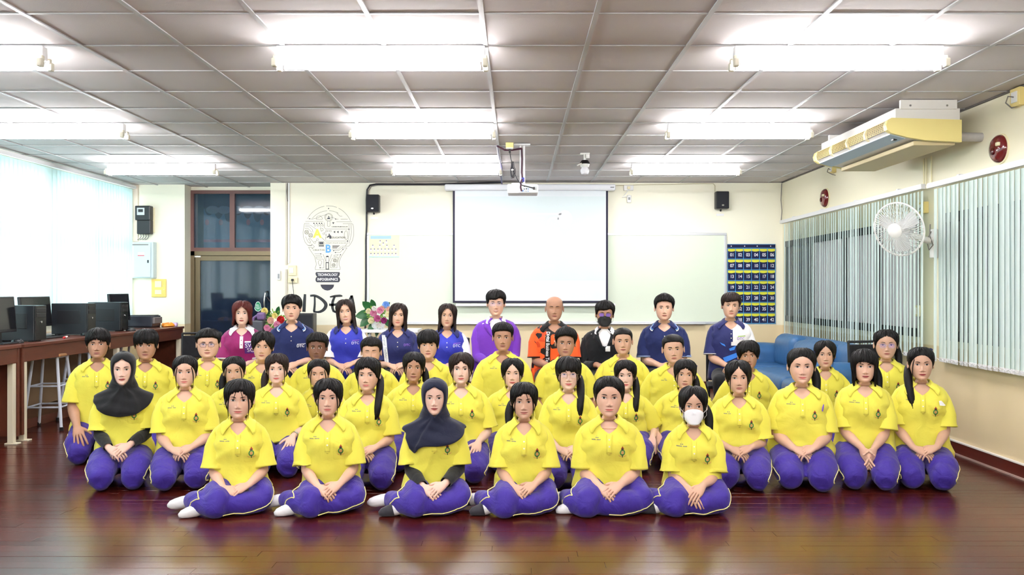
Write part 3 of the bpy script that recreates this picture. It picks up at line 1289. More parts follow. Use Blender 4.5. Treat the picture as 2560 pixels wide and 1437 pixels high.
def hair_mat(name, c, rough=.38):
 m_ = mat(name, c, rough=rough, spec=.20, var=.5, vscale=60, bump=.30, bscale=75, stretch=(3.5, 3.5, .30))
 return m_


M_hair = hair_mat('hair_black', S(15, 12, 12), .46)
M_hairbrown = hair_mat('hair_dark_brown', S(36, 24, 21), .46)
M_hairred = hair_mat('hair_red_brown', S(80, 26, 21), .42)
M_eyew = mat('eye_white', S(232, 226, 222), rough=.25)
M_iris = mat('iris_brown', S(34, 20, 16), rough=.15)
M_lash = mat('lash_black', S(22, 16, 16), rough=.6)
M_brow = mat('brow_dark', S(40, 28, 26), rough=.8)
M_lidline = mat('lid_brown', S(120, 76, 62), rough=.7)


def fabric(name, c, rough=.8, bump=.12, bscale=420, var=.04, wrinkle=.26, wscale=9):
 """woven cloth: fine weave relief plus soft wrinkles"""
 m_ = mat(name, c, rough=rough, spec=.25, var=var, vscale=7, bump=bump, bscale=bscale, sheen=.15)
 nt_ = m_.node_tree
 N, L = nt_.nodes, nt_.links
 fine = [n for n in N if n.type == 'BUMP'][0]
 tc = [n for n in N if n.type == 'TEX_COORD'][0]
 no = N.new('ShaderNodeTexNoise')
 no.inputs['Scale'].default_value = wscale
 no.inputs['Detail'].default_value = 3
 no.inputs['Distortion'].default_value = 1.2
 L.new(tc.outputs['Object'], no.inputs['Vector'])
 bp = N.new('ShaderNodeBump')
 bp.inputs['Strength'].default_value = wrinkle
 bp.inputs['Distance'].default_value = .022
 L.new(no.outputs['Fac'], bp.inputs['Height'])
 L.new(bp.outputs['Normal'], fine.inputs['Normal'])
 return m_


M_yel = fabric('yellow_polo_fabric', S(226, 217, 84))
M_purple = fabric('purple_track_fabric', S(56, 36, 138), rough=.62, wrinkle=.55, wscale=11)
M_pipe = mat('cream_piping', S(236, 226, 150), rough=.7)
M_sock = fabric('white_sock_fabric', S(226, 224, 226))
M_sockd = fabric('dark_sock_sole', S(52, 50, 56))
M_hijabk = fabric('black_hijab_fabric', S(16, 16, 19), bump=.06, wrinkle=.25)
M_hijabn = fabric('navy_hijab_fabric', S(20, 24, 46), bump=.06, wrinkle=.25)
M_btn = mat('white_button', S(244, 240, 214), rough=.4)
M_ink = mat('embroidery_blue', S(60, 70, 130), rough=.8)
M_egreen = mat('emblem_green', S(52, 128, 62), rough=.8)
M_ered = mat('emblem_red', S(176, 66, 40), rough=.8)
M_eor = mat('emblem_gold', S(214, 160, 96), rough=.8)
M_edk = mat('emblem_dark', S(46, 52, 46), rough=.8)
M_blackcl = fabric('black_cloth', S(24, 24, 28))
M_navycl = fabric('navy_polo_fabric', S(28, 38, 88))
M_whitecl = fabric('white_cloth', S(236, 234, 238))
# --------------------------------------------------- facial parts, hair, hijab
EYE_X, EYE_Z = .0310, .1115


def conform(face, P, off):
 """(n,2) points (x,z) of head space laid on the face, off metres proud"""
 P = np.asarray(P, float)
 y = face.F(P[:, 0], P[:, 1]) + off
 return np.stack([P[:, 0], y, P[:, 1]], 1)


def face_parts(pf, body, T, face, spec):
 """eyes, brows, lips as children of the body. T: head space -> person space"""
 lid = spec.get('eye', 1.0)
 fem = spec['female']
 for sx in (-1, 1):
  pm = PM()
  hw, up, lo = .0156, .0053 * lid * (1.12 if fem else 1.0), .0043 * min(1, lid * 1.1)
  if spec.get('closed'):
   up, lo = .0012, .0026
  nu = 11
  us = np.linspace(-1, 1, nu)
  slant = .0012 * us * 1.0
  zt = EYE_Z + up * (1 - np.abs(us) ** 2.2) + slant - (.0016 if spec.get('closed') else 0)
  zb = EYE_Z - lo * (1 - np.abs(us) ** 2.4) + slant
  xs_ = sx * EYE_X + sx * us * hw
  if not spec.get('closed'):
   G = []
   for k in range(5):
    t = k / 4
    G.append(np.stack([xs_, zt * (1 - t) + zb * t], 1))
   pm.mi = 0
   pm.add(conform(face, np.concatenate(G), .0012 + 0), grid_faces(5, nu, False))
   # iris disc clipped by the lids
   pm.mi = 1
   ci_ = []
   for rr_ in (0.0005, .0034, .0068):
    for a in np.linspace(0, 2 * PI, 14, endpoint=False):
     x_ = rr_ * math.cos(a)
     z_ = EYE_Z + .0006 + rr_ * math.sin(a)
     uu = np.clip(x_ / hw, -1, 1)
     z_ = min(z_, EYE_Z + up * (1 - abs(uu) ** 2.2))
     z_ = max(z_, EYE_Z - lo * (1 - abs(uu) ** 2.4))
     ci_.append((sx * EYE_X + sx * .0004 + x_, z_))
   pm.add(conform(face, np.array(ci_), .0018), grid_faces(3, 14, True))
   # catch-light free highlight comes from gloss; lash line above
  pm.mi = 2
  th = .0014 if fem else .0010
  if spec.get('closed'):
   A = np.stack([xs_, zb + .0008], 1)
   Bq = np.stack([xs_, zb - .0010 * (1 - np.abs(us))], 1)
  else:
   A = np.stack([xs_ * 1.0 + sx * .0008 * (us > .8), zt + th * (1.15 - .6 * np.abs(us))], 1)
   Bq = np.stack([xs_, zt - .0006], 1)
  pm.add(conform(face, np.concatenate([A, Bq]), .0022), grid_faces(2, nu, False))
  if not spec.get('closed'):
   # lower lid line and the fold over the eye
   pm.mi = 3
   A = np.stack([xs_, zb + .0002], 1)
   Bq = np.stack([xs_, zb - .0007], 1)
   pm.add(conform(face, np.concatenate([A, Bq]), .0016), grid_faces(2, nu, False))
   A = np.stack([xs_ * 1.01, zt + .0042], 1)
   Bq = np.stack([xs_ * 1.01, zt + .0034], 1)
   pm.add(conform(face, np.concatenate([A, Bq]), .0006), grid_faces(2, nu, False))
  pm.build('eye', [M_eyew, M_iris, M_lash, M_lidline], body, T(to_person(pm.verts())), recalc=False)
  # brow
  pm = PM()
  us = np.linspace(0, 1, 9)
  bx = sx * (.0135 + .034 * us)
  arch = .0035 if fem else .002
  bz = .1275 + .0025 * us + arch * np.sin(us * PI * .85) - .004 * np.clip(us - .7, 0, 1)
  th = (.0036 if fem else .0044) * np.interp(us, [0, .15, .6, 1], [.75, 1, .85, .15]) * spec.get('brow', 1.0)
  pm.add(conform(face, np.concatenate([np.stack([bx, bz + th], 1), np.stack([bx, bz - th * .6], 1)]), .0012), grid_faces(2, 9, False))
  pm.build('eyebrow', M_hairbrown if fem else M_brow, body, T(to_person(pm.verts())), recalc=False)
 if spec.get('mask'):
  return
 # lips
 pm = PM()
 us = np.linspace(-1, 1, 15)
 sm_ = spec.get('smile', 0.15)
 mw = .0245 * (1 + .14 * sm_)
 zc = .0430 + .0055 * sm_ * np.abs(us) ** 1.6
 bow = .0062 * (1 - np.abs(us) ** 1.8) * (1 - .16 * gs(us, .16))
 low = .0078 * (1 - np.abs(us) ** 2.0)
 x_ = us * mw
 pm.mi = 0
 k = .35 * sm_ if spec.get('teeth') else 0.0
 gap = .0040 * (1 - us ** 2) if spec.get('teeth') else 0 * us
 G = [np.stack([x_, zc + bow * t + gap * .3], 1) for t in (1, .6, .15)]
 pm.add(conform(face, np.concatenate(G), .0010), grid_faces(3, 15, False))
 G = [np.stack([x_, zc - low * t - gap * .7], 1) for t in (.05, .5, 1)]
 pm.add(conform(face, np.concatenate(G), .0010), grid_faces(3, 15, False))
 pm.mi = 1
 if spec.get('teeth'):
  G = [np.stack([x_ * .92, zc + gap * .3], 1), np.stack([x_ * .92, zc - gap * .7], 1)]
  pm.add(conform(face, np.concatenate(G), .0008), grid_faces(2, 15, False))
 pm.mi = 2
 if not spec.get('teeth'):
  G = [np.stack([x_ * 1.04, zc + .0007], 1), np.stack([x_ * 1.04, zc - .0005], 1)]
  pm.add(conform(face, np.concatenate(G), .0014), grid_faces(2, 15, False))
 # nostrils
 for sx in (-1, 1):
  P = [(sx * .0062 + .0034 * math.cos(a), .0615 + .0016 * math.sin(a)) for a in np.linspace(0, 2 * PI, 8, endpoint=False)]
  pm.add(conform(face, P, .0010), [tuple(range(8))])
 lipm = M_lipstick if spec.get('lipstick') else LIPS[spec['tone'] if fem or spec['tone'] in ('dark', 'tan') else 'mid']
 pm.build('lips', [lipm, M_eyew, M_lidline], body, T(to_person(pm.verts())), recalc=False)


def hair_shell(face, ends, top=.016, side=.010, seed=1, jag=.004, strand=.0022, part=None, hang=None, flare=0.0, front_lift=0.0, M_=120, R_=26, taper=None, crown_z=.2222, back=None, grav=0.0):
 """hair cap. ends: list of (azimuth degrees 0..180 or signed, z end); hang: z below which hair falls straight"""
 r_ = np.random.RandomState(seed)
 az = np.linspace(-PI, PI, M_, endpoint=False)
 deg = np.degrees(az)
 e = sorted(ends)
 if e[0][0] >= 0:                                   # symmetric table
  ze = np.interp(np.abs(deg), [a for a, _ in e], [z for _, z in e])
 else:
  ze = np.interp(deg, [a for a, _ in e], [z for _, z in e])
 jn = r_.rand(M_)
 jn2 = np.sin(np.arange(M_) * 1.9 + r_.rand() * 6) * .5 + .5
 clump = np.interp(np.arange(M_), np.arange(0, M_, 4), r_.rand(len(np.arange(0, M_, 4))))
 ze = ze - jag * (jn * .7 + jn2 * .4 + clump * .9 - .5)
 crown = crown_z
 s_ = np.linspace(0, 1, R_)
 V = np.zeros((R_, M_, 3))
 sn = r_.rand(M_)
 M0 = M_
 swirl = np.interp(np.arange(M_), np.arange(0, M_, 2), r_.rand(len(np.arange(0, M_, 2))))
 hang_z = .075 if hang is None else hang
 for i, t in enumerate(s_):
  # denser rows near the crown
  z = crown - (crown - ze) * (1 - math.cos(t * PI / 2)) ** .95 if True else 0
  zz = np.clip(z, 0.0, crown - .0004)
  zs_ = np.where(np.abs(deg) > 38, np.maximum(zz, hang_z), zz)
  p0 = face.ring(zs_, az, 0.0)
  side_ = side * .72
  th = np.interp(z, [.03, .12, .19, .222], [side_, side_, (side_ + top) * .5 + .002, top])
  th = th + strand * (swirl - .5) * 2 * np.clip(t * 3, 0, 1)
  if taper:
   th = th * np.clip((z - ze + .004) / taper, .18, 1)
  if part is not None:
   pa, pdep = part
   dx = p0[:, 0] - pa
   th = th - pdep * gs(dx, .007) * (p0[:, 1] > -.05) * np.clip((z - .14) / .05, 0, 1)
  if front_lift:
   th = th + front_lift * np.clip(np.cos(az), 0, 1) ** 2 * np.clip((z - .13) / .05, 0, 1)
  nrm = p0 * np.array([1, 1, 0]) + np.stack([0 * z, 0 * z, np.clip((zs_ - .12), 0, .2) * 1.1], 1)
  nrm /= np.maximum(np.linalg.norm(nrm, axis=1, keepdims=True), 1e-6)
  q = p0 + nrm * th[:, None]
  q[:, 2] = np.where(z < zs_, z, q[:, 2])
  below = np.clip(hang_z - z, 0, 1) * (np.abs(deg) > 38)
  q[:, :2] *= (1 + flare * below)[:, None]
  q[:, 1] -= grav * below
  V[i] = q
 pm = PM()
 pm.V = V
 pm.add(V.reshape(-1, 3), grid_faces(R_, M_))
 # tuck the ends under
 last = V[-1].copy()
 inner = last.copy()
 inner[:, :2] *= .90
 inner[:, 2] += .004
 o = pm.add(inner, [])
 for j in range(M_):
  j2 = (j + 1) % M_
  pm.f.append(((R_ - 1) * M_ + j, (R_ - 1) * M_ + j2, o + j2, o + j))
  pm.m.append(0)
 pm.f.append(tuple(range(M_ - 1, -1, -1)))
 pm.m.append(0)
 return pm


def lock(pm, pts, rads, n=7, flat=.55, k=14):
 """a tapered lock of hair along points of head space"""
 P = np.array(pts, float)
 t = np.linspace(0, 1, len(P))
 tt = np.linspace(0, 1, k)
 C = np.stack([ci(t, P[:, i], tt) for i in range(3)], 1)
 R_ = np.interp(tt, np.linspace(0, 1, len(rads)), rads)
 rings = frame_rings(list(C), list(R_), np.array([1.0, .05, .02]), n, ell=[(r, r * flat) for r in R_])
 o = pm.add(np.concatenate(rings), grid_faces(k, n))
 pm.f.append(tuple(o + j for j in range(n)))
 pm.f.append(tuple(o + (k - 1) * n + j for j in reversed(range(n))))
 pm.m.extend([pm.mi] * 2)


STYLE = {
 # short boys' cuts
 'crop': dict(taper=.012, ends=[(0, .168), (25, .166), (45, .160), (58, .150), (66, .120), (76, .112), (88, .128), (100, .105), (120, .060), (150, .045), (180, .040)], top=.020, side=.007, jag=.003, strand=.002, front_lift=.006),
 'buzz': dict(taper=.01, ends=[(0, .176), (30, .172), (50, .160), (60, .140), (70, .118), (80, .115), (90, .128), (105, .10), (125, .055), (180, .045)], top=.009, side=.005, jag=.002, strand=.0006),
 'quiff': dict(taper=.012, ends=[(0, .172), (25, .168), (48, .158), (60, .140), (68, .112), (80, .108), (92, .122), (105, .09), (130, .050), (180, .040)], top=.028, side=.009, jag=.004, strand=.004, front_lift=.012),
 'fringe': dict(taper=.010, ends=[(0, .142), (15, .136), (30, .141), (45, .132), (56, .128), (64, .105), (76, .100), (90, .118), (105, .085), (130, .045), (180, .035)], top=.024, side=.014, jag=.014, strand=.004, front_lift=.003),
 'curtain': dict(taper=.010, ends=[(0, .178), (10, .172), (22, .150), (40, .124), (54, .110), (62, .098), (78, .096), (95, .10), (115, .065), (150, .035), (180, .03)], top=.026, side=.018, jag=.010, strand=.004, part=(.0, .008)),
 'side': dict(taper=.012, ends=[(-180, .04), (-130, .05), (-100, .09), (-85, .12), (-70, .110), (-60, .128), (-48, .150), (-30, .150), (-10, .150), (10, .158), (30, .166), (48, .158), (60, .138), (68, .112), (80, .108), (90, .12), (105, .09), (130, .05), (180, .04)], top=.024, side=.011, jag=.009, strand=.003, front_lift=.006),
 'bald': dict(taper=.02, crown_z=.172, ends=[(0, .1725), (62, .1725), (74, .160), (80, .12), (88, .130), (100, .095), (125, .055), (180, .05)], top=.0008, side=.0026, jag=.001, strand=.0002),
 # girls
 'tied': dict(taper=.03, ends=[(0, .182), (14, .178), (30, .165), (45, .146), (58, .128), (70, .104), (84, .092), (100, .075), (130, .045), (180, .035)], top=.014, side=.010, jag=.003, strand=.0016),
 'tied_bangs': dict(taper=.014, ends=[(0, .176), (10, .168), (24, .158), (38, .142), (48, .124), (58, .112), (70, .096), (84, .084), (100, .068), (130, .04), (180, .035)], top=.016, side=.012, jag=.013, strand=.0028, front_lift=.002),
 'full_bangs': dict(ends=[(0, .139), (14, .136), (28, .135), (40, .130), (48, .122), (56, .060), (68, .020), (80, .0), (100, -.02), (140, -.03), (180, -.03)], top=.017, side=.015, jag=.010, strand=.003, front_lift=.002, hang=.06),
 'center': dict(taper=.03, ends=[(0, .186), (8, .180), (20, .160), (34, .136), (46, .112), (56, .098), (68, .084), (84, .078), (110, .06), (150, .03), (180, .03)], top=.016, side=.012, jag=.005, strand=.002, part=(.0, .007)),
 'bob': dict(ends=[(0, .176), (12, .160), (28, .142), (40, .122), (48, .085), (54, .022), (64, .004), (90, -.004), (140, -.01), (180, -.01)], top=.020, side=.020, jag=.006, strand=.0016, part=(.004, .007), hang=.085, flare=1.2),
 'long': dict(ends=[(0, .186), (8, .180), (22, .158), (36, .130), (46, .095), (53, .02), (60, -.10), (72, -.19), (100, -.20), (140, -.20), (180, -.20)], top=.016, side=.013, jag=.012, strand=.003, part=(.0, .007), hang=.075, flare=.9),
 'long_side': dict(ends=[(-180, -.18), (-100, -.19), (-72, -.17), (-60, -.09), (-52, .02), (-44, .09), (-30, .125), (-14, .152), (0, .172), (10, .184), (24, .166), (36, .135), (46, .095), (54, .02), (62, -.09), (74, -.17), (100, -.19), (180, -.18)], top=.018, side=.014, jag=.012, strand=.003, part=(.012, .007), hang=.075, flare=.9),
 'shoulder': dict(ends=[(0, .186), (8, .180), (22, .160), (36, .134), (46, .100), (53, .04), (60, -.05), (74, -.085), (100, -.09), (180, -.09)], top=.016, side=.013, jag=.006, strand=.002, part=(.0, .007), hang=.075, flare=.9),
}


def make_hair(body, T, face, spec, seed):
 st = dict(STYLE[spec['hair']])
 st.update(spec.get('hairkw', {}))
 hm = {'k': M_hair, 'b': M_hairbrown, 'r': M_hairred}[spec.get('haircol', 'k')]
 pm = hair_shell(face, seed=seed, **st)
 # combed clumps lying on the shell break up its outline
 if spec['hair'] not in ('bald', 'buzz'):
  V = pm.V
  r_ = np.random.RandomState(seed + 900)
  R_, M_ = V.shape[:2]
  for q in range(54):
   j = r_.randint(M_)
   i0 = r_.randint(3, 9)
   rows_ = np.linspace(i0, R_ - 1, 6).astype(int)
   dj = r_.randint(-5, 6)
   P = []
   for a_, ii in enumerate(rows_):
    c = V[ii, int(j + dj * a_ / 5) % M_]
    nn = c * np.array([1, 1, .4]) + np.array([0, 0, -.06])
    nn = nn / np.linalg.norm(nn)
    P.append(c + nn * (.0004 + .0016 * r_.rand()))
   if P[-1][1] < .03 or spec['hair'] in ('fringe', 'curtain', 'full_bangs', 'long', 'long_side'):
    P[-1] = P[-1] + np.array([0, 0, -.004 - .006 * r_.rand()])
   else:
    P[-1] = P[-1] + np.array([0, .0, .004])
   w_ = .0035 + .0035 * r_.rand()
   lock(pm, P, [w_ * .5, w_, w_, w_ * .8, w_ * .15], 5, .45, 8)
 # locks framing the face
 for sx in spec.get('wisps', ()):
  F_ = lambda x, z: face.F(np.array([x]), np.array([z]))[0]
  lock(pm, [(sx * .050, F_(sx * .050, .150) + .004, .150), (sx * .0585, F_(sx * .0585, .110) + .004, .112), (sx * .062, F_(sx * .060, .07) + .004, .070), (sx * .060, F_(sx * .054, .04) - .004, .028), (sx * .058, .035, -.012)], [.003, .0042, .0036, .0026, .0006])
 for sx in spec.get('strands', ()):
  F_ = lambda x, z: face.F(np.array([x]), np.array([z]))[0]
  lock(pm, [(sx * .012, F_(sx * .012, .172) + .006, .172), (sx * .020, F_(sx * .020, .150) + .004, .150), (sx * .026, F_(sx * .026, .128) + .003, .126), (sx * .024, F_(sx * .024, .110) + .004, .106)], [.0018, .0021, .0016, .0004])
 ho = pm.build('hair', hm, body, T(to_person(pm.verts())))
 tail = spec.get('tail')
 if tail:
  pm = PM()
  sx, kind = tail
  if kind == 'front':        # swept over the shoulder to the chest
   pts = [(sx * .030, -.085, .120), (sx * .075, -.060, .085), (sx * .088, -.005, .020), (sx * .086, .050, -.060), (sx * .080, .085, -.130), (sx * .070, .095, -.200)]
   rd = [.016, .026, .030, .029, .024, .006]
  elif kind == 'side':       # short tail showing beside the neck
   pts = [(sx * .020, -.095, .120), (sx * .075, -.085, .090), (sx * .098, -.060, .030), (sx * .100, -.030, -.040), (sx * .094, -.010, -.090)]
   rd = [.016, .028, .031, .026, .004]
  else:                      # straight down the back
   pts = [(0, -.085, .110), (0, -.095, .060), (0, -.085, .00), (0, -.10, -.10)]
   rd = [.028, .040, .040, .020]
  lock(pm, pts, rd, 10, .75)
  P = np.array(pts)
  for q in range(4):
   dx = np.array([.012 * math.cos(q * 1.7), .008 * math.sin(q * 2.3), 0])
   lock(pm, P + dx * np.linspace(0, 1, len(P))[:, None] * 1.4, [r * .55 for r in rd], 7, .7)
  pm.build('ponytail', hm, ho, T(to_person(pm.verts())))
 bow = spec.get('bow')
 if bow:
  pm = PM()
  cx, cy, cz = bow
  for s2 in (-1, 1):
   lock(pm, [(cx, cy, cz), (cx + s2 * .018, cy, cz + .012), (cx + s2 * .034, cy, cz + .006)], [.004, .013, .010], 7, .5)
  pm.build('hair_bow', mat('hair_bow_navy', S(30, 34, 92), rough=.6), ho, T(to_person(pm.verts())))


def hijab(body, T, face, tor, spec, hs, zchin, m_, seed):
 """head scarf: oval face opening, close round the head, falling over shoulders and chest"""
 r_ = np.random.RandomState(seed)
 M_ = 88
 rows = []
 u = np.linspace(0, 1, M_)
 # part 1, head space rows from the crown to the chin
 zs_ = [.2222, .2205, .216, .208, .196, .184, .172, .160, .145, .128, .110, .092, .074, .056, .040, .024, .010, -.002, -.012]
 for z in zs_:
  a0 = np.interp(z, [-.012, -.004, .008, .03, .06, .10, .14, .160, .172, .176], [0, 16, 34, 46, 51, 52, 46, 34, 16, 0])
  az = np.radians(a0 + u * (360 - 2 * a0))
  zq = np.full(M_, z)
  p = face.ring(np.maximum(zq, .05), az, .0)
  pl = face.ring(zq, az, 0.0)
  k = np.clip(np.cos(az) * 1.6, 0, 1)[:, None]
  p = p * (1 - k) + pl * k
  p[:, 2] = z
  th = .013 + .008 * np.clip(-np.cos(az), 0, 1) + .004 * np.clip((z - .15) / .05, 0, 1)
  if z < .05:
   th = th + .026 * (.05 - z) / .06 * np.clip(.9 - np.cos(az), 0, 1)
  nrm = p * np.array([1, 1, 0]) + np.stack([0 * zq, 0 * zq, np.clip((zq - .13), 0, .2) * 1.2], 1)
  nrm /= np.maximum(np.linalg.norm(nrm, axis=1, keepdims=True), 1e-6)
  q = p + nrm * th[:, None]
  edge = np.minimum(u, 1 - u) * M_
  q = q - nrm * (.009 * np.exp(-edge / 1.2))[:, None] * (a0 > 1)
  rows.append(T(to_person(q)))
 # part 2, person space rows falling over the shoulders
 az = u * 2 * PI
 nb = 16
 fr = spec.get('drape', (.215, .20))       # length in front, at the back
 start = rows[-1]
 side_drop = zchin - tor.zs + spec.get('side_drop', .020)
 ca = np.cos(az)
 drop = side_drop + (fr[0] - side_drop) * np.clip(ca, 0, 1) ** 1.2 + (fr[1] - side_drop) * np.clip(-ca, 0, 1) ** 1.2
 if spec.get('drape_side'):
  drop = drop + spec['drape_side'] * np.exp(-((np.degrees(az) - 318) / 16) ** 2)
 for i in range(1, nb + 1):
  t = i / nb
  z = zchin - .012 * hs - t * (drop - .012)
  tor_p = tor.pt(az, np.minimum(z, tor.zs + .05), .034 + .008 * t)
  neck = start.copy()
  neck[:, 2] = z
  kk = np.clip(t * 1.15, 0, 1) ** .8
  p = neck * (1 - kk) + tor_p * kk
  p[:, 2] = z
  fold = .0055 * np.sin(az * 8 + 3 * np.sin(az * 2 + seed) + t * 3) + .0035 * np.sin(z * 90 + 2 * np.sin(az * 3))
  nrm = np.stack([np.sin(az), -np.cos(az), 0 * az], 1)
  rows.append(p + nrm * (fold * min(1, t * 2.5))[:, None])
 V = np.array(rows)
 pm = PM()
 pm.add(V.reshape(-1, 3), grid_faces(len(rows), M_, False))
 pc = pm.add([V[0].mean(0) + np.array([0, 0, .002])], [])
 for j in range(M_ - 1):
  pm.f.append((pc, j + 1, j))
  pm.m.append(0)
 v = pm.verts()
 me_o = pm.build('hijab', m_, body, v)
 bm = bmesh.new()
 bm.from_mesh(me_o.data)
 bmesh.ops.remove_doubles(bm, verts=bm.verts, dist=.0012)
 bmesh.ops.recalc_face_normals(bm, faces=bm.faces)
 bm.to_mesh(me_o.data)
 bm.free()
 sol = me_o.modifiers.new('thickness', 'SOLIDIFY')
 sol.thickness = .003
 sol.offset = -1
 return me_o


def glasses(body, T, face, m_, round_=False, lens_tint=None):
 pm = PM()
 for sx in (-1, 1):
  pts = []
  for a in np.linspace(0, 2 * PI, 24, endpoint=False):
   ca, sa = math.cos(a), math.sin(a)
   if round_:
    x, z = .0225 * ca, .0215 * sa
   else:
    x, z = .0235 * np.sign(ca) * abs(ca) ** .55, .0165 * np.sign(sa) * abs(sa) ** .55
   X_, Z_ = sx * .0325 + x, .1075 + z
   pts.append((X_, .098 - .10 * max(0, abs(X_) - .02) ** 1.0 * .45, Z_))
  rings = frame_rings([np.array(p) for p in pts + pts[:1]], [.0011] * 25, np.array([0, 1.0, 0]), 6)
  pm.add(np.concatenate(rings), grid_faces(25, 6))
 for seg in ([(-.0095, .100, .110), (0, .1025, .1125), (.0095, .100, .110)], [(-.056, .0955, .113), (-.070, .078, .113), (-.074, .010, .111)], [(.056, .0955, .113), (.070, .078, .113), (.074, .010, .111)]):
  rings = frame_rings([np.array(p) for p in seg], [.0012] * 3, np.array([0, .3, 1.0]), 6)
  pm.add(np.concatenate(rings), grid_faces(3, 6))
 g = pm.build('glasses', m_, body, T(to_person(pm.verts())))
 if lens_tint:
  pm = PM()
  for sx in (-1, 1):
   P = []
   for a in np.linspace(0, 2 * PI, 20, endpoint=False):
    ca, sa = math.cos(a), math.sin(a)
    X_ = sx * .0325 + .0225 * np.sign(ca) * abs(ca) ** .6
    P.append((X_, .0985 - .045 * max(0, abs(X_) - .02), .1075 + .0160 * np.sign(sa) * abs(sa) ** .6))
   pm.add(P, [tuple(range(20))])
  pm.build('lenses', lens_tint, g, T(to_person(pm.verts())), recalc=False)


def face_mask(body, T, face, m_, duck=0.0):
 """cup mask over nose and mouth with ear loops"""
 nu, nv = 21, 15
 us = np.linspace(-1, 1, nu)
 vs_ = np.linspace(0, 1, nv)
 G = []
 for v in vs_:
  for u_ in us:
   hw = np.interp(v, [0, .25, .6, 1], [.042, .060, .063, .038]) * face.fw
   z = .094 - v * .100 + .004 * (1 - u_ * u_) * (1 - v) - .006 * u_ * u_ * (v > .5) * 0
   z = z - (-.012) * abs(u_) ** 2 * (v - .5)
   x = u_ * hw
   y = face.F(np.array([x]), np.array([max(z, .004)]))[0] + .003
   puff = (.010 + duck) * (1 - u_ * u_) * math.sin(PI * min(1, v * 1.02)) ** .7
   y2 = min(.100, .118) - .28 * x * x / .056 * 1.0
   G.append((x, max(y + puff * .5, y2 * (1 - u_ ** 4) + (u_ ** 4) * y if abs(v - .5) < .45 else y + .002), z))
 pm = PM()
 pm.add(G, grid_faces(nv, nu, False))
 mo = pm.build('face_mask', m_, body, T(to_person(pm.verts())))
 sol = mo.modifiers.new('thickness', 'SOLIDIFY')
 sol.thickness = .002
 pm = PM()
 for sx in (-1, 1):
  for (z0, z1) in ((.070, .112), (.014, .088)):
   a = np.array([sx * .054 * face.fw, face.F(np.array([sx * .054]), np.array([z0]))[0] + .002, z0])
   b_ = np.array([sx * .074 * face.fw, .0, z1])
   mdl = (a + b_) / 2 + np.array([sx * .012, .012, 0])
   rings = frame_rings([a, mdl, b_], [.0012] * 3, np.array([0, .3, 1.0]), 5)
   pm.add(np.concatenate(rings), grid_faces(3, 5))
 pm.build('ear_loop', m_, mo, T(to_person(pm.verts())))
# --------------------------------------------------- one person
HEAD_Z = np.concatenate([[.2215, .2195, .216, .211, .205, .198, .190, .181, .172], np.linspace(.164, .134, 8), np.linspace(.130, .028, 35), [.024, .020, .016, .012, .008, .0045, .0015]])


def surf_hits(bvh, P, off, ysign=-1, fallback=None):
 """(n,2) points (x,z) dropped on the front of a garment"""
 out = []
 last = -.12
 for x, z in P:
  h = bvh.ray_cast(Vector((x, -1.5, z)), Vector((0, 1, 0)))
  if h[0] is not None:
   last = h[0].y
  out.append((x, last - off, z))
 return np.array(out)


def ears(pm, T, face):
 for sx in (-1, 1):
  nu, nv = 12, 9
  V = []
  for i in range(nv):
   ph = PI * i / (nv - 1) - PI / 2
   for j in range(nu):
    a = 2 * PI * j / nu
    # a flat shell: y along the face depth, z up, thickness in x
    y = .0165 * math.cos(a)
    z = .030 * math.sin(a) * (1 if math.sin(a) > 0 else .9) + .004 * math.cos(a)
    rr_ = math.cos(ph)
    th = .006 * math.sin(ph)
    dish = -.004 * (1 - rr_) if ph > 0 else 0
    w0 = float(face.w(.105))
    V.append((sx * (w0 * .985 + .006 + th + dish + .010 * (-math.cos(a) * .5 + .4) * rr_), -.012 + y * rr_, .103 + z * rr_))
  o = pm.add(T(to_person(np.array(V))), grid_faces(nv, nu))
  pm.f.append(tuple(o + j for j in range(nu)))
  pm.f.append(tuple(o + (nv - 1) * nu + j for j in reversed(range(nu))))
  pm.m.extend([pm.mi] * 2)


def lookup_ring(V, ids):
 return V[np.array(ids)]


def add_limb(pm, patch_ids, rings):
 """bridge a 20-vertex hole to a list of 20-vertex rings; returns ids of the last ring (in ring order)"""
 V = pm.verts()
 rev, k = best_match(V[patch_ids], rings[0])
 idx = np.arange(20)
 if rev:
  idx = idx[::-1]
 idx = np.roll(idx, k)
 o = pm.add(np.concatenate(rings), [])
 for j in range(20):
  j2 = (j + 1) % 20
  pm.f.append((patch_ids[j], patch_ids[j2], o + idx[j2], o + idx[j]))
 for i in range(len(rings) - 1):
  for j in range(20):
   j2 = (j + 1) % 20
   pm.f.append((o + i * 20 + j, o + i * 20 + j2, o + (i + 1) * 20 + j2, o + (i + 1) * 20 + j))
 pm.m.extend([pm.mi] * (20 * len(rings)))
 return list(range(o + (len(rings) - 1) * 20, o + len(rings) * 20))


def limb_rings(pts, rads, u_end, sd, ell=1.0):
 """rings whose frame is fixed at the END of the path (u_end) and carried back"""
 pts = [np.array(p, float) for p in pts]
 k = len(pts)
 out = [None] * k
 u = np.array(u_end, float)
 for i in range(k - 1, -1, -1):
  t = pts[min(k - 1, i + 1)] - pts[max(0, i - 1)]
  t /= np.linalg.norm(t)
  u = u - t * (u @ t)
  u /= np.linalg.norm(u)
  w_ = sd * np.cross(t, u)
  out[i] = pts[i] + np.outer(np.cos(PHI), u) * rads[i] + np.outer(np.sin(PHI), w_) * rads[i] * ell
 return out


JR, JL = 22, 45
NAME_STROKES = {}


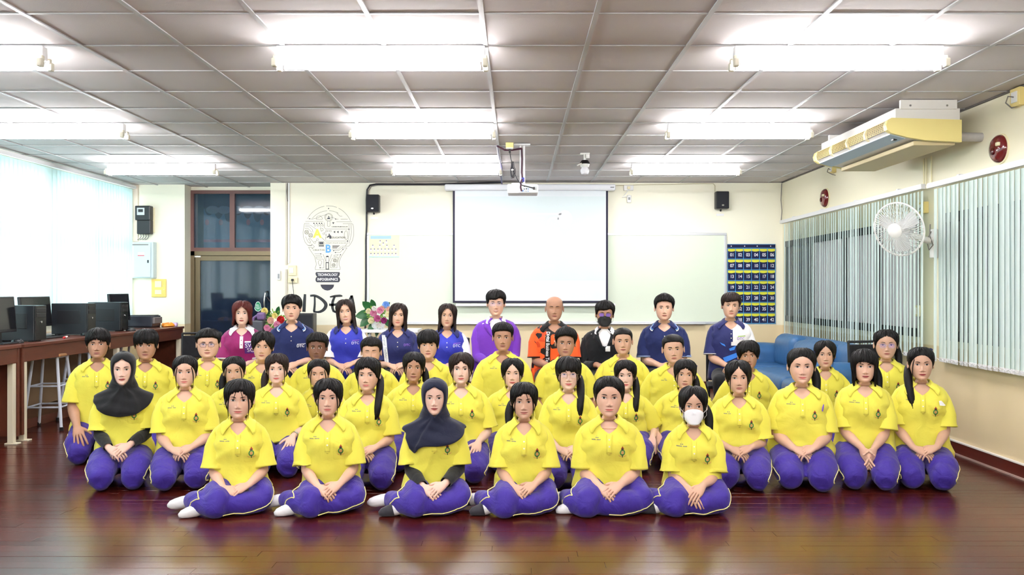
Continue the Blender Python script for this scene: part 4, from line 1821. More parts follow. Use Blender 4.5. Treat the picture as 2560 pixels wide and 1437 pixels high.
def person(spec, idx):
 sp = dict(female=True, tone='light', hs=.95, s=1.0, bw=1.0, lean=.03, xs=0.0, roll=0.0, yaw=0.0, pitch=0.0, pose='seiza', hair='tied',
    shirt='yellow', arms='lap', fine=1.0)
 sp.update(spec)
 rs = np.random.RandomState(100 + idx)
 fem = sp['female']
 Y = sp['Y']
 top_th = STYLE.get(sp.get('hair'), {}).get('top', .016) if not sp.get('hijab') else .018
 P0 = W(sp['px'], sp['top'], Y)
 hs, s = sp['hs'], sp['s']
 zchin = P0.z - (.2225 + top_th) * hs
 zs = zchin - sp.get('neck', .070) * s
 zp = sp.get('zp', {'seiza': .17, 'side': .085, 'chair': .50}[sp['pose']])
 face = Face(fw=sp.get('fw', 1.06) * 1.03, jaw=sp.get('jaw', 1.0 if fem else 1.06), nose=sp.get('nose', .78 if fem else .95), lips=1.0 if fem else .85, male=not fem)
 tor = Torso(zs, zp, bw=sp['bw'], female=fem, belly=sp.get('belly', 0.0), lean=sp['lean'], xs=sp['xs'], depth=sp.get('depth', 1.0))
 R0 = rotm(sp['pitch'], sp['roll'], sp['yaw'])
 hy = .022
 piv = np.array([0, 0, .03 * hs])

 def T(p):
  q = np.asarray(p, float) * hs
  q = (q - piv) @ R0.T + piv
  return q + np.array([0, -hy, zchin])

 # ---------------- body
 pm = PM()
 rows = [T(to_person(face.ring(z))) for z in HEAD_Z]
 nw = (.94 if fem else 1.08) * sp.get('nk', 1.0)
 for (z, w_, f_, b_) in ((-.003, .039, .076, .050), (-.008, .043, .063, .051), (-.015, .0465, .051, .053), (-.028, .048, .044, .055)):
  sa, ca = np.sin(AZ), np.cos(AZ)
  x = w_ * nw * sa
  y = np.where(ca > 0, f_, b_) * ca
  rows.append(T(to_person(np.stack([x, y, np.full(NSEG, z)], 1))))
 nhead = len(rows)
 zlist = [zs + .044, zs + .024, zs + .004, zs - .016, zs - .036, zs - .056, zs - .076, zs - .096, zs - .125, zs - .16]
 zlist += list(np.linspace(zs - .16, zp - .05, 6)[1:])
 zlist = [z for z in zlist if z >= zp - .06]
 dg_ = np.abs((np.degrees(AZ) + 180) % 360 - 180)
 shrink = -.036 * np.clip((dg_ - 34) / 22, 0, 1)
 for z in zlist:
  rows.append(tor.pt(AZ, z, shrink * np.clip((zs + .046 - z) / .03, 0, 1)))
 o = pm.add(np.concatenate(rows), [])
 r0 = nhead + 2
 skip = set()
 for j0 in (JR, JL):
  for i in range(5):
   for j in range(5):
    skip.add((r0 + i, (j0 + j) % NSEG))
 for i in range(len(rows) - 1):
  for j in range(NSEG):
   if (i, j) in skip:
    continue
   j2 = (j + 1) % NSEG
   pm.f.append((i * NSEG + j, i * NSEG + j2, (i + 1) * NSEG + j2, (i + 1) * NSEG + j))
 pm.f.append(tuple(range(NSEG - 1, -1, -1)))
 pm.f.append(tuple((len(rows) - 1) * NSEG + j for j in range(NSEG)))
 pm.m = [0] * len(pm.f)
 # ---------------- arms
 l1, l2 = .262 * s, .232 * s
 hsz = (.92 if fem else 1.0) * s
 ar = (.92 if fem else 1.03) * sp.get('armw', 1.0) * s
 lap = sp.get('lap', {'seiza': (.245, .250), 'side': (.235, .150), 'chair': (.26, .64)}[sp['pose']])
 arms = []
 for sx in (-1, 1):
  Sh = np.array([sx * .146 * sp['bw'], .006, zs - .032])
  A = sp['arms'] if not isinstance(sp['arms'], tuple) else sp['arms'][0 if sx < 0 else 1]
  ly, lz = lap
  sd = 1.0 if sx < 0 else -1.0
  n_ = np.array([0, 0, 1.0])
  curl, spread = (.30, .35, .25), .05
  thumb = .35
  if A == 'lap':
   off = .012 if sx > 0 else 0.0
   Wr = np.array([sx * .075 + sp['xs'] * .8, -ly, lz + .016 + off])
   d = np.array([-sx * .86, -.36, -.30])
   n_ = np.array([-sx * .10, -.45, .88])
   curl = (.42, .50, .30)
  elif A == 'clasp':
   off = .016 if sx > 0 else 0.0
   Wr = np.array([sx * .066 + sp['xs'] * .8, -ly, lz + .02 + off])
   d = np.array([-sx * .70, -.62, -.30])
   n_ = np.array([sx * .30, -.42, .80])
   curl = (.65, .75, .45)
  elif A == 'down':          # palms together, fingers towards the floor
   Wr = np.array([sx * .040 + sp['xs'] * .8, -ly - .01, lz + .035])
   d = np.array([-sx * .25, -.55, -.80])
   n_ = np.array([sx * .75, -.45, .30])
   curl = (.25, .25, .15)
  elif A == 'thigh':
   Wr = np.array([sx * .125, -ly + .02, lz + .02])
   d = np.array([-sx * .22, -.80, -.52])
   n_ = np.array([sx * .15, -.45, .86])
   curl, spread, thumb = (.22, .25, .2), .12, .55
  elif A == 'cross':         # resting on the opposite side of the lap
   Wr = np.array([sx * .045 + sp['xs'] * .8, -ly - .01, lz + (.030 if sx > 0 else .012)])
   d = np.array([-sx * .55, -.70, -.50])
   n_ = np.array([sx * .10, -.55, .80])
   curl = (.35, .35, .2)
  else:                      # hidden at the side
   Wr = np.array([sx * .20, -.16, max(lz - .02, .06)])
   d = np.array([-sx * .1, -.7, -.6])
  out_h = sp.get('elbow', .34)
  El = ik_elbow(Sh, Wr, l1, l2, np.array([sx * out_h, .75, -.45]))
  # keep the wrist inside reach
  v2 = Wr - El
  v2n = np.linalg.norm(v2)
  Wr = El + v2 / v2n * min(v2n, l2 * 1.12)
  pth, rad = [], []
  for dx_, dz_, r in ((-.050, -.020, .030), (-.014, -.030, .035)):
   pth.append(Sh + np.array([sx * dx_, 0, dz_]))
   rad.append(r * ar)
  for t, r in ((.30, .043), (.60, .041), (.86, .037)):
   pth.append(Sh + (El - Sh) * t)
   rad.append(r * ar)
  pth.append(El + (Sh - El) * .02)
  rad.append(.0365 * ar)
  for t, r in ((.16, .0375), (.38, .0365), (.66, .0305), (.88, .0255), (1.0, .0245)):
   pth.append(El + (Wr - El) * t)
   rad.append(r * ar)
  dd = d / np.linalg.norm(d)
  nn = n_ - dd * (n_ @ dd)
  nn /= np.linalg.norm(nn)
  rr_ = np.cross(nn, dd) * sd
  rings = limb_rings(pth, rad, rr_, sd, .92)
  pids = patch_ring(rows, r0, JR if sx > 0 else JL)
  last = add_limb(pm, pids, rings)
  hand(pm, last, Wr, d, n_, sd, hsz, curl, spread, thumb)
  arms.append((Sh, El, Wr))
 if sp.get('ears', True):
  ears(pm, T, face)
 root = bpy.data.objects.new('person', None)
 body = pm.build('person', SKIN[sp['tone']])
 bpy.data.objects.remove(root)
 th = math.atan2(-P0.x, Y) * sp.get('face_cam', .75) + sp.get('turn', 0.0)
 body.location = (P0.x, Y, 0)
 body.rotation_euler = (0, 0, th)
 tag(body, sp['label'], 'person', sp.get('group', 'people in the group photo'))
 face_parts(pm, body, T, face, sp)
 if sp.get('hijab'):
  hijab(body, T, face, tor, sp, hs, zchin, M_hijabk if sp['hijab'] == 'k' else M_hijabn, idx)
 else:
  make_hair(body, T, face, sp, idx + 7)
 if sp.get('glasses'):
  gm, rd, tint = sp['glasses']
  glasses(body, T, face, gm, rd, tint)
 if sp.get('mask'):
  face_mask(body, T, face, sp['mask'])
 garments(body, sp, tor, zs, zp, arms, rs, idx)
 if sp.get('extra'):
  sp['extra'](body, sp, tor, zs, zp, arms, T, face)
 return body


def shirt_mesh(sp, tor, zs, zp, arms, rs, idx):
 pose = sp['pose']
 zh = sp.get('hem', {'seiza': zp + .035, 'side': zp + .04, 'chair': zp - .02}[pose])
 hemback = zh - .05
 loose = sp.get('loose', .022)
 offs = lambda z: np.interp(z, [zh - .06, zh, zh + .12, zs - .14, zs - .05, zs + .05], [loose + .016, loose + .014, loose + .008, loose * .75, .010, .006])
 vd = sp.get('vdip', .085)
 dip = vd * np.clip(1 - np.abs((np.degrees(AZ) + 180) % 360 - 180) / sp.get('vaz', 30.0), 0, 1)
 zl = [zs + .050, zs + .037, zs + .025, zs + .012, zs - .014, zs - .040, zs - .066, zs - .092, zs - .118]
 nlow = 12
 low = np.linspace(0, 1, nlow + 1)[1:]
 rows = []
 cz = np.cos(AZ)
 for z in zl:
  fade = max(0, 1 - (zs + .05 - z) / .16)
  rows.append((np.full(NSEG, z) - dip * fade))
 zend = np.where(cz > 0, zh + 0 * cz, zh) - .05 * (1 - np.clip(cz + .3, 0, 1)) * (pose != 'chair')
 for t in low:
  rows.append(rows[8] * (1 - t) + zend * t)
 pm = PM()
 V = []
 for zr in rows:
  of = offs(zr)
  p = tor.pt(AZ, zr, of)
  # cloth rests on the lap in front
  k = np.clip((zh + .10 - zr) / .10, 0, 1) * np.clip(cz, 0, 1) * sp.get('lapflare', .018 if pose != 'chair' else 0)
  p[:, 1] -= k
  V.append(p)
 nr = len(V)
 inner = V[-1].copy()
 inner[:, :2] = (inner[:, :2] - inner[:, :2].mean(0)) * .93 + inner[:, :2].mean(0)
 inner[:, 2] += .015
 V.append(inner)
 pm.add(np.concatenate(V), [])
 r0 = 3
 skip = set()
 for j0 in (JR, JL):
  for i in range(5):
   for j in range(5):
    skip.add((r0 + i, (j0 + j) % NSEG))
 for i in range(nr):
  for j in range(NSEG):
   if (i, j) in skip:
    continue
   j2 = (j + 1) % NSEG
   pm.f.append((i * NSEG + j, i * NSEG + j2, (i + 1) * NSEG + j2, (i + 1) * NSEG + j))
 pm.m = [0] * len(pm.f)
 sl = sp.get('sleeve', .86)
 sw = sp.get('sleevew', 1.0)
 nbody = pm.n
 for q, sx in enumerate((-1, 1)):
  Sh, El, Wr = arms[q]
  ax = (El - Sh)
  ln = np.linalg.norm(ax)
  ax = ax / ln
  u = np.cross(ax, np.array([0, 1.0, 0]))
  u /= np.linalg.norm(u)
  pth, rad = [], []
  if sl > 1:      # long sleeve to the wrist
   for dx_, dz_, r in ((-.016, -.012, .056), (.006, -.028, .060)):
    pth.append(Sh + np.array([sx * dx_, 0, dz_]))
    rad.append(r * sw)
   prof = [(.40, .064), (.70, .060), (.95, .056)]
   for t, r in prof:
    pth.append(Sh + ax * ln * t)
    rad.append(r * sw)
   for t, r in ((.15, .054), (.4, .050), (.7, .044), (.93, .039), (.90, .034)):
    pth.append(El + (Wr - El) * t)
    rad.append(r * sw)
  else:
   for dx_, dz_, r in ((-.014, -.008, .056), (.010, -.022, .059)):
    pth.append(Sh + np.array([sx * dx_, 0, dz_]))
    rad.append(r * sw)
   for t, r in ((.34, .064), (.54, .070), (.72, .075), (sl - .03, .0800), (sl, .081), (sl - .015, .074), (sl - .10, .066)):
    c = Sh + ax * ln * t
    c = c + np.array([0, 0, -.006 * t]) + np.array([sx * .004, 0, 0])
    pth.append(c)
    rad.append(r * sw)
  k = len(pth)
  rings = []
  uu = u
  for i in range(k):
   if i < k - 2 or sl > 1:
    t_ = pth[min(k - 1, i + 1)] - pth[max(0, i - 1)]
    if i >= k - 3 and sl <= 1:
     t_ = ax
    if i == k - 1 and sl > 1:
     t_ = Wr - El
    t_ = t_ / np.linalg.norm(t_)
    uu = uu - t_ * (uu @ t_)
    uu /= np.linalg.norm(uu)
    w_ = np.cross(t_, uu)
   rings.append(pth[i] + np.outer(np.cos(PHI), uu) * rad[i] * 1.0 + np.outer(np.sin(PHI), w_) * rad[i] * .86)
  pids = patch_ring(V, r0, JR if sx > 0 else JL)
  add_limb(pm, pids, rings)
 v = pm.verts()
 # smooth the armholes
 d = np.minimum(np.linalg.norm(v - arms[0][0], axis=1), np.linalg.norm(v - arms[1][0], axis=1))
 mask = np.clip(1 - (d - .075) / .05, 0, 1)
 mask[:NSEG * 3] = 0
 v = lap_smooth(v, pm.f, mask, 5, .5)
 # folds
 n = vert_normals(v, pm.f)
 amp = sp.get('fold', 1.0)
 zrel = np.clip((zs - .05 - v[:, 2]) / max(.1, zs - zh), 0, 1)
 f1 = wnoise(v * np.array([1, 1, 1.5]), 40 + idx, 22)
 f2 = wnoise(v * np.array([1.4, 1.4, .5]), 80 + idx, 34)
 ridge = 1 - np.abs(np.sin(f1 * 1.6)) * 2
 disp = .0055 * f1 * (.30 + zrel) + .0034 * f2 * (.3 + zrel) + .0050 * ridge * zrel
 # gathered folds running from the armpit to the waist
 for q in (0, 1):
  Sh = arms[q][0]
  dd = v - (Sh + np.array([0, -.05, -.09]))
  along = -(dd[:, 2]) + np.abs(dd[:, 0]) * .7
  disp += .0065 * np.sin(along * 70 + idx) * np.exp(-(np.linalg.norm(dd, axis=1) / .10) ** 2)
 lock_ = np.ones(len(v))
 lock_[:NSEG * 3] = .15
 nsl = (pm.n - nbody) // 2
 sl_ = np.arange(pm.n) >= nbody
 disp = np.where(sl_, disp * .7, disp)
 v = v + n * (disp * 1.4 * amp * lock_)[:, None]
 return pm, v, nbody, zh


def collar(body, sp, tor, zs, m_, tip_m=None):
 nu, nv = 45, 7
 a0 = math.radians(sp.get('colopen', 15))
 aa = np.linspace(a0, 2 * PI - a0, nu)
 fr = np.clip(np.cos(aa), 0, 1)
 near = np.exp(-((np.minimum(aa, 2 * PI - aa) - a0) / .34) ** 2)
 pm = PM()
 sgn = np.where(aa < PI, 1, -1)
 G = []
 zf = zs + .070 - .030 * fr ** 1.5
 for v in np.linspace(-.35, sp.get('colmax', 1.0), nv + 2):
  if v < 0:
   z = zf + v * .05 * (1 - near)
   az = aa
   of = .004 + .004 * near
  else:
   z_out = zs + .036 - .018 * fr - .052 * near
   az_out = aa + sgn * near * .24
   z = zf * (1 - v) + z_out * v
   az = aa * (1 - v) + az_out * v
   of = .009 + .006 * v + .006 * math.sin(PI * min(1, v)) + .004 * (v > .95)
  p = tor.pt(az, z, of)
  p[:, 1] -= .004 * fr * max(v, 0)
  G.append(p)
 pm.add(np.concatenate(G), grid_faces(len(G), nu, False))
 o = pm.build('collar', m_, body, recalc=False)
 sol = o.modifiers.new('thickness', 'SOLIDIFY')
 sol.thickness = .003
 sol.offset = 0
 if tip_m:
  for k, (v0, v1) in enumerate(((.70, .78), (.84, .95))):
   pm2 = PM()
   rows_ = []
   for v in (v0, v1):
    z_out = zs + .036 - .018 * fr - .052 * near
    az_out = aa + sgn * near * .24
    z = zf * (1 - v) + z_out * v
    az = aa * (1 - v) + az_out * v
    p = tor.pt(az, z, .009 + .006 * v + .006 * math.sin(PI * v) + .0045)
    p[:, 1] -= .004 * fr * v
    rows_.append(p)
   pm2.add(np.concatenate(rows_), grid_faces(2, nu, False))
   pm2.build('collar_stripe', tip_m[k], o, recalc=False)
 return o


def strip(bvh, x0, x1, z0, z1, nx, nz, off, skew=0.0):
 P = [(x0 + (x1 - x0) * i / (nx - 1) + skew * (j / (nz - 1)), z0 + (z1 - z0) * j / (nz - 1)) for j in range(nz) for i in range(nx)]
 return surf_hits(bvh, P, off), grid_faces(nz, nx, False)


def poly_decal(pm, bvh, pts, off, cx=None):
 c = np.mean(pts, axis=0)
 P = [tuple(c)] + [tuple(p) for p in pts]
 H = surf_hits(bvh, P, off)
 n = len(pts)
 pm.add(H, [(0, 1 + i, 1 + (i + 1) % n) for i in range(n)])


def emblem(body, bvh, cx, cz, k=1.0):
 pm = PM()
 # red flame on top
 pm.mi = 1
 poly_decal(pm, bvh, [(cx + .012 * k * x, cz + k * (.018 + .022 * z)) for x, z in ((0, 1), (.45, .55), (.85, .2), (.75, -.2), (0, -.5), (-.75, -.2), (-.85, .2), (-.45, .55))], .0046)
 # dark inner drop
 pm.mi = 3
 poly_decal(pm, bvh, [(cx + .006 * k * math.cos(a), cz + k * (.019 + .008 * math.sin(a))) for a in np.linspace(0, 2 * PI, 8, endpoint=False)], .0054)
 # green wreath ring
 pm.mi = 0
 n = 14
 A = np.linspace(0, 2 * PI, n, endpoint=False)
 P = [(cx + .0175 * k * math.sin(a), cz - .004 * k + .021 * k * math.cos(a)) for a in A] + [(cx + .0105 * k * math.sin(a), cz - .004 * k + .013 * k * math.cos(a)) for a in A]
 pm.add(surf_hits(bvh, P, .0050), [(i, (i + 1) % n, n + (i + 1) % n, n + i) for i in range(n)])
 pm.mi = 2
 poly_decal(pm, bvh, [(cx + .0095 * k * math.cos(a), cz - .004 * k + .012 * k * math.sin(a)) for a in A], .0054)
 # stem and scroll
 pm.mi = 3
 poly_decal(pm, bvh, [(cx - .0022 * k, cz - .015 * k), (cx + .0022 * k, cz - .015 * k), (cx + .003 * k, cz - .037 * k), (cx - .003 * k, cz - .037 * k)], .0058)
 pm.mi = 2
 for sx in (-1, 1):
  poly_decal(pm, bvh, [(cx + sx * k * x, cz + k * z) for x, z in ((.007, -.029), (.020, -.025), (.027, -.020), (.026, -.024), (.018, -.031), (.008, -.034))], .0050)
 return pm.build('emblem', [M_egreen, M_ered, M_eor, M_edk], body, recalc=False)


def name_mark(body, bvh, cx, cz, seed, k=1.0):
 """two embroidered words with two small letters over them, too small to read"""
 r_ = random.Random(seed)
 pm = PM()
 x = cx - .030 * k
 for word in (r_.randint(5, 7), r_.randint(4, 6)):
  for _ in range(word):
   w_ = .0032 * k
   h_ = .0058 * k
   z0 = cz - h_ / 2
   for seg in range(2):
    a = x + seg * w_ * .55
    poly_decal(pm, bvh, [(a, z0), (a + .0011 * k, z0), (a + .0013 * k, z0 + h_ * r_.uniform(.7, 1.0)), (a, z0 + h_)], .0024)
   if r_.random() < .6:
    poly_decal(pm, bvh, [(x, z0 + h_ * .8), (x + w_ * .8, z0 + h_ * .8), (x + w_ * .8, z0 + h_), (x, z0 + h_)], .0026)
   else:
    poly_decal(pm, bvh, [(x, z0), (x + w_ * .8, z0), (x + w_ * .8, z0 + h_ * .22), (x, z0 + h_ * .22)], .0026)
   x += .0048 * k
  x += .006 * k
 for dx in (-.006, .004):
  poly_decal(pm, bvh, [(cx + dx * k, cz + .009 * k), (cx + dx * k + .005 * k, cz + .009 * k), (cx + dx * k + .005 * k, cz + .0135 * k), (cx + dx * k, cz + .0135 * k)], .0024)
 poly_decal(pm, bvh, [(cx - .001, cz + .020 * k), (cx + .0012, cz + .020 * k), (cx, cz + .0245 * k)], .0024)
 return pm.build('name_embroidery', M_ink, body, recalc=False)


def leg_paths(sp, tor, zp):
 """list of (points, radii) for trouser tubes, plus feet [(ankle, toe direction)], plus piping paths"""
 pose = sp['pose']
 bw = sp['bw']
 cx, cy = tor.c(zp)
 cx = float(cx)
 yb = -float(cy)                     # pelvis lies behind
 lw = sp.get('legw', 1.0)
 tubes, feet, pipes = [], [], []
 if pose == 'seiza':
  kn = sp.get('knee', .100)
  kf = sp.get('kneef', .40)
  hz = max(.165, zp + .0)
  for sx in (-1, 1):
   hip = np.array([cx + sx * .088 * bw, yb + .02, hz])
   knee = np.array([cx + sx * kn, yb - kf, .098])
   ank = np.array([cx + sx * .085, yb + .06, .062])
   p = [hip, hip * .6 + knee * .4 + np.array([sx * .012, 0, .018]), hip * .2 + knee * .8 + np.array([sx * .010, 0, .016]), knee]
   tubes.append((p, [.108 * lw, .106 * lw, .098 * lw, .086 * lw]))
   p2 = [knee + np.array([0, -.004, -.028]), knee * .6 + ank * .4 + np.array([sx * .012, 0, -.02]), ank]
   tubes.append((p2, [.066, .062, .052]))
   feet.append((ank, np.array([0, 1.0, -.1])))
   pipes.append([hip + np.array([sx * .16, -.02, .02]), (hip + knee) / 2 + np.array([sx * .17, -.03, .035]), knee + np.array([sx * .16, -.02, .03]), knee + np.array([sx * .14, -.09, -.02]), knee + np.array([sx * .15, .02, -.09])])
  tubes.append(([np.array([cx - .07, yb + .02, hz]), np.array([cx + .07, yb + .02, hz])], [.125, .125]))
  tubes.append(([np.array([cx, yb + .03, hz - .03]), np.array([cx, yb + .02, hz + .0])], [.125 * bw, .118 * bw]))
  if zp > .24:
   tubes.append(([np.array([cx - .05, yb + .04, .12]), np.array([cx + .05, yb + .04, .12])], [.118, .118]))
 elif pose == 'side':
  m_ = sp.get('mirror', 1)
  hz = .105
  # leg A: knee to the viewer's right, shin folded back to the left under leg B
  hipA = np.array([cx + m_ * .075, yb + .00, hz])
  kneeA = np.array([cx + m_ * sp.get('ka', .145), yb - .215, .088])
  ankA = np.array([cx - m_ * .175, yb - .265, .050])
  tubes.append(([hipA, hipA * .5 + kneeA * .5 + np.array([m_ * .012, .02, .012]), kneeA], [.092 * lw, .088 * lw, .074 * lw]))
  tubes.append(([kneeA + np.array([0, -.01, -.014]), (kneeA * .66 + ankA * .34) + np.array([0, -.055, -.006]), kneeA * .3 + ankA * .7 + np.array([0, -.035, .005]), ankA], [.070, .072 * lw, .060 * lw, .045]))
  # leg B: thigh forward and to the left, shin folded back to the left
  hipB = np.array([cx - m_ * .075, yb + .00, hz])
  kneeB = np.array([cx - m_ * sp.get('kb', .105), yb - .335, .092])
  ankB = np.array([cx - m_ * sp.get('ab', .265), yb - .125, .066])
  tubes.append(([hipB, hipB * .5 + kneeB * .5 + np.array([-m_ * .02, 0, .010]), kneeB + np.array([0, .02, .008])], [.094 * lw, .088 * lw, .078 * lw]))
  tubes.append(([kneeB + np.array([0, .0, -.02]), kneeB * .5 + ankB * .5 + np.array([-m_ * .02, -.015, -.004]), ankB], [.074 * lw, .066 * lw, .055]))
  tubes.append(([np.array([cx - .08, yb + .03, .10]), np.array([cx + .08, yb + .03, .10])], [.098 * bw, .098 * bw]))
  feet = [(ankA, np.array([-m_ * 1.0, -.10, -.08])), (ankB, np.array([-m_ * .96, .22, -.06]))]
  pipes.append([hipB + np.array([-m_ * .12, -.06, .10]), hipB * .5 + kneeB * .5 + np.array([-m_ * .13, -.02, .08]), kneeB * .6 + ankB * .4 + np.array([-m_ * .06, -.08, .07]), kneeB * .3 + ankB * .7 + np.array([-m_ * .0, -.10, .03]), ankB + np.array([m_ * .02, -.09, -.02])])
  pipes.append([kneeA + np.array([m_ * .12, .08, .06]), kneeA + np.array([m_ * .14, -.02, .0]), kneeA + np.array([m_ * .08, -.12, -.07]), (kneeA * .7 + ankA * .3) + np.array([0, -.14, -.085]), (kneeA * .45 + ankA * .55) + np.array([0, -.13, -.085])])
 else:
  for sx in (-1, 1):
   hip = np.array([cx + sx * .085 * bw, yb + .02, .535])
   knee = np.array([cx + sx * .115, yb - .40, .515])
   ank = np.array([cx + sx * .115, yb - .38, .10])
   tubes.append(([hip, (hip + knee) / 2, knee], [.088, .082, .066]))
   tubes.append(([knee + np.array([0, 0, .0]), (knee + ank) / 2, ank], [.066, .058, .052]))
   feet.append((ank + np.array([0, 0, -.03]), np.array([0, -1.0, -.12])))
  tubes.append(([np.array([cx - .07, yb + .02, .545]), np.array([cx + .07, yb + .02, .545])], [.105, .105]))
 return tubes, feet, pipes


def garments(body, sp, tor, zs, zp, arms, rs, idx):
 sh = sp['shirt']
 pm, v, nbody, zh = shirt_mesh(sp, tor, zs, zp, arms, rs, idx)
 bvh = BVHTree.FromPolygons([Vector(p) for p in v], pm.f)
 if sh == 'yellow':
  so = pm.build('shirt', M_yel, body, v)
  if not sp.get('hijab'):
   collar(body, sp, tor, zs, M_yel)
  zv = zs + .05 - sp.get('vdip', .085) - .002
  g, f = strip(bvh, -.0155, .0155, zv + .004, zs - .150, 5, 12, .0028)
  q = PM()
  q.add(g, f)
  # pointed end of the placket
  e = surf_hits(bvh, [(-.0155, zs - .150), (.0155, zs - .150), (0, zs - .162)], .0028)
  q.add(e, [(0, 1, 2)])
  po = q.build('placket', M_yel, body, recalc=False)
  sol = po.modifiers.new('thickness', 'SOLIDIFY')
  sol.thickness = .0022
  for zb in (zs - .068, zs - .108):
   c = surf_hits(bvh, [(0.0, zb)], .0050)[0]
   b_ = MB().lathe([(.0045, 0), (.0052, .001), (.0045, .0022), (.001, .0018)], 10, c, (0, -1, .1))
   b_.build('button', M_btn, body, smooth=True)
  # chest pocket with the school emblem
  px0 = sp.get('pocket', .078)
  q = PM()
  g, f = strip(bvh, px0 - .045, px0 + .045, zs - .098, zs - .205, 10, 12, .0022)
  gg = g.reshape(12, 10, 3)
  gg[1:-1, 0, 1] += .0026
  gg[1:-1, -1, 1] += .0026
  gg[-1, :, 1] += .0026
  q.add(g, f)
  q.build('pocket', M_yel, body, recalc=False)
  emblem(body, bvh, px0 + .002, zs - .142, .92)
  name_mark(body, bvh, -px0 + .002, zs - .068, idx)
  tm = M_purple
 else:
  tm = sh(body, sp, tor, zs, zp, arms, pm, v, nbody, bvh)
 # trousers
 tubes, feet, pipes = leg_paths(sp, tor, zp)
 q = PM()
 for p, r in tubes:
  # rounded ends
  p = [np.array(x, float) for x in p]
  d0 = (p[0] - p[1]) / np.linalg.norm(p[0] - p[1])
  d1 = (p[-1] - p[-2]) / np.linalg.norm(p[-1] - p[-2])
  cut = sp['pose'] != 'x'
  pp = [p[0] + d0 * r[0] * .8, p[0] + d0 * r[0] * .5] + p + [p[-1] + d1 * r[-1] * .5, p[-1] + d1 * r[-1] * .8]
  rr_ = [r[0] * .55, r[0] * .85] + list(r) + [r[-1] * .85, r[-1] * .55]
  tube_pm(q, pp, rr_, 14)
 me, tv, tn = remesh(q, sp.get('voxel', .0125), 4)
 amp = .0045 if sp['pose'] != 'chair' else .002
 f1 = wnoise(tv, 300 + idx, 26)
 f2 = wnoise(tv * np.array([1, 1, .6]), 340 + idx, 48)
 tv = tv + tn * (amp * .8 * f1 + amp * .35 * f2 - amp * .9 * np.exp(-(f1 * 2.2) ** 2))[:, None]
 tv[:, 2] = np.maximum(tv[:, 2], .004 + .002 * rs.rand())
 me.vertices.foreach_set('co', tv.ravel())
 me.materials.clear()
 me.materials.append(tm)
 me.polygons.foreach_set('use_smooth', [True] * len(me.polygons))
 me.update()
 me.name = 'trousers'
 to = place('trousers', me, body)
 if sh == 'yellow' and pipes:
  tb = BVHTree.FromPolygons([Vector(p) for p in tv], [tuple(pl.vertices) for pl in me.polygons])
  for path in pipes:
   P = np.array(path)
   t = np.linspace(0, 1, len(P))
   tt = np.linspace(0, 1, 34)
   C = np.stack([ci(t, P[:, i], tt) for i in range(3)], 1)
   pts = []
   for c in C:
    h = tb.find_nearest(Vector(c))
    if h[0] is not None:
     pts.append(h[0] + h[1] * .0012)
   b_ = MB().tube(pts, .0033, 5)
   b_.build('piping', M_pipe, to, smooth=True)
 # socks or shoes
 if sp['pose'] in ('side', 'chair') and not sp.get('nofeet'):
  for k, (an, d) in enumerate(feet):
   d = d / np.linalg.norm(d)
   q = PM()
   if sp['pose'] == 'side':
    p = [an - d * .05, an + d * .02, an + d * .055 + np.array([0, 0, -.006]), an + d * .10 + np.array([0, 0, -.014]), an + d * .130 + np.array([0, 0, -.018]), an + d * .148 + np.array([0, 0, -.022])]
    r = [.036, .036, .037, .033, .025, .011]
    nm, mm = 'sock', M_sock
   else:
    p = [an - d * .06, an, an + d * .08, an + d * .14, an + d * .17]
    r = [.03, .045, .042, .036, .016]
    nm, mm = 'shoe', M_blackcl
   tube_pm(q, p, r, 12)
   vv = q.verts()
   vv[:, 2] = np.maximum(vv[:, 2], .003)
   q.build(nm, mm, body, vv)
   if sp['pose'] == 'side' and sp.get('darksole') and k in sp['darksole']:
    q2 = PM()
    p2 = [an + d * .066 + np.array([0, 0, -.008]), an + d * .10 + np.array([0, 0, -.014]), an + d * .132 + np.array([0, 0, -.018]), an + d * .151 + np.array([0, 0, -.022])]
    tube_pm(q2, p2, [.0380, .0345, .0270, .012], 12)
    vv = q2.verts()
    vv[:, 2] = np.maximum(vv[:, 2], .002)
    q2.build('sock_toe', M_sockd, body, vv)
 if sp.get('undersleeve'):
  for (Sh, El, Wr) in arms:
   q = PM()
   pts = [Sh + (El - Sh) * .55, Sh + (El - Sh) * .85, El, El + (Wr - El) * .3, El + (Wr - El) * .65, El + (Wr - El) * .95]
   rings = frame_rings(pts, [.048, .046, .045, .043, .037, .032], np.array([1.0, .1, .1]), 16)
   q.add(np.concatenate(rings), grid_faces(len(pts), 16))
   vv = q.verts()
   nn = vert_normals(vv, q.f)
   vv = vv + nn * (.0025 * wnoise(vv, idx, 60))[:, None]
   q.build('undersleeve', M_hijabk, body, vv)
# ================================================================== THINGS ON THE BACK WALL
M_black = MATS['black_plastic']
M_blackg = mat('black_gloss', S(18, 18, 22), rough=.25)
M_grey = mat('grey_plastic', S(150, 152, 156), rough=.5)
M_cream = mat('cream_plastic', S(236, 228, 190), rough=.45)
M_yellowed = mat('yellowed_plastic', S(232, 212, 140), rough=.5, var=.05, vscale=5)
M_chrome = MATS['chrome']
M_cable = mat('black_cable', S(34, 32, 40), rough=.5)
M_greycable = mat('grey_cable', S(120, 116, 112), rough=.5)


def flat_poly(mb, pts, y, d=.0015):
 """thin vinyl cut-out on the wall (points x,z)"""
 mb.prism(pts, -d, lambda a, bb, c: (a, y + c, bb))


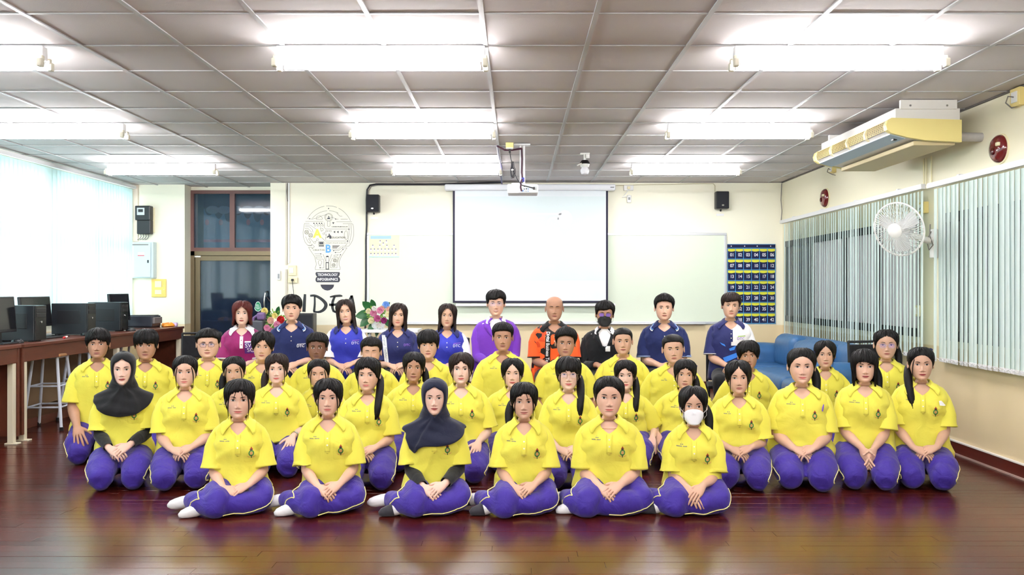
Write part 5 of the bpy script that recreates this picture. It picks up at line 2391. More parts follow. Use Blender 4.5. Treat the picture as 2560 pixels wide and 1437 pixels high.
# ---- whiteboard
wx0, wx1 = W(918, 0, YB).x, W(1816, 0, YB).x
wz0, wz1 = W(0, 810, YB).z, W(0, 582, YB).z
wb = thing('whiteboard', 'wide whiteboard with aluminium frame behind the teachers', 'whiteboard', ((wx0 + wx1) / 2, YB, wz0))
hw, hh = (wx1 - wx0) / 2, wz1 - wz0
M_board = mat('board_enamel', S(222, 232, 212), rough=.5, var=.01, vscale=1)
M_alu2 = mat('board_aluminium', S(206, 208, 212), rough=.35, metal=.6)
box_obj('panel', M_board, wb, -hw + .02, hw - .02, -.018, -.002, .02, hh - .02)
box_obj('frame_rail', M_alu2, wb, -hw, hw, -.026, -.002, hh - .035, hh, .004)
box_obj('frame_rail', M_alu2, wb, -hw, hw, -.026, -.002, 0, .035, .004)
box_obj('frame_stile', M_alu2, wb, -hw, -hw + .03, -.026, -.002, .035, hh - .035, .004)
box_obj('frame_stile', M_alu2, wb, hw - .035, hw, -.026, -.002, .035, hh - .035, .004)
box_obj('pen_tray', M_alu2, wb, -hw + .3, hw - .3, -.085, -.026, .0, .012, .003)
# ---- poster on the whiteboard
p0, p1 = W(921, 643, YB - .02), W(998, 587, YB - .02)
po = thing('poster', 'small pastel staff chart poster on the upper left of the whiteboard', 'poster', (p0.x, YB - .021, p0.z))
pw, ph = p1.x - p0.x, p1.z - p0.z
box_obj('sheet', mat('poster_yellow', S(242, 248, 196), rough=.5, var=.06, vscale=9), po, 0, pw, -.002, 0, 0, ph)
box_obj('title_bar', mat('poster_blue', S(168, 206, 240), rough=.5), po, pw * .07, pw * .74, -.004, -.002, ph * .82, ph * .96)
box_obj('footer_bar', mat('poster_mint', S(190, 226, 222), rough=.5), po, 0, pw, -.0035, -.002, 0, ph * .05)
M_pport = mat('poster_portrait', S(226, 222, 244), rough=.5)
M_phead = mat('poster_heads', S(120, 116, 150), rough=.5)
spots = [(.36, .70), (.56, .70), (.46, .60)] + [(.12 + .23 * k, .50) for k in range(4)] + [(.06 + .115 * k, .33) for k in range(8)] + [(.06 + .115 * k, .13) for k in range(8)]
for k, (u, v_) in enumerate(spots):
 c = (pw * u + .01, ph * v_)
 b = MB()
 flat_poly(b, [(c[0] - .014, c[1] - .018), (c[0] + .014, c[1] - .018), (c[0] + .012, c[1] + .002), (c[0], c[1] + .008), (c[0] - .012, c[1] + .002)], -.002)
 pp_ = b.build('portrait', M_pport, po)
 b = MB()
 flat_poly(b, [(c[0] + .008 * math.cos(a), c[1] + .012 + .009 * math.sin(a)) for a in np.linspace(0, 2 * PI, 10, endpoint=False)], -.0036)
 b.build('portrait_head', M_phead, pp_)

# ---- projection screen
YS = YB - .11
sx0, sx1 = W(1132, 0, YS).x, W(1520, 0, YS).x
sz0, sz1 = W(0, 757, YS).z, W(0, 476, YS).z
scr = thing('projection_screen', 'pulled down white projection screen with black border', 'screen', ((sx0 + sx1) / 2, YS, sz0))
hw, hh = (sx1 - sx0) / 2, sz1 - sz0
M_scr = mat('screen_lit', S(224, 230, 234), rough=.8, emit=(.90, .97, 1.0, 1), estr=.02)  # slight glow stands in for the projector's light on the fabric
M_scrb = mat('screen_border', S(30, 26, 52), rough=.7)
bw_ = .028
box_obj('fabric', M_scr, scr, -hw + bw_, hw - bw_, -.003, .0, bw_, hh)
box_obj('border', M_scrb, scr, -hw, -hw + bw_, -.003, 0, 0, hh)
box_obj('border', M_scrb, scr, hw - bw_, hw, -.003, 0, 0, hh)
box_obj('border', M_scrb, scr, -hw + bw_, hw - bw_, -.003, 0, 0, bw_)
cx0, cx1 = W(1112, 0, YS).x - scr.location.x, W(1538, 0, YS).x - scr.location.x
cz0, cz1 = W(0, 478, YS).z - sz0, W(0, 461, YS).z - sz0
MB().rbox(cx0, cx1, -.045, .05, cz0 + .005, cz1, .018, 3).build('case', mat('screen_case', S(236, 238, 244), rough=.35), scr, smooth=True)
box_obj('end_cap', M_grey, scr, cx1 - .07, cx1 - .02, -.049, -.040, cz0 + .04, cz0 + .055)
MB().rbox(-hw + .04, hw + .10, -.015, .015, -.045, -.008, .008).build('weight_bar', mat('screen_bar', S(238, 238, 240), rough=.35), scr)
for sgn in (cx0 + .03, cx1 - .03):
 box_obj('bracket', M_grey, scr, sgn - .015, sgn + .015, .03, .10, cz0 + .03, cz0 + .06)
# faint projected slide: projector light put into pale tints and a slight glow
M_sl1 = mat('slide_tint', S(214, 226, 228), rough=.8, emit=(.86, .96, .98, 1), estr=.02)
M_sl2 = mat('slide_white', S(236, 238, 240), rough=.8, emit=(1, 1, 1, 1), estr=.03)
box_obj('slide_panel', M_sl1, scr, -hw + bw_ + .01, hw - bw_ - .01, -.0045, -.003, .30, hh - .08)
lettering('slide_lettering', 'DTC', .28, M_sl2, scr, (W(1345, 0, YS).x - scr.location.x, -.0056, W(0, 562, YS).z - sz0), spacing=1.05)
for k, (px_, py_, w_) in enumerate(((1332, 535, 160), (1342, 590, 290), (1340, 608, 250), (1330, 628, 150), (1345, 645, 120), (1345, 663, 90))):
 c = W(px_, py_, YS)
 box_obj('slide_line', M_sl2, scr, c.x - scr.location.x - w_ * .0024, c.x - scr.location.x + w_ * .0024, -.0056, -.0046, c.z - sz0 - .013, c.z - sz0 + .013)
for px_, py_ in ((1240, 550), (1412, 548)):
 c = W(px_, py_, YS)
 b = MB()
 b.prism([(c.x - scr.location.x + .10 * math.cos(a), c.z - sz0 + .12 * math.sin(a)) for a in np.linspace(0, 2 * PI, 20, endpoint=False)], -.001, lambda a, bb, cc: (a, -.0046 + cc, bb))
 b.build('slide_badge', M_sl2, scr)

# ---- loudspeakers
def speaker(px, py0, py1, w_, label):
 c = W(px, (py0 + py1) / 2, YB)
 h_ = (py1 - py0) * YB / FPX
 t = thing('wall_speaker', label, 'speaker', (c.x, YB, c.z), group='black wall speakers')
 MB().rbox(-w_ / 2, w_ / 2, -.16, -.03, -h_ / 2, h_ / 2, .014, 3).build('cabinet', M_black, t, smooth=True)
 MB().rbox(-w_ / 2 + .008, w_ / 2 - .008, -.170, -.156, -h_ / 2 + .008, h_ / 2 - .008, .006, 2).build('grille', mat('speaker_grille', S(26, 28, 36), rough=.7, bump=.5, bscale=500), t)
 b_ = MB()
 b_.prism([(.016 * math.cos(a), -h_ / 2 + .045 + .010 * math.sin(a)) for a in np.linspace(0, 2 * PI, 14, endpoint=False)], -.003, lambda a, bb, cc: (a, -.170 + cc, bb))
 b_.build('badge', M_chrome, t)
 MB().rbox(-.03, .03, -.03, 0, -.05, .05, .004).tube([(0, -.03, -h_ / 2 - .02), (0, -.06, -h_ / 2 + .01)], .012, 8).build('bracket', M_black, t)
 MB().rbox(-.05, .05, -.012, 0, -h_ / 2 - .085, -h_ / 2 - .055, .003).build('wall_plate', M_white, t)


speaker(936, 489, 532, .175, 'black wall speaker between light bulb mural and projection screen')
speaker(1800, 481, 524, .175, 'black wall speaker above the numbered pocket chart')

# ---- pocket chart with 42 numbers
qx0, qx1 = W(1818, 0, YB).x, W(1938, 0, YB).x
qz0, qz1 = W(0, 809, YB).z, W(0, 610, YB).z
pc = thing('pocket_chart', 'navy pocket chart with numbered pockets hanging on the back wall', 'pocket chart', (qx0, YB - .004, qz0))
pw, ph = qx1 - qx0, qz1 - qz0
M_pcn = fabric('chart_navy', S(30, 34, 74)) if 'fabric' in globals() else mat('chart_navy', S(30, 34, 74), rough=.8)
M_pcb = mat('chart_blue_tape', S(70, 150, 206), rough=.6)
M_pcy = mat('chart_yellow_edge', S(222, 220, 60), rough=.6)
M_pcw = mat('chart_white_digit', S(236, 236, 244), rough=.6)
box_obj('backing', M_pcn, pc, 0, pw, -.004, 0, 0, ph)
tp = .006
box_obj('tape', M_pcb, pc, -.002, pw + .002, -.009, -.004, ph - tp, ph)
box_obj('tape', M_pcb, pc, -.002, pw + .002, -.009, -.004, 0, tp * 1.6)
top_h = ph * .052
rowh = (ph - top_h) / 7
colw = pw / 6
for k in range(7):
 xx = min(max(k * colw, tp / 2), pw - tp / 2)
 box_obj('tape', M_pcb, pc, xx - tp / 2, xx + tp / 2, -.014, -.004, 0, ph - top_h)
for r in range(7):
 zt = ph - top_h - r * rowh
 box_obj('tape', M_pcb, pc, 0, pw, -.008, -.004, zt - .004, zt + .004)
 for c in range(6):
  x0, x1 = c * colw + tp / 2, (c + 1) * colw - tp / 2
  z0, z1 = zt - rowh + .004, zt - rowh * .26
  n = 7
  b = MB()
  vs_ = []
  for i in range(n):
   u = i / (n - 1)
   bulge = .010 * math.sin(PI * u)
   sag = .010 * math.sin(PI * u)
   x = x0 + (x1 - x0) * u
   vs_ += [(x, -.0045 - bulge * .4, z0), (x, -.0055 - bulge, z1 - sag)]
  b.add(vs_, [(2 * i, 2 * i + 2, 2 * i + 3, 2 * i + 1) for i in range(n - 1)])
  pk = b.build('pocket', M_pcn, pc, recalc=False)
  b = MB()
  vs_ = []
  for i in range(n):
   u = i / (n - 1)
   sag = .010 * math.sin(PI * u)
   x = x0 + (x1 - x0) * u
   vs_ += [(x, -.0062, z1 - sag + .001), (x, -.0058, zt - rowh * .06)]
  b.add(vs_, [(2 * i, 2 * i + 2, 2 * i + 3, 2 * i + 1) for i in range(n - 1)])
  b.build('pocket_mouth', M_pcy, pk, recalc=False)
  lettering('number', '%02d' % (r * 6 + c + 1), .062, M_pcw, pk, ((x0 + x1) / 2 + .006, -.0172, (z0 + z1) / 2 - .002), xs=.85, bold=.0012)
for k in (.08, .36, .62, .90):
 c0 = (pw * k, ph - top_h * .5)
 MB().lathe([(.007, 0), (.008, .003), (.005, .005)], 10, (c0[0], -.004, c0[1]), (0, -1, 0)).build('eyelet', M_pcw, pc)

# ---- wall decal: light bulb of circuits
YD = YB - .0005
M_vin = mat('vinyl_navy', S(34, 34, 54), rough=.35)
M_vin2 = mat('vinyl_black', S(24, 24, 34), rough=.25)
M_viny = mat('vinyl_yellow', S(244, 232, 80), rough=.4)
M_vinb = mat('vinyl_blue', S(96, 168, 240), rough=.4)
M_vinw = mat('vinyl_white', S(244, 244, 244), rough=.4)
bo = W(821, 618, YB)
bulb = thing('wall_decal', 'line art light bulb decal of circuits and icons on cream wall', 'decal', (bo.x, YB, bo.z))


def B(u, v_):
 """decal crop coordinates (842 x 1437 view of 740..910, 500..790) to decal space"""
 px_, py_ = 740 + u * 170 / 842, 500 + v_ * 290 / 1437
 q = W(px_, py_, YB)
 return (q.x - bo.x, q.z - bo.z)


def bline(pts, name='circuit_line', w_=.0035, m_=None, y=-.0005, closed=False, par=None):
 P = [B(*q) for q in pts]
 if closed:
  P = P + [P[0]]
 b_ = MB()
 for (a, c) in zip(P[:-1], P[1:]):
  d = Vector((c[0] - a[0], c[1] - a[1]))
  if d.length < 1e-6:
   continue
  d.normalize()
  n_ = Vector((-d.y, d.x)) * w_ / 2
  e_ = d * w_ * .4
  flat_poly(b_, [(a[0] - e_.x + n_.x, a[1] - e_.y + n_.y), (a[0] - e_.x - n_.x, a[1] - e_.y - n_.y), (c[0] + e_.x - n_.x, c[1] + e_.y - n_.y), (c[0] + e_.x + n_.x, c[1] + e_.y + n_.y)], y)
 return b_.build(name, m_ or M_vin, par or bulb)


def bshape(pts, name, m_=None, y=-.0005, par=None):
 b_ = MB()
 flat_poly(b_, [B(*q) for q in pts], y)
 return b_.build(name, m_ or M_vin, par or bulb)


def arc(cx, cy, rx, ry, a0, a1, n=18):
 return [(cx + rx * math.cos(math.radians(a)), cy - ry * math.sin(math.radians(a))) for a in np.linspace(a0, a1, n)]


def dot(u, v_, r=7, m_=None, name='circuit_dot', y=-.0022):
 return bshape(arc(u, v_, r, r, 0, 330, 12), name, m_, y)


# outline of the bulb
bline(arc(402, 392, 300, 320, 25, 65, 14), 'bulb_outline')
bline(arc(402, 392, 300, 320, 70, 95, 8), 'bulb_outline')
bline(arc(402, 392, 300, 320, 100, 150, 16), 'bulb_outline')
bline([(140, 290), (106, 290), (96, 340), (88, 400), (92, 460), (112, 520), (145, 560), (195, 562)], 'bulb_outline')
bline([(690, 292), (705, 300), (717, 370), (716, 430), (700, 500), (675, 545), (650, 572), (570, 572)], 'bulb_outline')
bline([(155, 585), (190, 640), (232, 700), (248, 770), (252, 800), (238, 840), (240, 862), (545, 862), (548, 840), (533, 800), (536, 760), (560, 700), (600, 640), (632, 592), (570, 592)], 'bulb_outline')
bline([(150, 565), (195, 565), (195, 545), (228, 577), (200, 605), (200, 585), (160, 585)], 'arrow_outline')
# inner arcs and buses
bline(arc(402, 400, 262, 268, 62, 88, 10))
bline(arc(402, 400, 262, 268, 94, 140, 14))
bline(arc(402, 400, 220, 220, 96, 125, 10) + [(205, 235), (168, 232)])
bline(arc(402, 410, 200, 200, 60, 88, 8))
bline([(505, 160), (545, 200), (572, 200)])
bline([(118, 265), (335, 265)])
bline([(105, 290), (165, 290)])
bline([(500, 268), (690, 270)])
bline([(580, 293), (690, 293)])
bline([(490, 235), (525, 235)])
bline([(555, 235), (640, 235)])
bline([(350, 280), (350, 340), (372, 360), (655, 360)])
bline([(655, 300), (657, 420), (648, 480), (632, 540), (610, 568)])
bline([(680, 300), (686, 400), (676, 470), (655, 540)])
bline([(320, 465), (362, 507), (640, 507)])
bline([(115, 310), (180, 312), (250, 360)])
bline([(115, 330), (168, 330), (205, 370), (210, 400)])
bline([(110, 350), (150, 352), (195, 400)])
bline([(118, 452), (150, 520), (175, 535), (180, 515), (155, 480), (175, 475), (215, 520)])
bline([(250, 235), (262, 200), (300, 195), (330, 225), (322, 240), (255, 240)], closed=True)
bline([(300, 345), (330, 350), (340, 370), (315, 388)], closed=True)
bline(arc(620, 435, 22, 55, 20, 380, 22), 'capsule_outline')
for u in (222, 256, 290, 318):
 dot(u, 288, 8)
 bline([(u + 3, 290), (u + 12, 305)])
 bline(arc(u + 14, 315, 9, 10, 0, 360, 12), 'circuit_ring', .003)
for u, v_, w2 in ((378, 384, 11), (428, 384, 11), (343, 418, 11), (267, 490, 12), (232, 525, 12)):
 bline(arc(u, v_, w2, w2, 0, 360, 12), 'circuit_ring', .003)
bline([(389, 384), (417, 384)])
bline([(352, 410), (370, 392)])
bline([(241, 516), (258, 499)])
for u, v_, r in ((132, 398, 25), (182, 437, 25), (482, 748, 20), (466, 806, 20)):
 g = bline(arc(u, v_, r, r, 0, 360, 18), 'gear_ring', .0045)
 bline(arc(u, v_, r * .45, r * .45, 0, 360, 12), 'gear_hub', .004)
 for a in (45, 135, 225, 315):
  c_, s_ = math.cos(math.radians(a)), math.sin(math.radians(a))
  bline([(u + c_ * r * .45, v_ + s_ * r * .45), (u + c_ * r, v_ + s_ * r)], 'gear_spoke', .003)
for u, v_ in ((404, 105), (491, 235), (656, 362), (640, 508), (308, 667), (466, 627), (489, 650), (582, 611), (551, 677), (299, 838), (168, 232)):
 dot(u, v_, 7)
# person in lens with handle
bline(arc(405, 213, 48, 48, 0, 360, 24), 'lens_ring', .004)
bline(arc(405, 213, 37, 37, 0, 360, 20), 'lens_ring', .003)
bshape(arc(405, 235, 20, 20, 0, 180, 10), 'portrait_icon')
dot(405, 205, 8, None, 'portrait_icon')
bline([(388, 262), (388, 318), (398, 327), (412, 327), (422, 318), (422, 262)], 'lens_handle')
# arrow heads
for u in (462, 504, 552):
 bshape([(u, 395), (u + 24, 380), (u + 24, 410)], 'arrow_icon')
bshape([(447, 275), (476, 275), (462, 300)], 'arrow_icon')
# student at a desk
dot(412, 425, 9, None, 'student_icon')
bshape([(398, 440), (422, 432), (438, 445), (438, 478), (415, 478), (412, 455), (385, 468), (383, 460)], 'student_icon', None, -.0022)
bline([(372, 420), (372, 445)], 'student_icon', .006)
bline([(368, 490), (368, 460), (388, 460)], 'desk_icon', .004)
# screen icon
bline([(280, 515), (346, 515), (346, 552), (280, 552)], 'computer_icon', .004, closed=True)
bshape([(288, 520), (338, 520), (338, 546), (288, 546)], 'computer_icon', None, -.0022)
bshape([(282, 560), (346, 560), (346, 574), (282, 574)], 'computer_icon')
for k, (x0, x1) in enumerate(((450, 543), (450, 530), (450, 515))):
 bshape([(x0, 562 + k * 13), (x1, 562 + k * 13), (x1 - 8, 570 + k * 13), (x0, 570 + k * 13)], 'stripe_icon')
bline([(443, 610), (520, 612), (560, 575)])
bline([(466, 627), (525, 628), (580, 585)])
bline([(489, 650), (545, 650), (582, 611)])
bline([(470, 690), (480, 680), (525, 676), (505, 695), (470, 697)], closed=True)
bline([(232, 667), (308, 667)])
bline([(240, 690), (310, 690), (322, 708), (250, 708), (258, 730), (335, 730), (346, 745), (346, 840), (299, 838)])
bline(arc(297, 772, 22, 26, -60, 240, 16) + [(290, 815), (305, 815), (308, 795)], 'small_bulb', .0035)
bline([(430, 838), (430, 770), (450, 720), (520, 712), (508, 770), (508, 838)], closed=True)
bline([(335, 672), (372, 760)])
bline([(443, 672), (408, 760)])
bline([(551, 677), (530, 720), (515, 770)])
# pencil
bline([(372, 700), (404, 700), (404, 770), (372, 770)], 'pencil', .0035, closed=True)
bshape([(374, 697), (380, 690), (398, 690), (404, 697), (404, 706), (374, 706)], 'pencil')
bline([(372, 775), (404, 775), (404, 855), (372, 855)], 'pencil', .009, closed=True)


def bword(txt, u, v_, size, m_, bold=0.0, xs=1.0, y=-.0025, spacing=1.0, name='lettering'):
 q = B(u, v_)
 return lettering(name, txt, size, m_, bulb, (q[0], y, q[1]), bold=bold, xs=xs, spacing=spacing)


bword('A', 264, 420, .155, M_viny, .006)
bword('B', 398, 607, .150, M_vinb, .005, .92)
bword('EDUCATION', 522, 465, .032, M_vin, .0008, 1.0, spacing=1.1)
bword('CREATIVE', 283, 620, .032, M_vin, .0002, 1.0, spacing=1.15)
bword('LOREM IPSUM DOLOR', 490, 533, .024, M_vin, 0, 1.0, spacing=1.25)
bword('LOREM IPSUM DOLOR', 540, 331, .022, M_vin, .0004, 1.0, spacing=1.0)
# the socket
bshape([(248, 892), (538, 892), (545, 905), (538, 935), (525, 948), (540, 962), (547, 985), (540, 1008), (528, 1018), (258, 1018), (245, 1005), (241, 985), (246, 962), (262, 948), (248, 935), (241, 910)], 'bulb_socket')
bshape([(303, 1046), (472, 1046), (466, 1075), (446, 1100), (415, 1117), (388, 1121), (358, 1115), (328, 1096), (310, 1072)], 'bulb_tip')
bword('TECHNOLOGY', 392, 926, .050, M_vinw, .0012, .80, -.0035)
bword('INFOGRAPHICS', 392, 983, .050, M_vinw, .0012, .80, -.0035)

# IDEA lettering under the bulb: brush strokes
iw = W(815, 758, YB)
idea = thing('wall_lettering', 'large black brush lettering reading IDEA under the light bulb decal', 'lettering', (iw.x, YB, iw.z))


def stroke(pts, wid, letter):
 P = []
 for u, v_ in pts:
  q = B(u, v_)
  P.append(np.array([q[0] + bo.x - iw.x, q[1] + bo.z - iw.z]))
 P = np.array(P)
 t = np.linspace(0, 1, len(P))
 tt = np.linspace(0, 1, 22)
 C = np.stack([ci(t, P[:, 0], tt), ci(t, P[:, 1], tt)], 1)
 Wd = np.interp(tt, np.linspace(0, 1, len(wid)), wid) * .001
 d = np.gradient(C, axis=0)
 d /= np.linalg.norm(d, axis=1, keepdims=True)
 n_ = np.stack([-d[:, 1], d[:, 0]], 1)
 A, Bq = C + n_ * Wd[:, None], C - n_ * Wd[:, None]
 b_ = MB()
 vs_ = [(a[0], -.002, a[1]) for a in A] + [(a[0], -.002, a[1]) for a in Bq]
 k = len(A)
 b_.add(vs_, [(i, i + 1, k + i + 1, k + i) for i in range(k - 1)])
 b_.build(letter, M_vin2, idea, recalc=False)


stroke([(112, 1165), (105, 1260), (98, 1385)], [16, 20, 22, 22], 'letter_i')
stroke([(175, 1185), (240, 1185), (320, 1230), (370, 1290), (350, 1350), (290, 1385), (215, 1382)], [14, 16, 20, 24, 22, 16, 10], 'letter_d')
stroke([(232, 1190), (232, 1290), (224, 1380)], [12, 14, 16], 'letter_d')
stroke([(420, 1200), (480, 1190), (545, 1185), (575, 1190)], [10, 16, 16, 8], 'letter_e')
stroke([(480, 1195), (455, 1260), (452, 1330), (470, 1385)], [14, 18, 18, 16], 'letter_e')
stroke([(410, 1295), (450, 1298), (520, 1290)], [16, 18, 14], 'letter_e')
stroke([(470, 1380), (520, 1390), (570, 1375)], [14, 16, 8], 'letter_e')
stroke([(600, 1400), (640, 1290), (690, 1185)], [14, 16, 16], 'letter_a')
stroke([(690, 1180), (710, 1280), (730, 1400)], [16, 18, 16], 'letter_a')
stroke([(630, 1320), (680, 1318), (725, 1322)], [12, 14, 10], 'letter_a')


# ---- switch plates, sockets, conduits, small boxes
def plate(name, label, cat, c, sx_, sz_, m_, rock=(), wall='back', rotz=0.0, dep=.014, m2=None):
 t = thing(name, label, cat, c, rotz)
 MB().rbox(-sx_ / 2, sx_ / 2, -dep, 0, -sz_ / 2, sz_ / 2, .003).build('plate', m_, t)
 for (x, z, w_, h_) in rock:
  MB().rbox(x - w_ / 2, x + w_ / 2, -dep - .006, -dep + .001, z - h_ / 2, z + h_ / 2, .002).build('rocker', m2 or M_cream, t)
 return t


plate('light_switch', 'yellow double switch plate on the pillar beside the door', 'switch', (W(398, 0, YCOL).x, YCOL, W(0, 720, YCOL).z), .20, .25, mat('switch_yellow', S(240, 206, 110), rough=.5),
  ((-.005, .055, .09, .085), (-.005, -.055, .09, .06), (.075, .03, .012, .012), (.075, -.02, .012, .012)), dep=.02)
t = plate('light_switch', 'cream switch box on the conduit left of the light bulb decal', 'switch', (W(732, 0, YB).x, YB, W(0, 676, YB).z), .105, .135, M_cream, ((-.012, .0, .055, .075),), dep=.03, m2=M_white)
t = plate('wall_socket', 'cream wall socket with a black plug under the switch box', 'socket', (W(733, 0, YB).x, YB, W(0, 700, YB).z), .125, .075, M_cream, dep=.03)
MB().rbox(-.012, .016, -.07, -.03, -.012, .016, .004).build('plug', M_black, t)
MB().tube([(0, -.06, -.005), (.01, -.05, -.09), (.02, -.04, -.22), (.025, -.03, -.42), (.03, -.03, -.75)], .004, 6).build('plug_cord', M_cable, t)
t = thing('door_sensor', 'slim white plastic holder on the wall beside the door', 'sensor', (W(698, 0, YB).x, YB, W(0, 688, YB).z))
MB().rbox(-.022, .022, -.03, 0, -.065, .065, .008).build('case', M_white, t)
MB().rbox(-.012, .012, -.034, -.028, -.045, .02, .003).build('window', M_grey, t)
t = thing('cable_conduit', 'white cable trunking running from ceiling to the switch box', 'conduit', (W(720, 0, YB).x, YB, W(0, 662, YB).z))
zt = ZC - W(0, 662, YB).z - .012
MB().rbox(-.030, -.006, -.02, 0, 0, zt, .003).build('trunking', mat('dusty_trunking', S(204, 196, 180), rough=.6), t)
MB().rbox(.002, .026, -.02, 0, .02, zt, .003).build('trunking', M_white, t)
MB().tube([(.0, -.025, zt - .25), (-.012, -.03, zt - .12), (-.004, -.03, zt - .01)], .006, 6).build('loose_wire', M_greycable, t)
MB().rbox(-.030, -.006, -.02, 0, -.75, -.06, .003).build('trunking', MATS['dusty_trunking'], t)

# cable bundle along the cornice and down beside the whiteboard
t = thing('cable', 'black cable bundle along the cornice and down beside the whiteboard', 'cable', (0, YB, 0))
pts = [W(1253, 455, YB - .02), W(1180, 458, YB - .02), W(1100, 460, YB - .02), W(1000, 460, YB - .02), W(940, 460, YB - .02), W(925, 463, YB - .02), W(918, 474, YB - .02), W(916, 500, YB - .02), W(917, 560, YB - .02), W(915, 600, YB - .02), W(915, 680, YB - .02), W(914, 760, YB - .02), W(913, 830, YB - .02)]
MB().tube([(p.x, -.02, p.z) for p in pts], .012, 6).build('bundle', M_cable, t, smooth=True)
MB().tube([(p.x + .018, -.016, p.z - .015) for p in pts[:8]], .006, 6).build('bundle_wire', M_greycable, t, smooth=True)
t = thing('cable', 'thin wire from the projection screen to the right speaker', 'cable', (0, YB, 0))
MB().tube([(p.x, -.008, p.z) for p in [W(1540, 464, YB), W(1600, 462, YB), W(1680, 461, YB), W(1750, 459, YB), W(1783, 459, YB), W(1787, 464, YB), W(1787, 484, YB)]], .005, 6).build('wire', mat('cream_wire', S(200, 192, 160), rough=.6), t)
t = thing('cable', 'dark wire hanging down the corner of back and right walls', 'cable', (XR - .02, YB - .02, 0))
MB().tube([(0, 0, ZC - .02), (-.012, -.01, 2.55), (.002, -.005, 2.4), (-.012, -.01, 2.25)], .006, 6).build('wire', M_greycable, t)

# outlet with a hanging remote sensor right of the screen
t = thing('wall_socket', 'white double socket right of the projection screen with hanging adapter', 'socket', (W(1571, 0, YB).x, YB, W(0, 470, YB).z))
MB().rbox(-.065, .065, -.03, 0, -.035, .035, .004).build('plate', M_white, t)
MB().rbox(-.02, .02, -.045, -.028, -.02, .02, .004).build('rocker', M_cream, t)
MB().tube([(0, -.05, -.02), (-.05, -.05, -.09), (-.09, -.04, -.13), (-.02, -.05, -.12), (.01, -.05, -.10)], .006, 6).build('cord', M_white, t)
MB().rbox(-.022, .034, -.05, -.015, -.20, -.10, .006).build('adapter', M_white, t)
MB().rbox(-.010, .018, -.053, -.048, -.165, -.13, .002).build('adapter_label', M_grey, t)

# ---- electricity meter and breaker box on the pillar
c = W(366, 552, YCOL)
t = thing('electricity_meter', 'black electricity meter on the pillar above the breaker box', 'meter', (c.x, YCOL, c.z))
MB().rbox(-.105, .105, -.13, -.02, .0, .20, .012, 2).build('housing', M_black, t)
MB().rbox(-.085, .105, -.12, -.02, -.19, .005, .012, 2).build('terminal_cover', M_black, t)
MB().rbox(-.075, .030, -.136, -.128, .07, .17, .004).build('dial', mat('meter_face', S(200, 204, 206), rough=.3), t)
MB().rbox(-.055, .010, -.139, -.135, .11, .15, .002).build('counter', M_black, t)
MB().rbox(-.12, .12, -.02, 0, -.16, .18, .004).build('back_board', M_cream, t)
for k in range(4):
 x = -.05 + k * .035
 MB().tube([(x, -.07, -.19), (x + .01, -.075, -.22), (x - .02, -.05, -.25), (x - .06, -.03, -.262)], .005, 6).build('wire', M_greycable, t)
c0, c1 = W(329, 695, YCOL), W(392, 606, YCOL)
t = thing('breaker_box', 'pale grey breaker box on the pillar beside the blinds', 'breaker box', ((c0.x + c1.x) / 2, YCOL, (c0.z + c1.z) / 2))
hw, hh = (c1.x - c0.x) / 2, (c1.z - c0.z) / 2
M_brk = mat('breaker_grey', S(200, 216, 220), rough=.45)
MB().rbox(-hw, hw, -.12, 0, -hh, hh, .006).build('case', M_brk, t)
MB().rbox(-hw + .01, hw - .03, -.135, -.12, -hh + .012, hh - .012, .005).build('door', M_brk, t)
MB().rbox(hw - .075, hw - .055, -.142, -.133, -.04, .0, .002).build('latch', M_black, t)
MB().rbox(-.03, .06, -.1375, -.134, .055, .105, .001).build('warning_label', M_white, t)
MB().rbox(-.03, .06, -.1385, -.137, .055, .066, .001).build('warning_stripe', mat('label_red', S(206, 70, 90)), t)
MB().rbox(-hw + .02, hw - .06, -.1375, -.134, hh - .045, hh - .030, .001).build('top_strip', M_greycable, t)
t = thing('cable_conduit', 'tall cream wooden batten between blinds and electricity meter', 'conduit', (W(340, 0, YCOL).x, YCOL, W(0, 604, YCOL).z))
MB().rbox(-.035, .035, -.02, 0, 0, ZC - t.location.z - .005, .003).build('batten', mat('old_batten', S(232, 216, 200), rough=.7, var=.1, vscale=4), t)

# ================================================================== CEILING EQUIPMENT
# ---- projector on its pole
YP = 8.55
pj = W(1307, 470, YP)
t = thing('projector', 'white ceiling projector on a pole in front of the screen', 'projector', (pj.x, YP, pj.z))
M_pj = mat('projector_white', S(236, 236, 242), rough=.4)
s_ = YP / FPX
hw = 38.5 * s_
MB().rbox(-hw, hw, -.02, .24, -13.5 * s_, 10 * s_, .014, 3).build('body', M_pj, t, smooth=True)
MB().rbox(-hw + .04, .02, .02, .20, 10 * s_, 14 * s_, .008, 2).build('top_cover', M_pj, t)
b = MB()
b.lathe([(.017, 0), (.017, .003)], 16, (-hw + .055, -.0205, .0), (0, -1, 0))
b.build('speaker_grille', mat('grille_grey', S(210, 208, 216), rough=.6), t)
MB().rbox(-.042, hw - .012, -.0225, -.018, -12 * s_, 6 * s_, .002).build('port_panel', mat('port_grey', S(196, 204, 206), rough=.5), t)
for k, (u, v_, w_, h_) in enumerate(((.0, -.03, .018, .010), (.022, -.034, .007, .006), (.036, -.034, .007, .006), (.052, -.033, .012, .006), (.014, -.012, .012, .01), (.036, -.010, .014, .012), (.055, -.012, .01, .008), (.015, .012, .01, .006))):
 MB().box(u - w_ / 2, u + w_ / 2, -.0245, -.0222, v_ - h_ / 2, v_ + h_ / 2).build('port', mat('port_dark', S(60, 64, 76)) if k % 3 else mat('port_blue', S(60, 100, 170)), t)
MB().rbox(.100, .118, -.05, -.018, -.018, .006, .003).build('power_plug', M_black, t)
zt = ZC - pj.z - .006
MB().tube([(-.022, .09, 12 * s_), (-.022, .09, zt)], .008, 8).build('pole', M_pj, t)
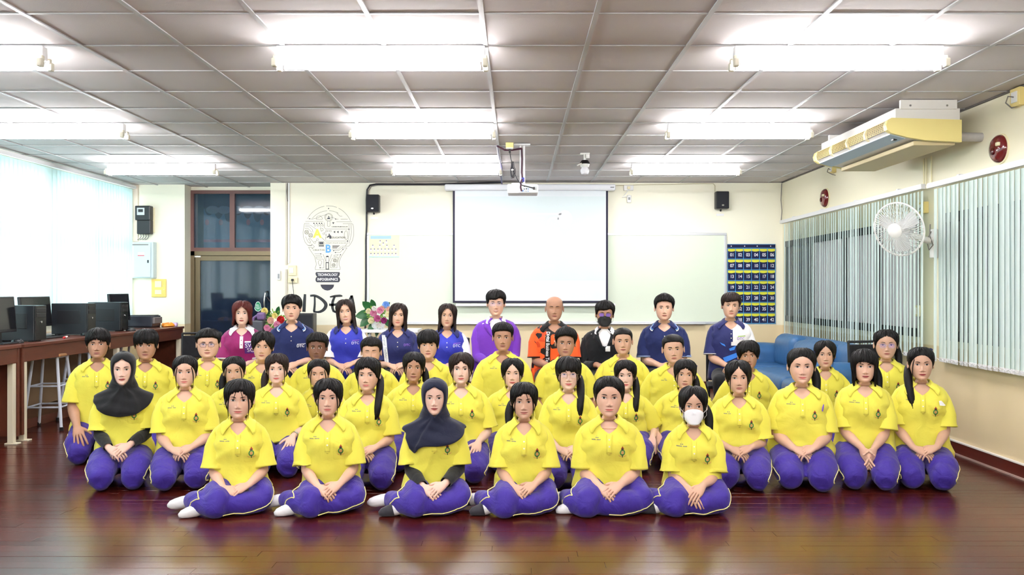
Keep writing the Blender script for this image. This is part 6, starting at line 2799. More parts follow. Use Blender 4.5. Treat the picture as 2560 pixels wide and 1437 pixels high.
MB().tube([(.014, .09, 12 * s_), (.014, .09, zt)], .010, 8).build('pole', M_pj, t)
MB().rbox(-.085, .075, .04, .14, zt - .012, zt, .003).build('ceiling_plate', M_pj, t)
MB().tube([(-.012, .075, zt - .04), (-.006, .072, zt - .15), (-.010, .073, zt - .28), (-.002, .06, .10), (-.02, .0, .06), (-.022, -.03, .0), (-.012, -.035, -.035)], .008, 6).build('cable', mat('maroon_cable', S(70, 30, 50), rough=.5), t, smooth=True)
MB().rbox(-.012, .016, .045, .075, .07, .11, .004).build('cable_joint', mat('blue_joint', S(70, 76, 170), rough=.5), t)
# yellow ceiling outlet with coiled power cord
yb = W(1274, 352, YP)
t2 = thing('ceiling_socket', 'yellowed ceiling socket with a coiled black power cord', 'socket', (yb.x, YP, ZC - .006))
MB().rbox(-.038, .038, -.03, .03, -.055, 0, .004).build('box', M_yellowed, t2)
MB().rbox(-.034, .034, -.034, .026, -.062, -.05, .003).build('face', M_white, t2)
MB().rbox(-.008, .012, -.018, .002, -.10, -.060, .003).build('plug', M_black, t2)
dx_, dz_ = pj.x - yb.x, pj.z - (ZC - .006)
coil = [(.002, -.01, -.10), (.012, -.01, -.16), (.026, -.01, -.20)]
MB().tube(coil + [(.03, -.012, -.24), (.045, -.015, -.30), (.08, -.02, -.37), (.12, -.03, -.42), (dx_ + .105, -.045, dz_ - .004)], .0045, 6).build('power_cord', M_cable, t2, smooth=True)
for k, (dx2, l) in enumerate(((-.006, .17), (.0, .15), (.008, .16))):
 pts = [(.028 + dx2 + .013 * math.cos(a) * (1 + .3 * k) * (1 if math.sin(a) < .2 else .4), -.012 + .004 * k, -.265 + l * .5 * math.sin(a)) for a in np.linspace(0, 2 * PI, 18, endpoint=False)]
 MB().tube(pts, .004, 6, closed=True).build('cord_loop', M_cable, t2, smooth=True)
MB().rbox(.014, .040, -.026, .0, -.275, -.262, .003).build('cord_tie', M_white, t2)
t = thing('cable', 'maroon cable run across the ceiling to the projector pole', 'cable', (0, 0, 0))
a_ = W(1243, 363, YP)
MB().tube([(pj.x - .012, YP + .075, ZC - .05), (yb.x + .03, YP + .05, ZC - .068), (yb.x - .05, YP + .04, ZC - .07), (a_.x, YP + .05, ZC - .03)], .010, 6).build('span', MATS['maroon_cable'], t)
MB().tube([(a_.x, YP + .05, ZC - .03), (a_.x, YP + .3, ZC - .03), (a_.x + .0, 9.4, ZC - .026), (a_.x + .02, 10.2, ZC - .03), (-.19, 10.8, ZC - .028), (-.19, YB - .03, ZC - .028)], .009, 6).build('run', mat('violet_cable', S(96, 84, 130), rough=.5), t, smooth=True)
# ---- ceiling camera
YCm = 9.2
cc = W(1462, 372, YCm)
t = thing('security_camera', 'white ceiling security camera with bracket and black dome top', 'camera', (cc.x, YCm, ZC - .006))
MB().rbox(-.05, .05, -.03, .03, -.012, 0, .003).rbox(-.012, .012, -.012, .012, -.085, -.01, .004).rbox(.0, .05, -.012, .012, -.055, -.012, .003).build('bracket', M_white, t)
MB().lathe([(.002, -.070), (.034, -.076), (.052, -.10), (.054, -.115), (.05, -.118)], 18, (0, 0, 0)).build('dome_top', M_blackg, t, smooth=True)
MB().lathe([(.052, -.116), (.046, -.14), (.040, -.15)], 18).build('neck', M_white, t, smooth=True)
MB().lathe([(.001, -.142), (.030, -.15), (.045, -.175), (.046, -.195), (.036, -.222), (.001, -.234)], 18).build('camera_ball', M_pj, t, smooth=True)
MB().tube([(-.085, -.03, -.135), (-.01, -.035, -.10)], .006, 8).build('antenna', M_white, t)

# ---- air conditioner
t = thing('air_conditioner', 'ceiling air conditioner with yellowed end cap on the right', 'air conditioner', (0, 0, 0))
AY0, AY1 = 6.62, 8.25
M_ac = mat('ac_white', S(232, 230, 226), rough=.45)
M_acy = mat('ac_yellowed', S(232, 216, 142), rough=.45, var=.04, vscale=3)
prof = [(2.865, 2.655), (2.835, 2.635), (2.822, 2.60), (2.832, 2.562), (2.865, 2.538), (2.98, 2.508), (3.12, 2.485), (3.40, 2.470), (3.40, 2.640)]
fr = lambda a, bb, c: (a, c, bb)
MB().prism([(2.90, 2.63), (2.90, 2.728), (3.39, 2.728), (3.39, 2.63)], AY1 - AY0 - .02, lambda a, bb, c: (a, AY0 + .01 + c, bb)).build('top_box', M_ac, t)
body = [(2.865, 2.655), (2.852, 2.635), (2.842, 2.60), (2.850, 2.565), (2.872, 2.545), (2.985, 2.514), (3.12, 2.492), (3.385, 2.478), (3.385, 2.640)]
MB().prism(body, AY1 - AY0 - .06, lambda a, bb, c: (a, AY0 + .03 + c, bb)).build('casing', M_ac, t)
for y0, nm in ((AY0, 'end_cap'), (AY1 - .03, 'end_cap')):
 bm = MB().prism(prof, .035, lambda a, bb, c: (a, y0 + c, bb))
 bm.build(nm, M_acy, t)
# louvre underside and the tan base pan
b = MB()
b.add([(2.868, AY0 + .04, 2.534), (2.985, AY0 + .04, 2.503), (2.985, AY1 - .04, 2.503), (2.868, AY1 - .04, 2.534), (2.868, AY0 + .04, 2.545), (2.985, AY0 + .04, 2.514), (2.985, AY1 - .04, 2.514), (2.868, AY1 - .04, 2.545)],
  [(0, 1, 2, 3), (7, 6, 5, 4), (0, 4, 5, 1), (1, 5, 6, 2), (2, 6, 7, 3), (3, 7, 4, 0)])
b.build('louvre', mat('louvre_blue_grey', S(176, 192, 206), rough=.35), t)
MB().rbox(3.06, 3.38, AY0 + .06, AY1 - .08, 2.455, 2.49, .006).build('base_pan', mat('tan_pan', S(196, 180, 140), rough=.6), t)
MB().box(2.93, 2.96, AY0 + .12, AY0 + .16, 2.505, 2.52).build('sensor', M_black, t)
# front grilles between yellowed ribs
n = 4
span = (AY1 - AY0 - .08) / n
M_gr = mat('grille_slot', S(120, 104, 66), rough=.6)
for k in range(n):
 y0 = AY0 + .04 + k * span
 g = MB().add([(2.846, y0 + .03, 2.640), (2.838, y0 + .03, 2.60), (2.845, y0 + .03, 2.562), (2.846, y0 + span - .02, 2.640), (2.838, y0 + span - .02, 2.60), (2.845, y0 + span - .02, 2.562)], [(0, 1, 4, 3), (1, 2, 5, 4)])
 gb = MB()
 gb.add([(2.846, y0 + .03, 2.640), (2.838, y0 + .03, 2.60), (2.845, y0 + .03, 2.562), (2.846, y0 + span - .02, 2.640), (2.838, y0 + span - .02, 2.60), (2.845, y0 + span - .02, 2.562)], [(0, 1, 4, 3), (1, 2, 5, 4)])
 gp = gb.build('grille', M_gr, t, recalc=False)
 for q in range(6):
  z_ = 2.568 + q * .0135
  MB().tube([(2.836 + .10 * abs(z_ - 2.60), y0 + .03, z_), (2.836 + .10 * abs(z_ - 2.60), y0 + span - .02, z_)], .0016, 5).build('grille_bar', M_acy, gp)
 for q in range(10):
  y_ = y0 + .045 + q * (span - .075) / 9
  MB().tube([(2.840, y_, 2.640), (2.832, y_, 2.60), (2.840, y_, 2.562)], .0015, 5).build('grille_fin', M_acy, gp)
for k in range(n + 1):
 y0 = AY0 + .04 + k * span
 MB().prism([(2.866, 2.652), (2.838, 2.634), (2.826, 2.60), (2.835, 2.564), (2.868, 2.542)], .03, lambda a, bb, c: (a, y0 - .008 + c, bb)).build('grille_rib', mat('ac_cream', S(240, 230, 190), rough=.45), t)
for y0 in (AY0 + .0, AY1 - .12):
 MB().rbox(2.93, 3.36, y0 - .012, y0 + .02, 2.72, ZC - .004, .003).build('hanger', M_ac, t)
 for x in (3.0, 3.28):
  MB().lathe([(.008, 0), (.008, .006)], 8, (x, y0 - .012, 2.745), (0, -1, 0)).build('bolt', M_chrome, t)
MB().tube([(3.40, AY0 + .10, 2.53), (3.50, AY0 + .11, 2.528), (XR, AY0 + .11, 2.525)], .035, 10).build('insulated_pipe', mat('foil_pipe', S(176, 174, 172), rough=.45, var=.15, vscale=30), t, smooth=True)
for dy in (0, .10, .14):
 MB().tube([(XR - .012, 7.52 + dy, 2.50), (XR - .012, 7.52 + dy, 2.26)], .007, 6).build('drain_pipe', M_cream, t)

# ---- round red dishes on the right wall
for (px_, py_, lab, r) in ((2503, 372, 'larger dark red round alarm dish on the right wall near the picture edge', .105), (2066, 495, 'smaller red round alarm dish on the right wall above the far blinds', .108)):
 Yd = XR * FPX / (px_ - VPX)
 z_ = CAMZ - (py_ - VPY) * Yd / FPX
 t = thing('alarm_dish', lab, 'alarm', (XR, Yd, z_), group='red alarm dishes')
 MB().lathe([(r * 1.08, 0), (r * 1.08, .012), (r * .98, .014)], 28, (0, 0, 0), (-1, 0, 0)).build('base_ring', M_cream, t, smooth=True)
 MB().lathe([(r, .012), (r * .97, .03), (r * .8, .048), (r * .45, .058), (.002, .06)], 28, (0, 0, 0), (-1, 0, 0)).build('dome', mat('ruby_dome', S(104, 14, 18), rough=.12, spec=.7, coat=.5), t, smooth=True)
 MB().lathe([(.024, .055), (.026, .066), (.012, .072)], 14, (0, .01, -.02), (-1, 0, 0)).build('boss', mat('ruby_boss', S(70, 8, 14), rough=.15), t, smooth=True)
 MB().rbox(-.070, -.045, -.075, -.040, .012, .040, .006).build('tab', M_cream, t)

# ---- sockets and switches of the right wall
def rplate(px_, py_, lab, w_, h_, m_, cat='socket', name='wall_socket', Xw=XR, cord=None):
 Yd = Xw * FPX / (px_ - VPX)
 z_ = CAMZ - (py_ - VPY) * Yd / FPX
 t_ = thing(name, lab, cat, (Xw, Yd, z_))
 MB().rbox(-.045, 0, -w_ / 2, w_ / 2, -h_ / 2, h_ / 2, .004).build('box', m_, t_)
 MB().rbox(-.052, -.043, -w_ * .3, w_ * .3, -h_ * .3, h_ * .3, .002).build('rocker', M_white, t_)
 if cord:
  MB().tube([(-.05, 0, 0)] + cord, .005, 6).build('cord', M_greycable, t_, smooth=True)
 return t_


rplate(2087, 424, 'small yellowed socket under the far end of the air conditioner', .10, .075, M_yellowed, cord=[(-.08, -.02, .01), (-.10, -.04, -.03), (-.05, -.05, -.06), (-.01, -.05, -.07)])
rplate(2552, 243, 'yellowed socket box at the upper right picture edge', .12, .13, M_yellowed, cord=[(-.08, .02, .01), (-.08, .05, -.03), (-.05, .03, -.07), (-.01, 0, -.06)])
rplate(2316, 519, 'cream socket with plug above the wall fan bracket', .09, .10, M_yellowed, cord=[(-.06, .04, -.03), (-.03, .05, -.10), (-.02, .02, -.16)])
rplate(2303, 777, 'small cream switch on the pillar between the two right windows', .04, .10, M_cream, 'switch', 'light_switch')

# ---- wall fan
fy = 7.20
fc = W(2247, 573, fy)
t = thing('wall_fan', 'white wall mounted fan turned towards the room', 'fan', (fc.x, fc.y, fc.z))
M_fan = mat('fan_white', S(240, 240, 238), rough=.4)
M_fang = mat('fan_wire', S(228, 228, 226), rough=.4)
ax = Vector((-.80, -.54, -.24)).normalized()
U = ax.cross(Vector((0, 0, 1))).normalized()
V_ = U.cross(ax).normalized()
Rf = .222


def fp(r, a, d):
 return U * (r * math.cos(a)) + V_ * (r * math.sin(a)) + ax * d


MB().tube([fp(Rf, a, 0) for a in np.linspace(0, 2 * PI, 40, endpoint=False)], .0075, 8, closed=True).build('rim', M_fan, t, smooth=True)
for side, bulge, nw in ((1, .062, 64), (-1, .075, 40)):
 cage = MB()
 for k in range(nw):
  a = 2 * PI * k / nw
  cage.tube([fp(.055, a + .25, side * bulge), fp(.12, a + .15, side * (bulge - .004)), fp(.185, a + .06, side * bulge * .72), fp(.215, a, side * bulge * .3), fp(Rf, a, 0)], .0019, 4, caps=False)
 tag(cage.build('cage_front' if side > 0 else 'cage_rear', M_fang, t), kind='stuff')
MB().lathe([(.060, .050), (.062, .062), (.052, .070), (.02, .073), (.001, .073)], 24, (0, 0, 0), ax).build('hub_badge', M_fan, t, smooth=True)
for k in range(3):
 a0 = 2 * PI * k / 3 + .5
 b = MB()
 rows_ = []
 for i, r in enumerate(np.linspace(.04, .19, 7)):
  w0 = .55 * (1 - .25 * i / 6)
  for j in range(6):
   u = j / 5 - .5
   rows_.append(fp(r, a0 + u * 2 * w0 * (.6 + .4 * math.sin(PI * (i + 1) / 8)), -.01 + u * .045))
 b.add(rows_, grid_faces(7, 6, False)) if 'grid_faces' in globals() else None
 b.build('blade', mat('fan_blade', S(214, 214, 216), rough=.3, alpha=.75), t, smooth='all', recalc=False)
MB().lathe([(.03, -.03), (.065, -.06), (.07, -.13), (.05, -.16), (.002, -.165)], 20, (0, 0, 0), ax).build('motor', mat('fan_motor', S(206, 206, 208), rough=.4), t, smooth=True)
wl = Vector((XR - fc.x - .01, .26, -.06))
MB().tube([ax * -.13, ax * -.15 + Vector((.05, .06, -.08)), wl + Vector((-.07, -.02, -.02)), wl + Vector((-.01, 0, -.02))], [.03, .028, .028, .035], 10).build('arm', M_fan, t, smooth=True)
MB().rbox(wl.x - .03, wl.x + .01, wl.y - .045, wl.y + .045, wl.z - .17, wl.z + .08, .01).build('wall_base', M_fan, t)
MB().tube([wl + Vector((-.05, -.02, .12)), wl + Vector((-.06, -.03, .02)), wl + Vector((-.04, -.05, -.06)), wl + Vector((-.05, .0, -.10)), wl + Vector((-.06, .03, -.02)), wl + Vector((-.03, .0, .06))], .005, 6).build('cord', M_greycable, t, smooth=True)

# ================================================================== COMPUTER BENCH ON THE LEFT
M_bench = wood('bench_wood', S(78, 40, 30), S(116, 62, 44), rough=.28, scale=(14, 1.5, 14), objvar=.06)
M_leg = mat('cream_steel', S(228, 220, 196), rough=.5)
BX0, BX1 = -5.22, -4.36
BZ = .862


def bench(y0, y1, label):
 t_ = thing('computer_bench', label, 'bench', (0, y0, 0), group='wooden computer benches')
 L_ = y1 - y0
 MB().rbox(BX0, BX1 + .02, 0, L_, BZ - .03, BZ, .004).build('top', M_bench, t_)
 MB().rbox(BX1 - .03, BX1, .03, L_ - .03, BZ - .16, BZ - .03, .003).build('apron', M_bench, t_)
 for ya in (0.0, L_ - .03):
  MB().rbox(BX0 + .3, BX1 + .005, ya, ya + .03, .06, BZ - .03, .003).build('end_panel', M_bench, t_)
 for ya in (.04, L_ * .5, L_ - .09):
  MB().rbox(BX1 - .055, BX1 - .005, ya, ya + .05, .012, BZ - .16, .003).build('leg', M_leg, t_)
  MB().rbox(BX1 - .075, BX1 + .035, ya - .01, ya + .06, .0, .012, .003).build('foot', M_leg, t_)
 MB().rbox(BX0 + .05, BX0 + .08, .04, L_ - .04, .10, BZ - .05, .003).build('back_panel', mat('bench_back_board', S(150, 122, 92), rough=.6, var=.1, vscale=3), t_)
 MB().rbox(BX0 + .09, BX0 + .5, .04, L_ - .04, .0, .09, .003).build('plinth', M_bench, t_)
 return t_


bench(7.66, 11.36, 'long dark wooden computer bench along the left blinds')
bench(3.9, 7.62, 'near dark wooden bench cut by the left edge of the picture')


def stool(x, y, label, rz=0.0):
 t_ = thing('stool', label, 'stool', (x, y, 0), rz, group='white metal stools')
 M_st = mat('stool_white', S(206, 212, 226), rough=.4)
 H = .73
 MB().rbox(-.16, .16, -.16, .16, H - .03, H, .008).build('seat', wood('stool_wood', S(150, 104, 62), S(186, 138, 90), rough=.4) if 'stool_wood' not in MATS else MATS['stool_wood'], t_)
 for sx in (-1, 1):
  for sy in (-1, 1):
   MB().tube([(sx * .11, sy * .11, H - .03), (sx * .175, sy * .175, .02)], .0145, 8).build('leg', M_st, t_, smooth=True)
   MB().lathe([(.019, 0), (.019, .035)], 10, (sx * .178, sy * .178, 0)).build('rubber_foot', M_black, t_)
 for z_, w_ in ((.22, .153), (.42, .132)):
  for a, c in (((-w_, -w_), (w_, -w_)), ((w_, -w_), (w_, w_)), ((w_, w_), (-w_, w_)), ((-w_, w_), (-w_, -w_))):
   MB().tube([(a[0], a[1], z_), (c[0], c[1], z_)], .009, 6).build('rung', M_st, t_)
 for a, c in (((-.11, -.11), (.11, -.11)), ((.11, -.11), (.11, .11)), ((.11, .11), (-.11, .11)), ((-.11, .11), (-.11, -.11))):
  MB().tube([(a[0], a[1], H - .035), (c[0], c[1], H - .035)], .012, 6).build('top_rail', M_st, t_)
 return t_


stool(-4.52, 8.42, 'nearest white metal stool under the computer bench', .1)
stool(-4.50, 9.05, 'second white metal stool under the computer bench', -.05)
stool(-4.52, 10.3, 'white metal stool seen above the black headscarf', .05)


def tower(x1, y0, label, ry=0.0):
 """desktop computer lying with its side panel towards the camera"""
 t_ = thing('desktop_computer', label, 'computer', (x1, y0, BZ), ry, group='desktop computers on the bench')
 MB().rbox(-.385, -.012, 0, .175, .008, .335, .006).build('case', mat('pc_black', S(26, 30, 36), rough=.35), t_)
 MB().rbox(-.014, .004, 0.002, .173, .01, .333, .005).build('front_panel', M_blackg, t_)
 for z_ in (.27, .225):
  MB().rbox(.002, .008, .015, .16, z_, z_ + .036, .003).build('drive_bay', M_black, t_)
 MB().lathe([(.010, 0), (.010, .006)], 12, (.004, .087, .18), (1, 0, 0)).build('power_button', M_chrome, t_)
 MB().rbox(-.32, -.08, -.003, .001, .12, .26, .002).build('vent_panel', M_black, t_)
 for xx in (-.34, -.06):
  MB().box(xx - .02, xx + .02, .02, .155, 0, .009).build('foot', M_black, t_)
 return t_


tower(-4.43, 8.00, 'black desktop computer nearest to the camera on the bench', -.03)
tower(-4.53, 9.18, 'second black desktop computer on the bench, behind the red marker')
tower(-4.53, 9.96, 'third black desktop computer on the bench, beside the printer side')


def monitor(x, y, label, wd=.50, ht=.30, rz=0.0, tilt=.08, z0=.10):
 """screen facing the stools (+x)"""
 t_ = thing('monitor', label, 'monitor', (x, y, BZ), rz, group='computer monitors on the bench')
 MB().rbox(-.10, .10, -.12, .12, 0, .014, .006).build('stand_base', M_black, t_)
 MB().rbox(-.035, -.005, -.03, .03, .012, z0 + .12, .004).build('stand_neck', M_black, t_)
 bm = MB().rbox(-.018, .012, -wd / 2, wd / 2, z0, z0 + ht, .006)
 sc = bm.build('housing', M_black, t_)
 sc.rotation_euler = (0, -tilt, 0)
 g = MB().box(.011, .0135, -wd / 2 + .015, wd / 2 - .015, z0 + .025, z0 + ht - .015).build('display', mat('dead_screen', S(14, 15, 20), rough=.12), sc)
 return t_


monitor(-4.55, 7.66, 'black monitor cut by the left picture edge', .50, .32)
monitor(-4.90, 8.90, 'black tilted monitor between the first two desktop computers', .56, .31, .0, .10)
monitor(-4.80, 10.55, 'black monitor farthest along the bench, near the breaker box', .52, .33)

t = thing('printer', 'black laser printer at the far end of the computer bench', 'printer', (-4.70, 11.0, BZ))
MB().rbox(-.18, .14, -.13, .15, .012, .15, .012).build('body', mat('printer_black', S(40, 44, 54), rough=.4), t)
MB().rbox(.135, .165, -.11, .13, .05, .13, .006).build('front_door', mat('printer_grey', S(110, 104, 104), rough=.45), t)
MB().rbox(-.16, .12, -.11, .13, .15, .158, .003).build('lid', M_black, t)
MB().box(-.17, .13, -.12, .14, 0, .013).build('feet', M_black, t)


def keyboard(x, y, label, rz=0):
 t_ = thing('keyboard', label, 'keyboard', (x, y, BZ), rz, group='keyboards')
 MB().rbox(-.075, .075, -.22, .22, 0, .018, .006).build('base', M_black, t_)
 for r_ in range(4):
  for c_ in range(12):
   MB().box(-.058 + r_ * .031, -.036 + r_ * .031, -.205 + c_ * .034, -.178 + c_ * .034, .018, .023).build('key', M_blackg, t_)
 return t_


keyboard(-4.62, 8.62, 'black keyboard beside the nearest desktop computer')


def mouse(x, y, label):
 t_ = thing('computer_mouse', label, 'mouse', (x, y, BZ), .2, group='computer mice')
 b_ = MB()
 b_.lathe([(.001, .036), (.018, .034), (.030, .024), (.034, .010), (.033, 0)], 16)
 for i, v_ in enumerate(b_.v):
  b_.v[i] = (v_[0] * 1.6, v_[1], v_[2])
 b_.build('shell', M_blackg, t_, smooth=True)
 MB().rbox(.02, .032, -.003, .003, .024, .036, .002).build('wheel', M_grey, t_)


mouse(-4.48, 7.80, 'black mouse in front of the nearest desktop computer')
mouse(-4.47, 9.02, 'black mouse on the bench left of the far left boy')
mouse(-4.46, 10.05, 'black mouse beside the third desktop computer')
t = thing('marker', 'red and white marker pen lying on the bench edge', 'marker', (-4.44, 8.55, BZ), -1.25)
MB().lathe([(.010, -.09), (.011, -.03), (.011, .03)], 10, (0, 0, .0115), (1, 0, 0)).build('barrel', M_white, t, smooth=True)
MB().lathe([(.0115, .03), (.0115, .075), (.008, .085)], 10, (0, 0, .0115), (1, 0, 0)).build('cap', mat('marker_red', S(206, 40, 44), rough=.4), t, smooth=True)
MB().lathe([(.008, -.115), (.0115, -.10), (.0115, -.09)], 10, (0, 0, .0115), (1, 0, 0)).build('end_plug', MATS['marker_red'], t, smooth=True)
t = thing('plastic_bag', 'crumpled orange snack bag at the far end of the bench', 'bag', (-4.50, 11.22, BZ))
b = MB()
rs_ = np.random.RandomState(4)
nn = 12
for i in range(6):
 for j in range(nn):
  a = 2 * PI * j / nn
  h = [0, .012, .03, .045, .05, .048][i]
  r = [.9, 1.0, .95, .75, .4, .05][i]
  b.v.append((.075 * r * math.cos(a) + .006 * rs_.randn(), .12 * r * math.sin(a) + .006 * rs_.randn(), max(0, h + .004 * rs_.randn() * (i > 0))))
b.f = grid_faces(6, nn) + [tuple(range(nn - 1, -1, -1))] + [tuple(range(5 * nn, 6 * nn))]
b.m = [0] * len(b.f)
b.build('film', mat('orange_film', S(240, 150, 40), rough=.35), t)
MB().rbox(.03, .09, .05, .11, .0, .05, .01).build('label_patch', mat('lilac_film', S(196, 176, 216), rough=.4), t)

# ================================================================== SOFA, CHAIRS, SIDE TABLES
t = thing('sofa', 'blue vinyl sofa against the right wall behind the students', 'sofa', (3.0, 9.3, 0))
M_sofa = mat('blue_vinyl', S(46, 92, 138), rough=.38, var=.12, vscale=4, bump=.5, bscale=9)


def cushion(x0, x1, y0, y1, z0, z1, r=.09, puff=.03, seed=0):
 bm = bmesh.new()
 bmesh.ops.create_cube(bm, size=1)
 for v in bm.verts:
  v.co = Vector(((x0 + x1) / 2 + v.co.x * (x1 - x0), (y0 + y1) / 2 + v.co.y * (y1 - y0), (z0 + z1) / 2 + v.co.z * (z1 - z0)))
 bmesh.ops.bevel(bm, geom=list(bm.edges), offset=r, segments=4, affect='EDGES', profile=.5)
 bmesh.ops.subdivide_edges(bm, edges=list(bm.edges), cuts=1, use_grid_fill=True)
 b_ = MB()
 bm.verts.index_update()
 P = np.array([v.co[:] for v in bm.verts])
 nr = np.array([v.normal[:] for v in bm.verts])
 bm.normal_update()
 nr = np.array([v.normal[:] for v in bm.verts])
 P = P + nr * (puff * (.5 + .5 * wnoise(P, seed, 9)))[:, None]
 b_.add(P.tolist(), [[v.index for v in f.verts] for f in bm.faces])
 bm.free()
 return b_


cushion(.22, .50, -1.30, 1.25, .30, .80, .12, .02, 1).build('backrest', M_sofa, t, smooth='all')
cushion(-.35, .30, -.62, .55, .28, .46, .07, .02, 2).build('seat_cushion', M_sofa, t, smooth='all')
cushion(-.35, .30, -1.20, -.60, .28, .46, .07, .02, 3).build('seat_cushion', M_sofa, t, smooth='all')
cushion(-.35, .30, .55, 1.15, .28, .46, .07, .02, 5).build('seat_cushion', M_sofa, t, smooth='all')
cushion(-.33, .42, 1.10, 1.40, .10, .68, .11, .02, 6).build('arm', M_sofa, t, smooth='all')
cushion(-.33, .42, -1.45, -1.16, .10, .66, .11, .02, 7).build('arm', M_sofa, t, smooth='all')
cushion(.10, .34, -.55, .45, .44, .78, .10, .03, 8).build('back_cushion', M_sofa, t, smooth='all')
cushion(.10, .34, .48, 1.12, .44, .80, .10, .03, 9).build('back_cushion', M_sofa, t, smooth='all')
MB().rbox(-.33, .45, -1.35, 1.3, .05, .29, .02).build('base', M_sofa, t)
for sx in (-.25, .38):
 for sy in (-1.25, 1.2):
  MB().box(sx - .03, sx + .03, sy - .03, sy + .03, 0, .06).build('foot', M_black, t)


def chair_proto():
 t_ = thing('chair', '', 'chair', (0, 0, 0), group='black chairs')
 M_cf = mat('chair_frame', S(28, 28, 32), rough=.4)
 MB().rbox(-.21, .21, -.20, .22, .415, .445, .012).build('seat', M_blackcl, t_)
 MB().rbox(-.20, .20, .235, .262, .60, .84, .010).build('backrest', M_blackcl, t_)
 for sx in (-1, 1):
  MB().tube([(sx * .20, .22, 0), (sx * .20, .24, .43), (sx * .20, .262, .87)], .012, 8).build('rear_leg', M_cf, t_, smooth=True)
  MB().tube([(sx * .20, -.20, 0), (sx * .20, -.18, .42)], .012, 8).build('front_leg', M_cf, t_, smooth=True)
 MB().tube([(-.20, .262, .865), (.20, .262, .865)], .012, 8).build('top_rail', M_cf, t_, smooth=True)
 MB().tube([(-.20, -.19, .20), (.20, -.19, .20)], .008, 6).build('stretcher', M_cf, t_)
 return t_


CH0 = chair_proto()
seats = [(606, 8.25, 'black chair under the woman in magenta shirt'), (730, 8.25, 'black chair under the young man in navy polo before IDEA lettering'),
   (866, 8.25, 'black chair under the smiling woman with white sleeves'), (995, 8.2, 'black chair under the woman with white ribbon on navy shirt'),
   (1118, 8.2, 'black chair under the woman left of the purple suit'), (1240, 8.25, 'black chair under the man in purple suit'),
   (1386, 8.2, 'black chair under the balding man in orange'), (1511, 8.2, 'black chair under the man with black mask'),
   (1660, 8.25, 'black chair under the man in navy polo before whiteboard'), (1826, 8.25, 'black chair under the man in half navy half white polo')]
for k, (px_, y_, lab) in enumerate(seats):
 o = CH0 if k == 0 else copy_tree(CH0)
 x_ = (px_ - VPX) * y_ / FPX
 o.location = (x_, y_ + .03, 0)
 o.rotation_euler = (0, 0, math.atan2(-x_, y_) * .75)
 o['label'] = lab
o = copy_tree(CH0)
o.location = ((2197 - VPX) * 7.9 / FPX, 7.75, 0)
o['label'] = 'empty black framed chair behind the girl with violet tinted glasses'
o = copy_tree(CH0)
o.location = (-3.35, 9.3, 0)
o.rotation_euler = (0, 0, .4)
o['label'] = 'empty black chair between the bench and the glass door'


# ---- tables and flowers at the back
def leaf(mb, base, d, ln, wd, droop=.2):
 d = Vector(d).normalized()
 sd_ = d.cross(Vector((0, -1, .2))).normalized()
 up = sd_.cross(d).normalized()
 n_ = 6
 vs_ = []
 for i in range(n_):
  t_ = i / (n_ - 1)
  c_ = Vector(base) + d * (ln * t_) - Vector((0, 0, 1)) * (droop * ln * t_ * t_)
  w_ = wd * math.sin(PI * min(1, .12 + .88 * t_)) ** .8
  vs_ += [c_ - sd_ * w_ + up * w_ * .25, c_, c_ + sd_ * w_ + up * w_ * .25]
 fs = []
 for i in range(n_ - 1):
  for j in range(2):
   fs.append((i * 3 + j, i * 3 + j + 1, i * 3 + 4 + j, i * 3 + 3 + j))
 mb.add(vs_, fs)


def flower(parent, c, r, m_, seed=0, name='rose'):
 b_ = MB()
 r_ = random.Random(seed)
 for ring, (rr_, n_, tilt) in enumerate(((.35, 4, 1.2), (.7, 5, .8), (1.0, 6, .35))):
  for k in range(n_):
   a = 2 * PI * k / n_ + ring * .5 + r_.uniform(-.2, .2)
   o_ = Vector((math.cos(a), -.3, math.sin(a)))
   p = Vector(c) + Vector((math.cos(a), 0, math.sin(a))) * r * rr_ * .5 + Vector((0, -r * (1 - rr_) * .9, 0))
   t1 = Vector((-math.sin(a), 0, math.cos(a)))
   out_ = (Vector((math.cos(a), 0, math.sin(a))) * math.cos(tilt) + Vector((0, -1, 0)) * math.sin(tilt)).normalized()
   w_ = r * (.45 + .2 * rr_)
   h_ = r * (.5 + .15 * rr_)
   cup = Vector((0, -1, 0)) * w_ * .35
   vs_ = [p - t1 * w_ * .6, p - t1 * w_ + out_ * h_ * .5 + cup, p - t1 * w_ * .5 + out_ * h_ + cup, p + out_ * h_ * .4, p + t1 * w_ * .5 + out_ * h_ + cup, p + t1 * w_ + out_ * h_ * .5 + cup, p + t1 * w_ * .6]
   b_.add(vs_, [(0, 1, 2, 3), (0, 3, 6), (3, 4, 5, 6), (2, 4, 3)])
 b_.lathe([(r * .05, -r * .2), (r * .35, 0), (r * .3, r * .35), (r * .05, r * .6)], 8, c, (0, -1, 0))
 return b_.build(name, m_, parent, smooth='all', recalc=False)


F_ = {k: mat('petal_' + k, S(*v_), rough=.6) for k, v_ in dict(pink=(232, 160, 190), rose=(206, 110, 160), cream=(244, 236, 200), yellow=(240, 226, 150), red=(206, 34, 44), blue=(150, 190, 240), white=(240, 236, 230), magenta=(170, 60, 130), peach=(240, 200, 180)).items()}
M_lf = mat('leaf_green', S(36, 96, 48), rough=.4, var=.2, vscale=10)
M_lf2 = mat('leaf_light', S(130, 176, 70), rough=.5, var=.2, vscale=20)
M_vase = mat('vase_white', S(232, 232, 234), rough=.3)


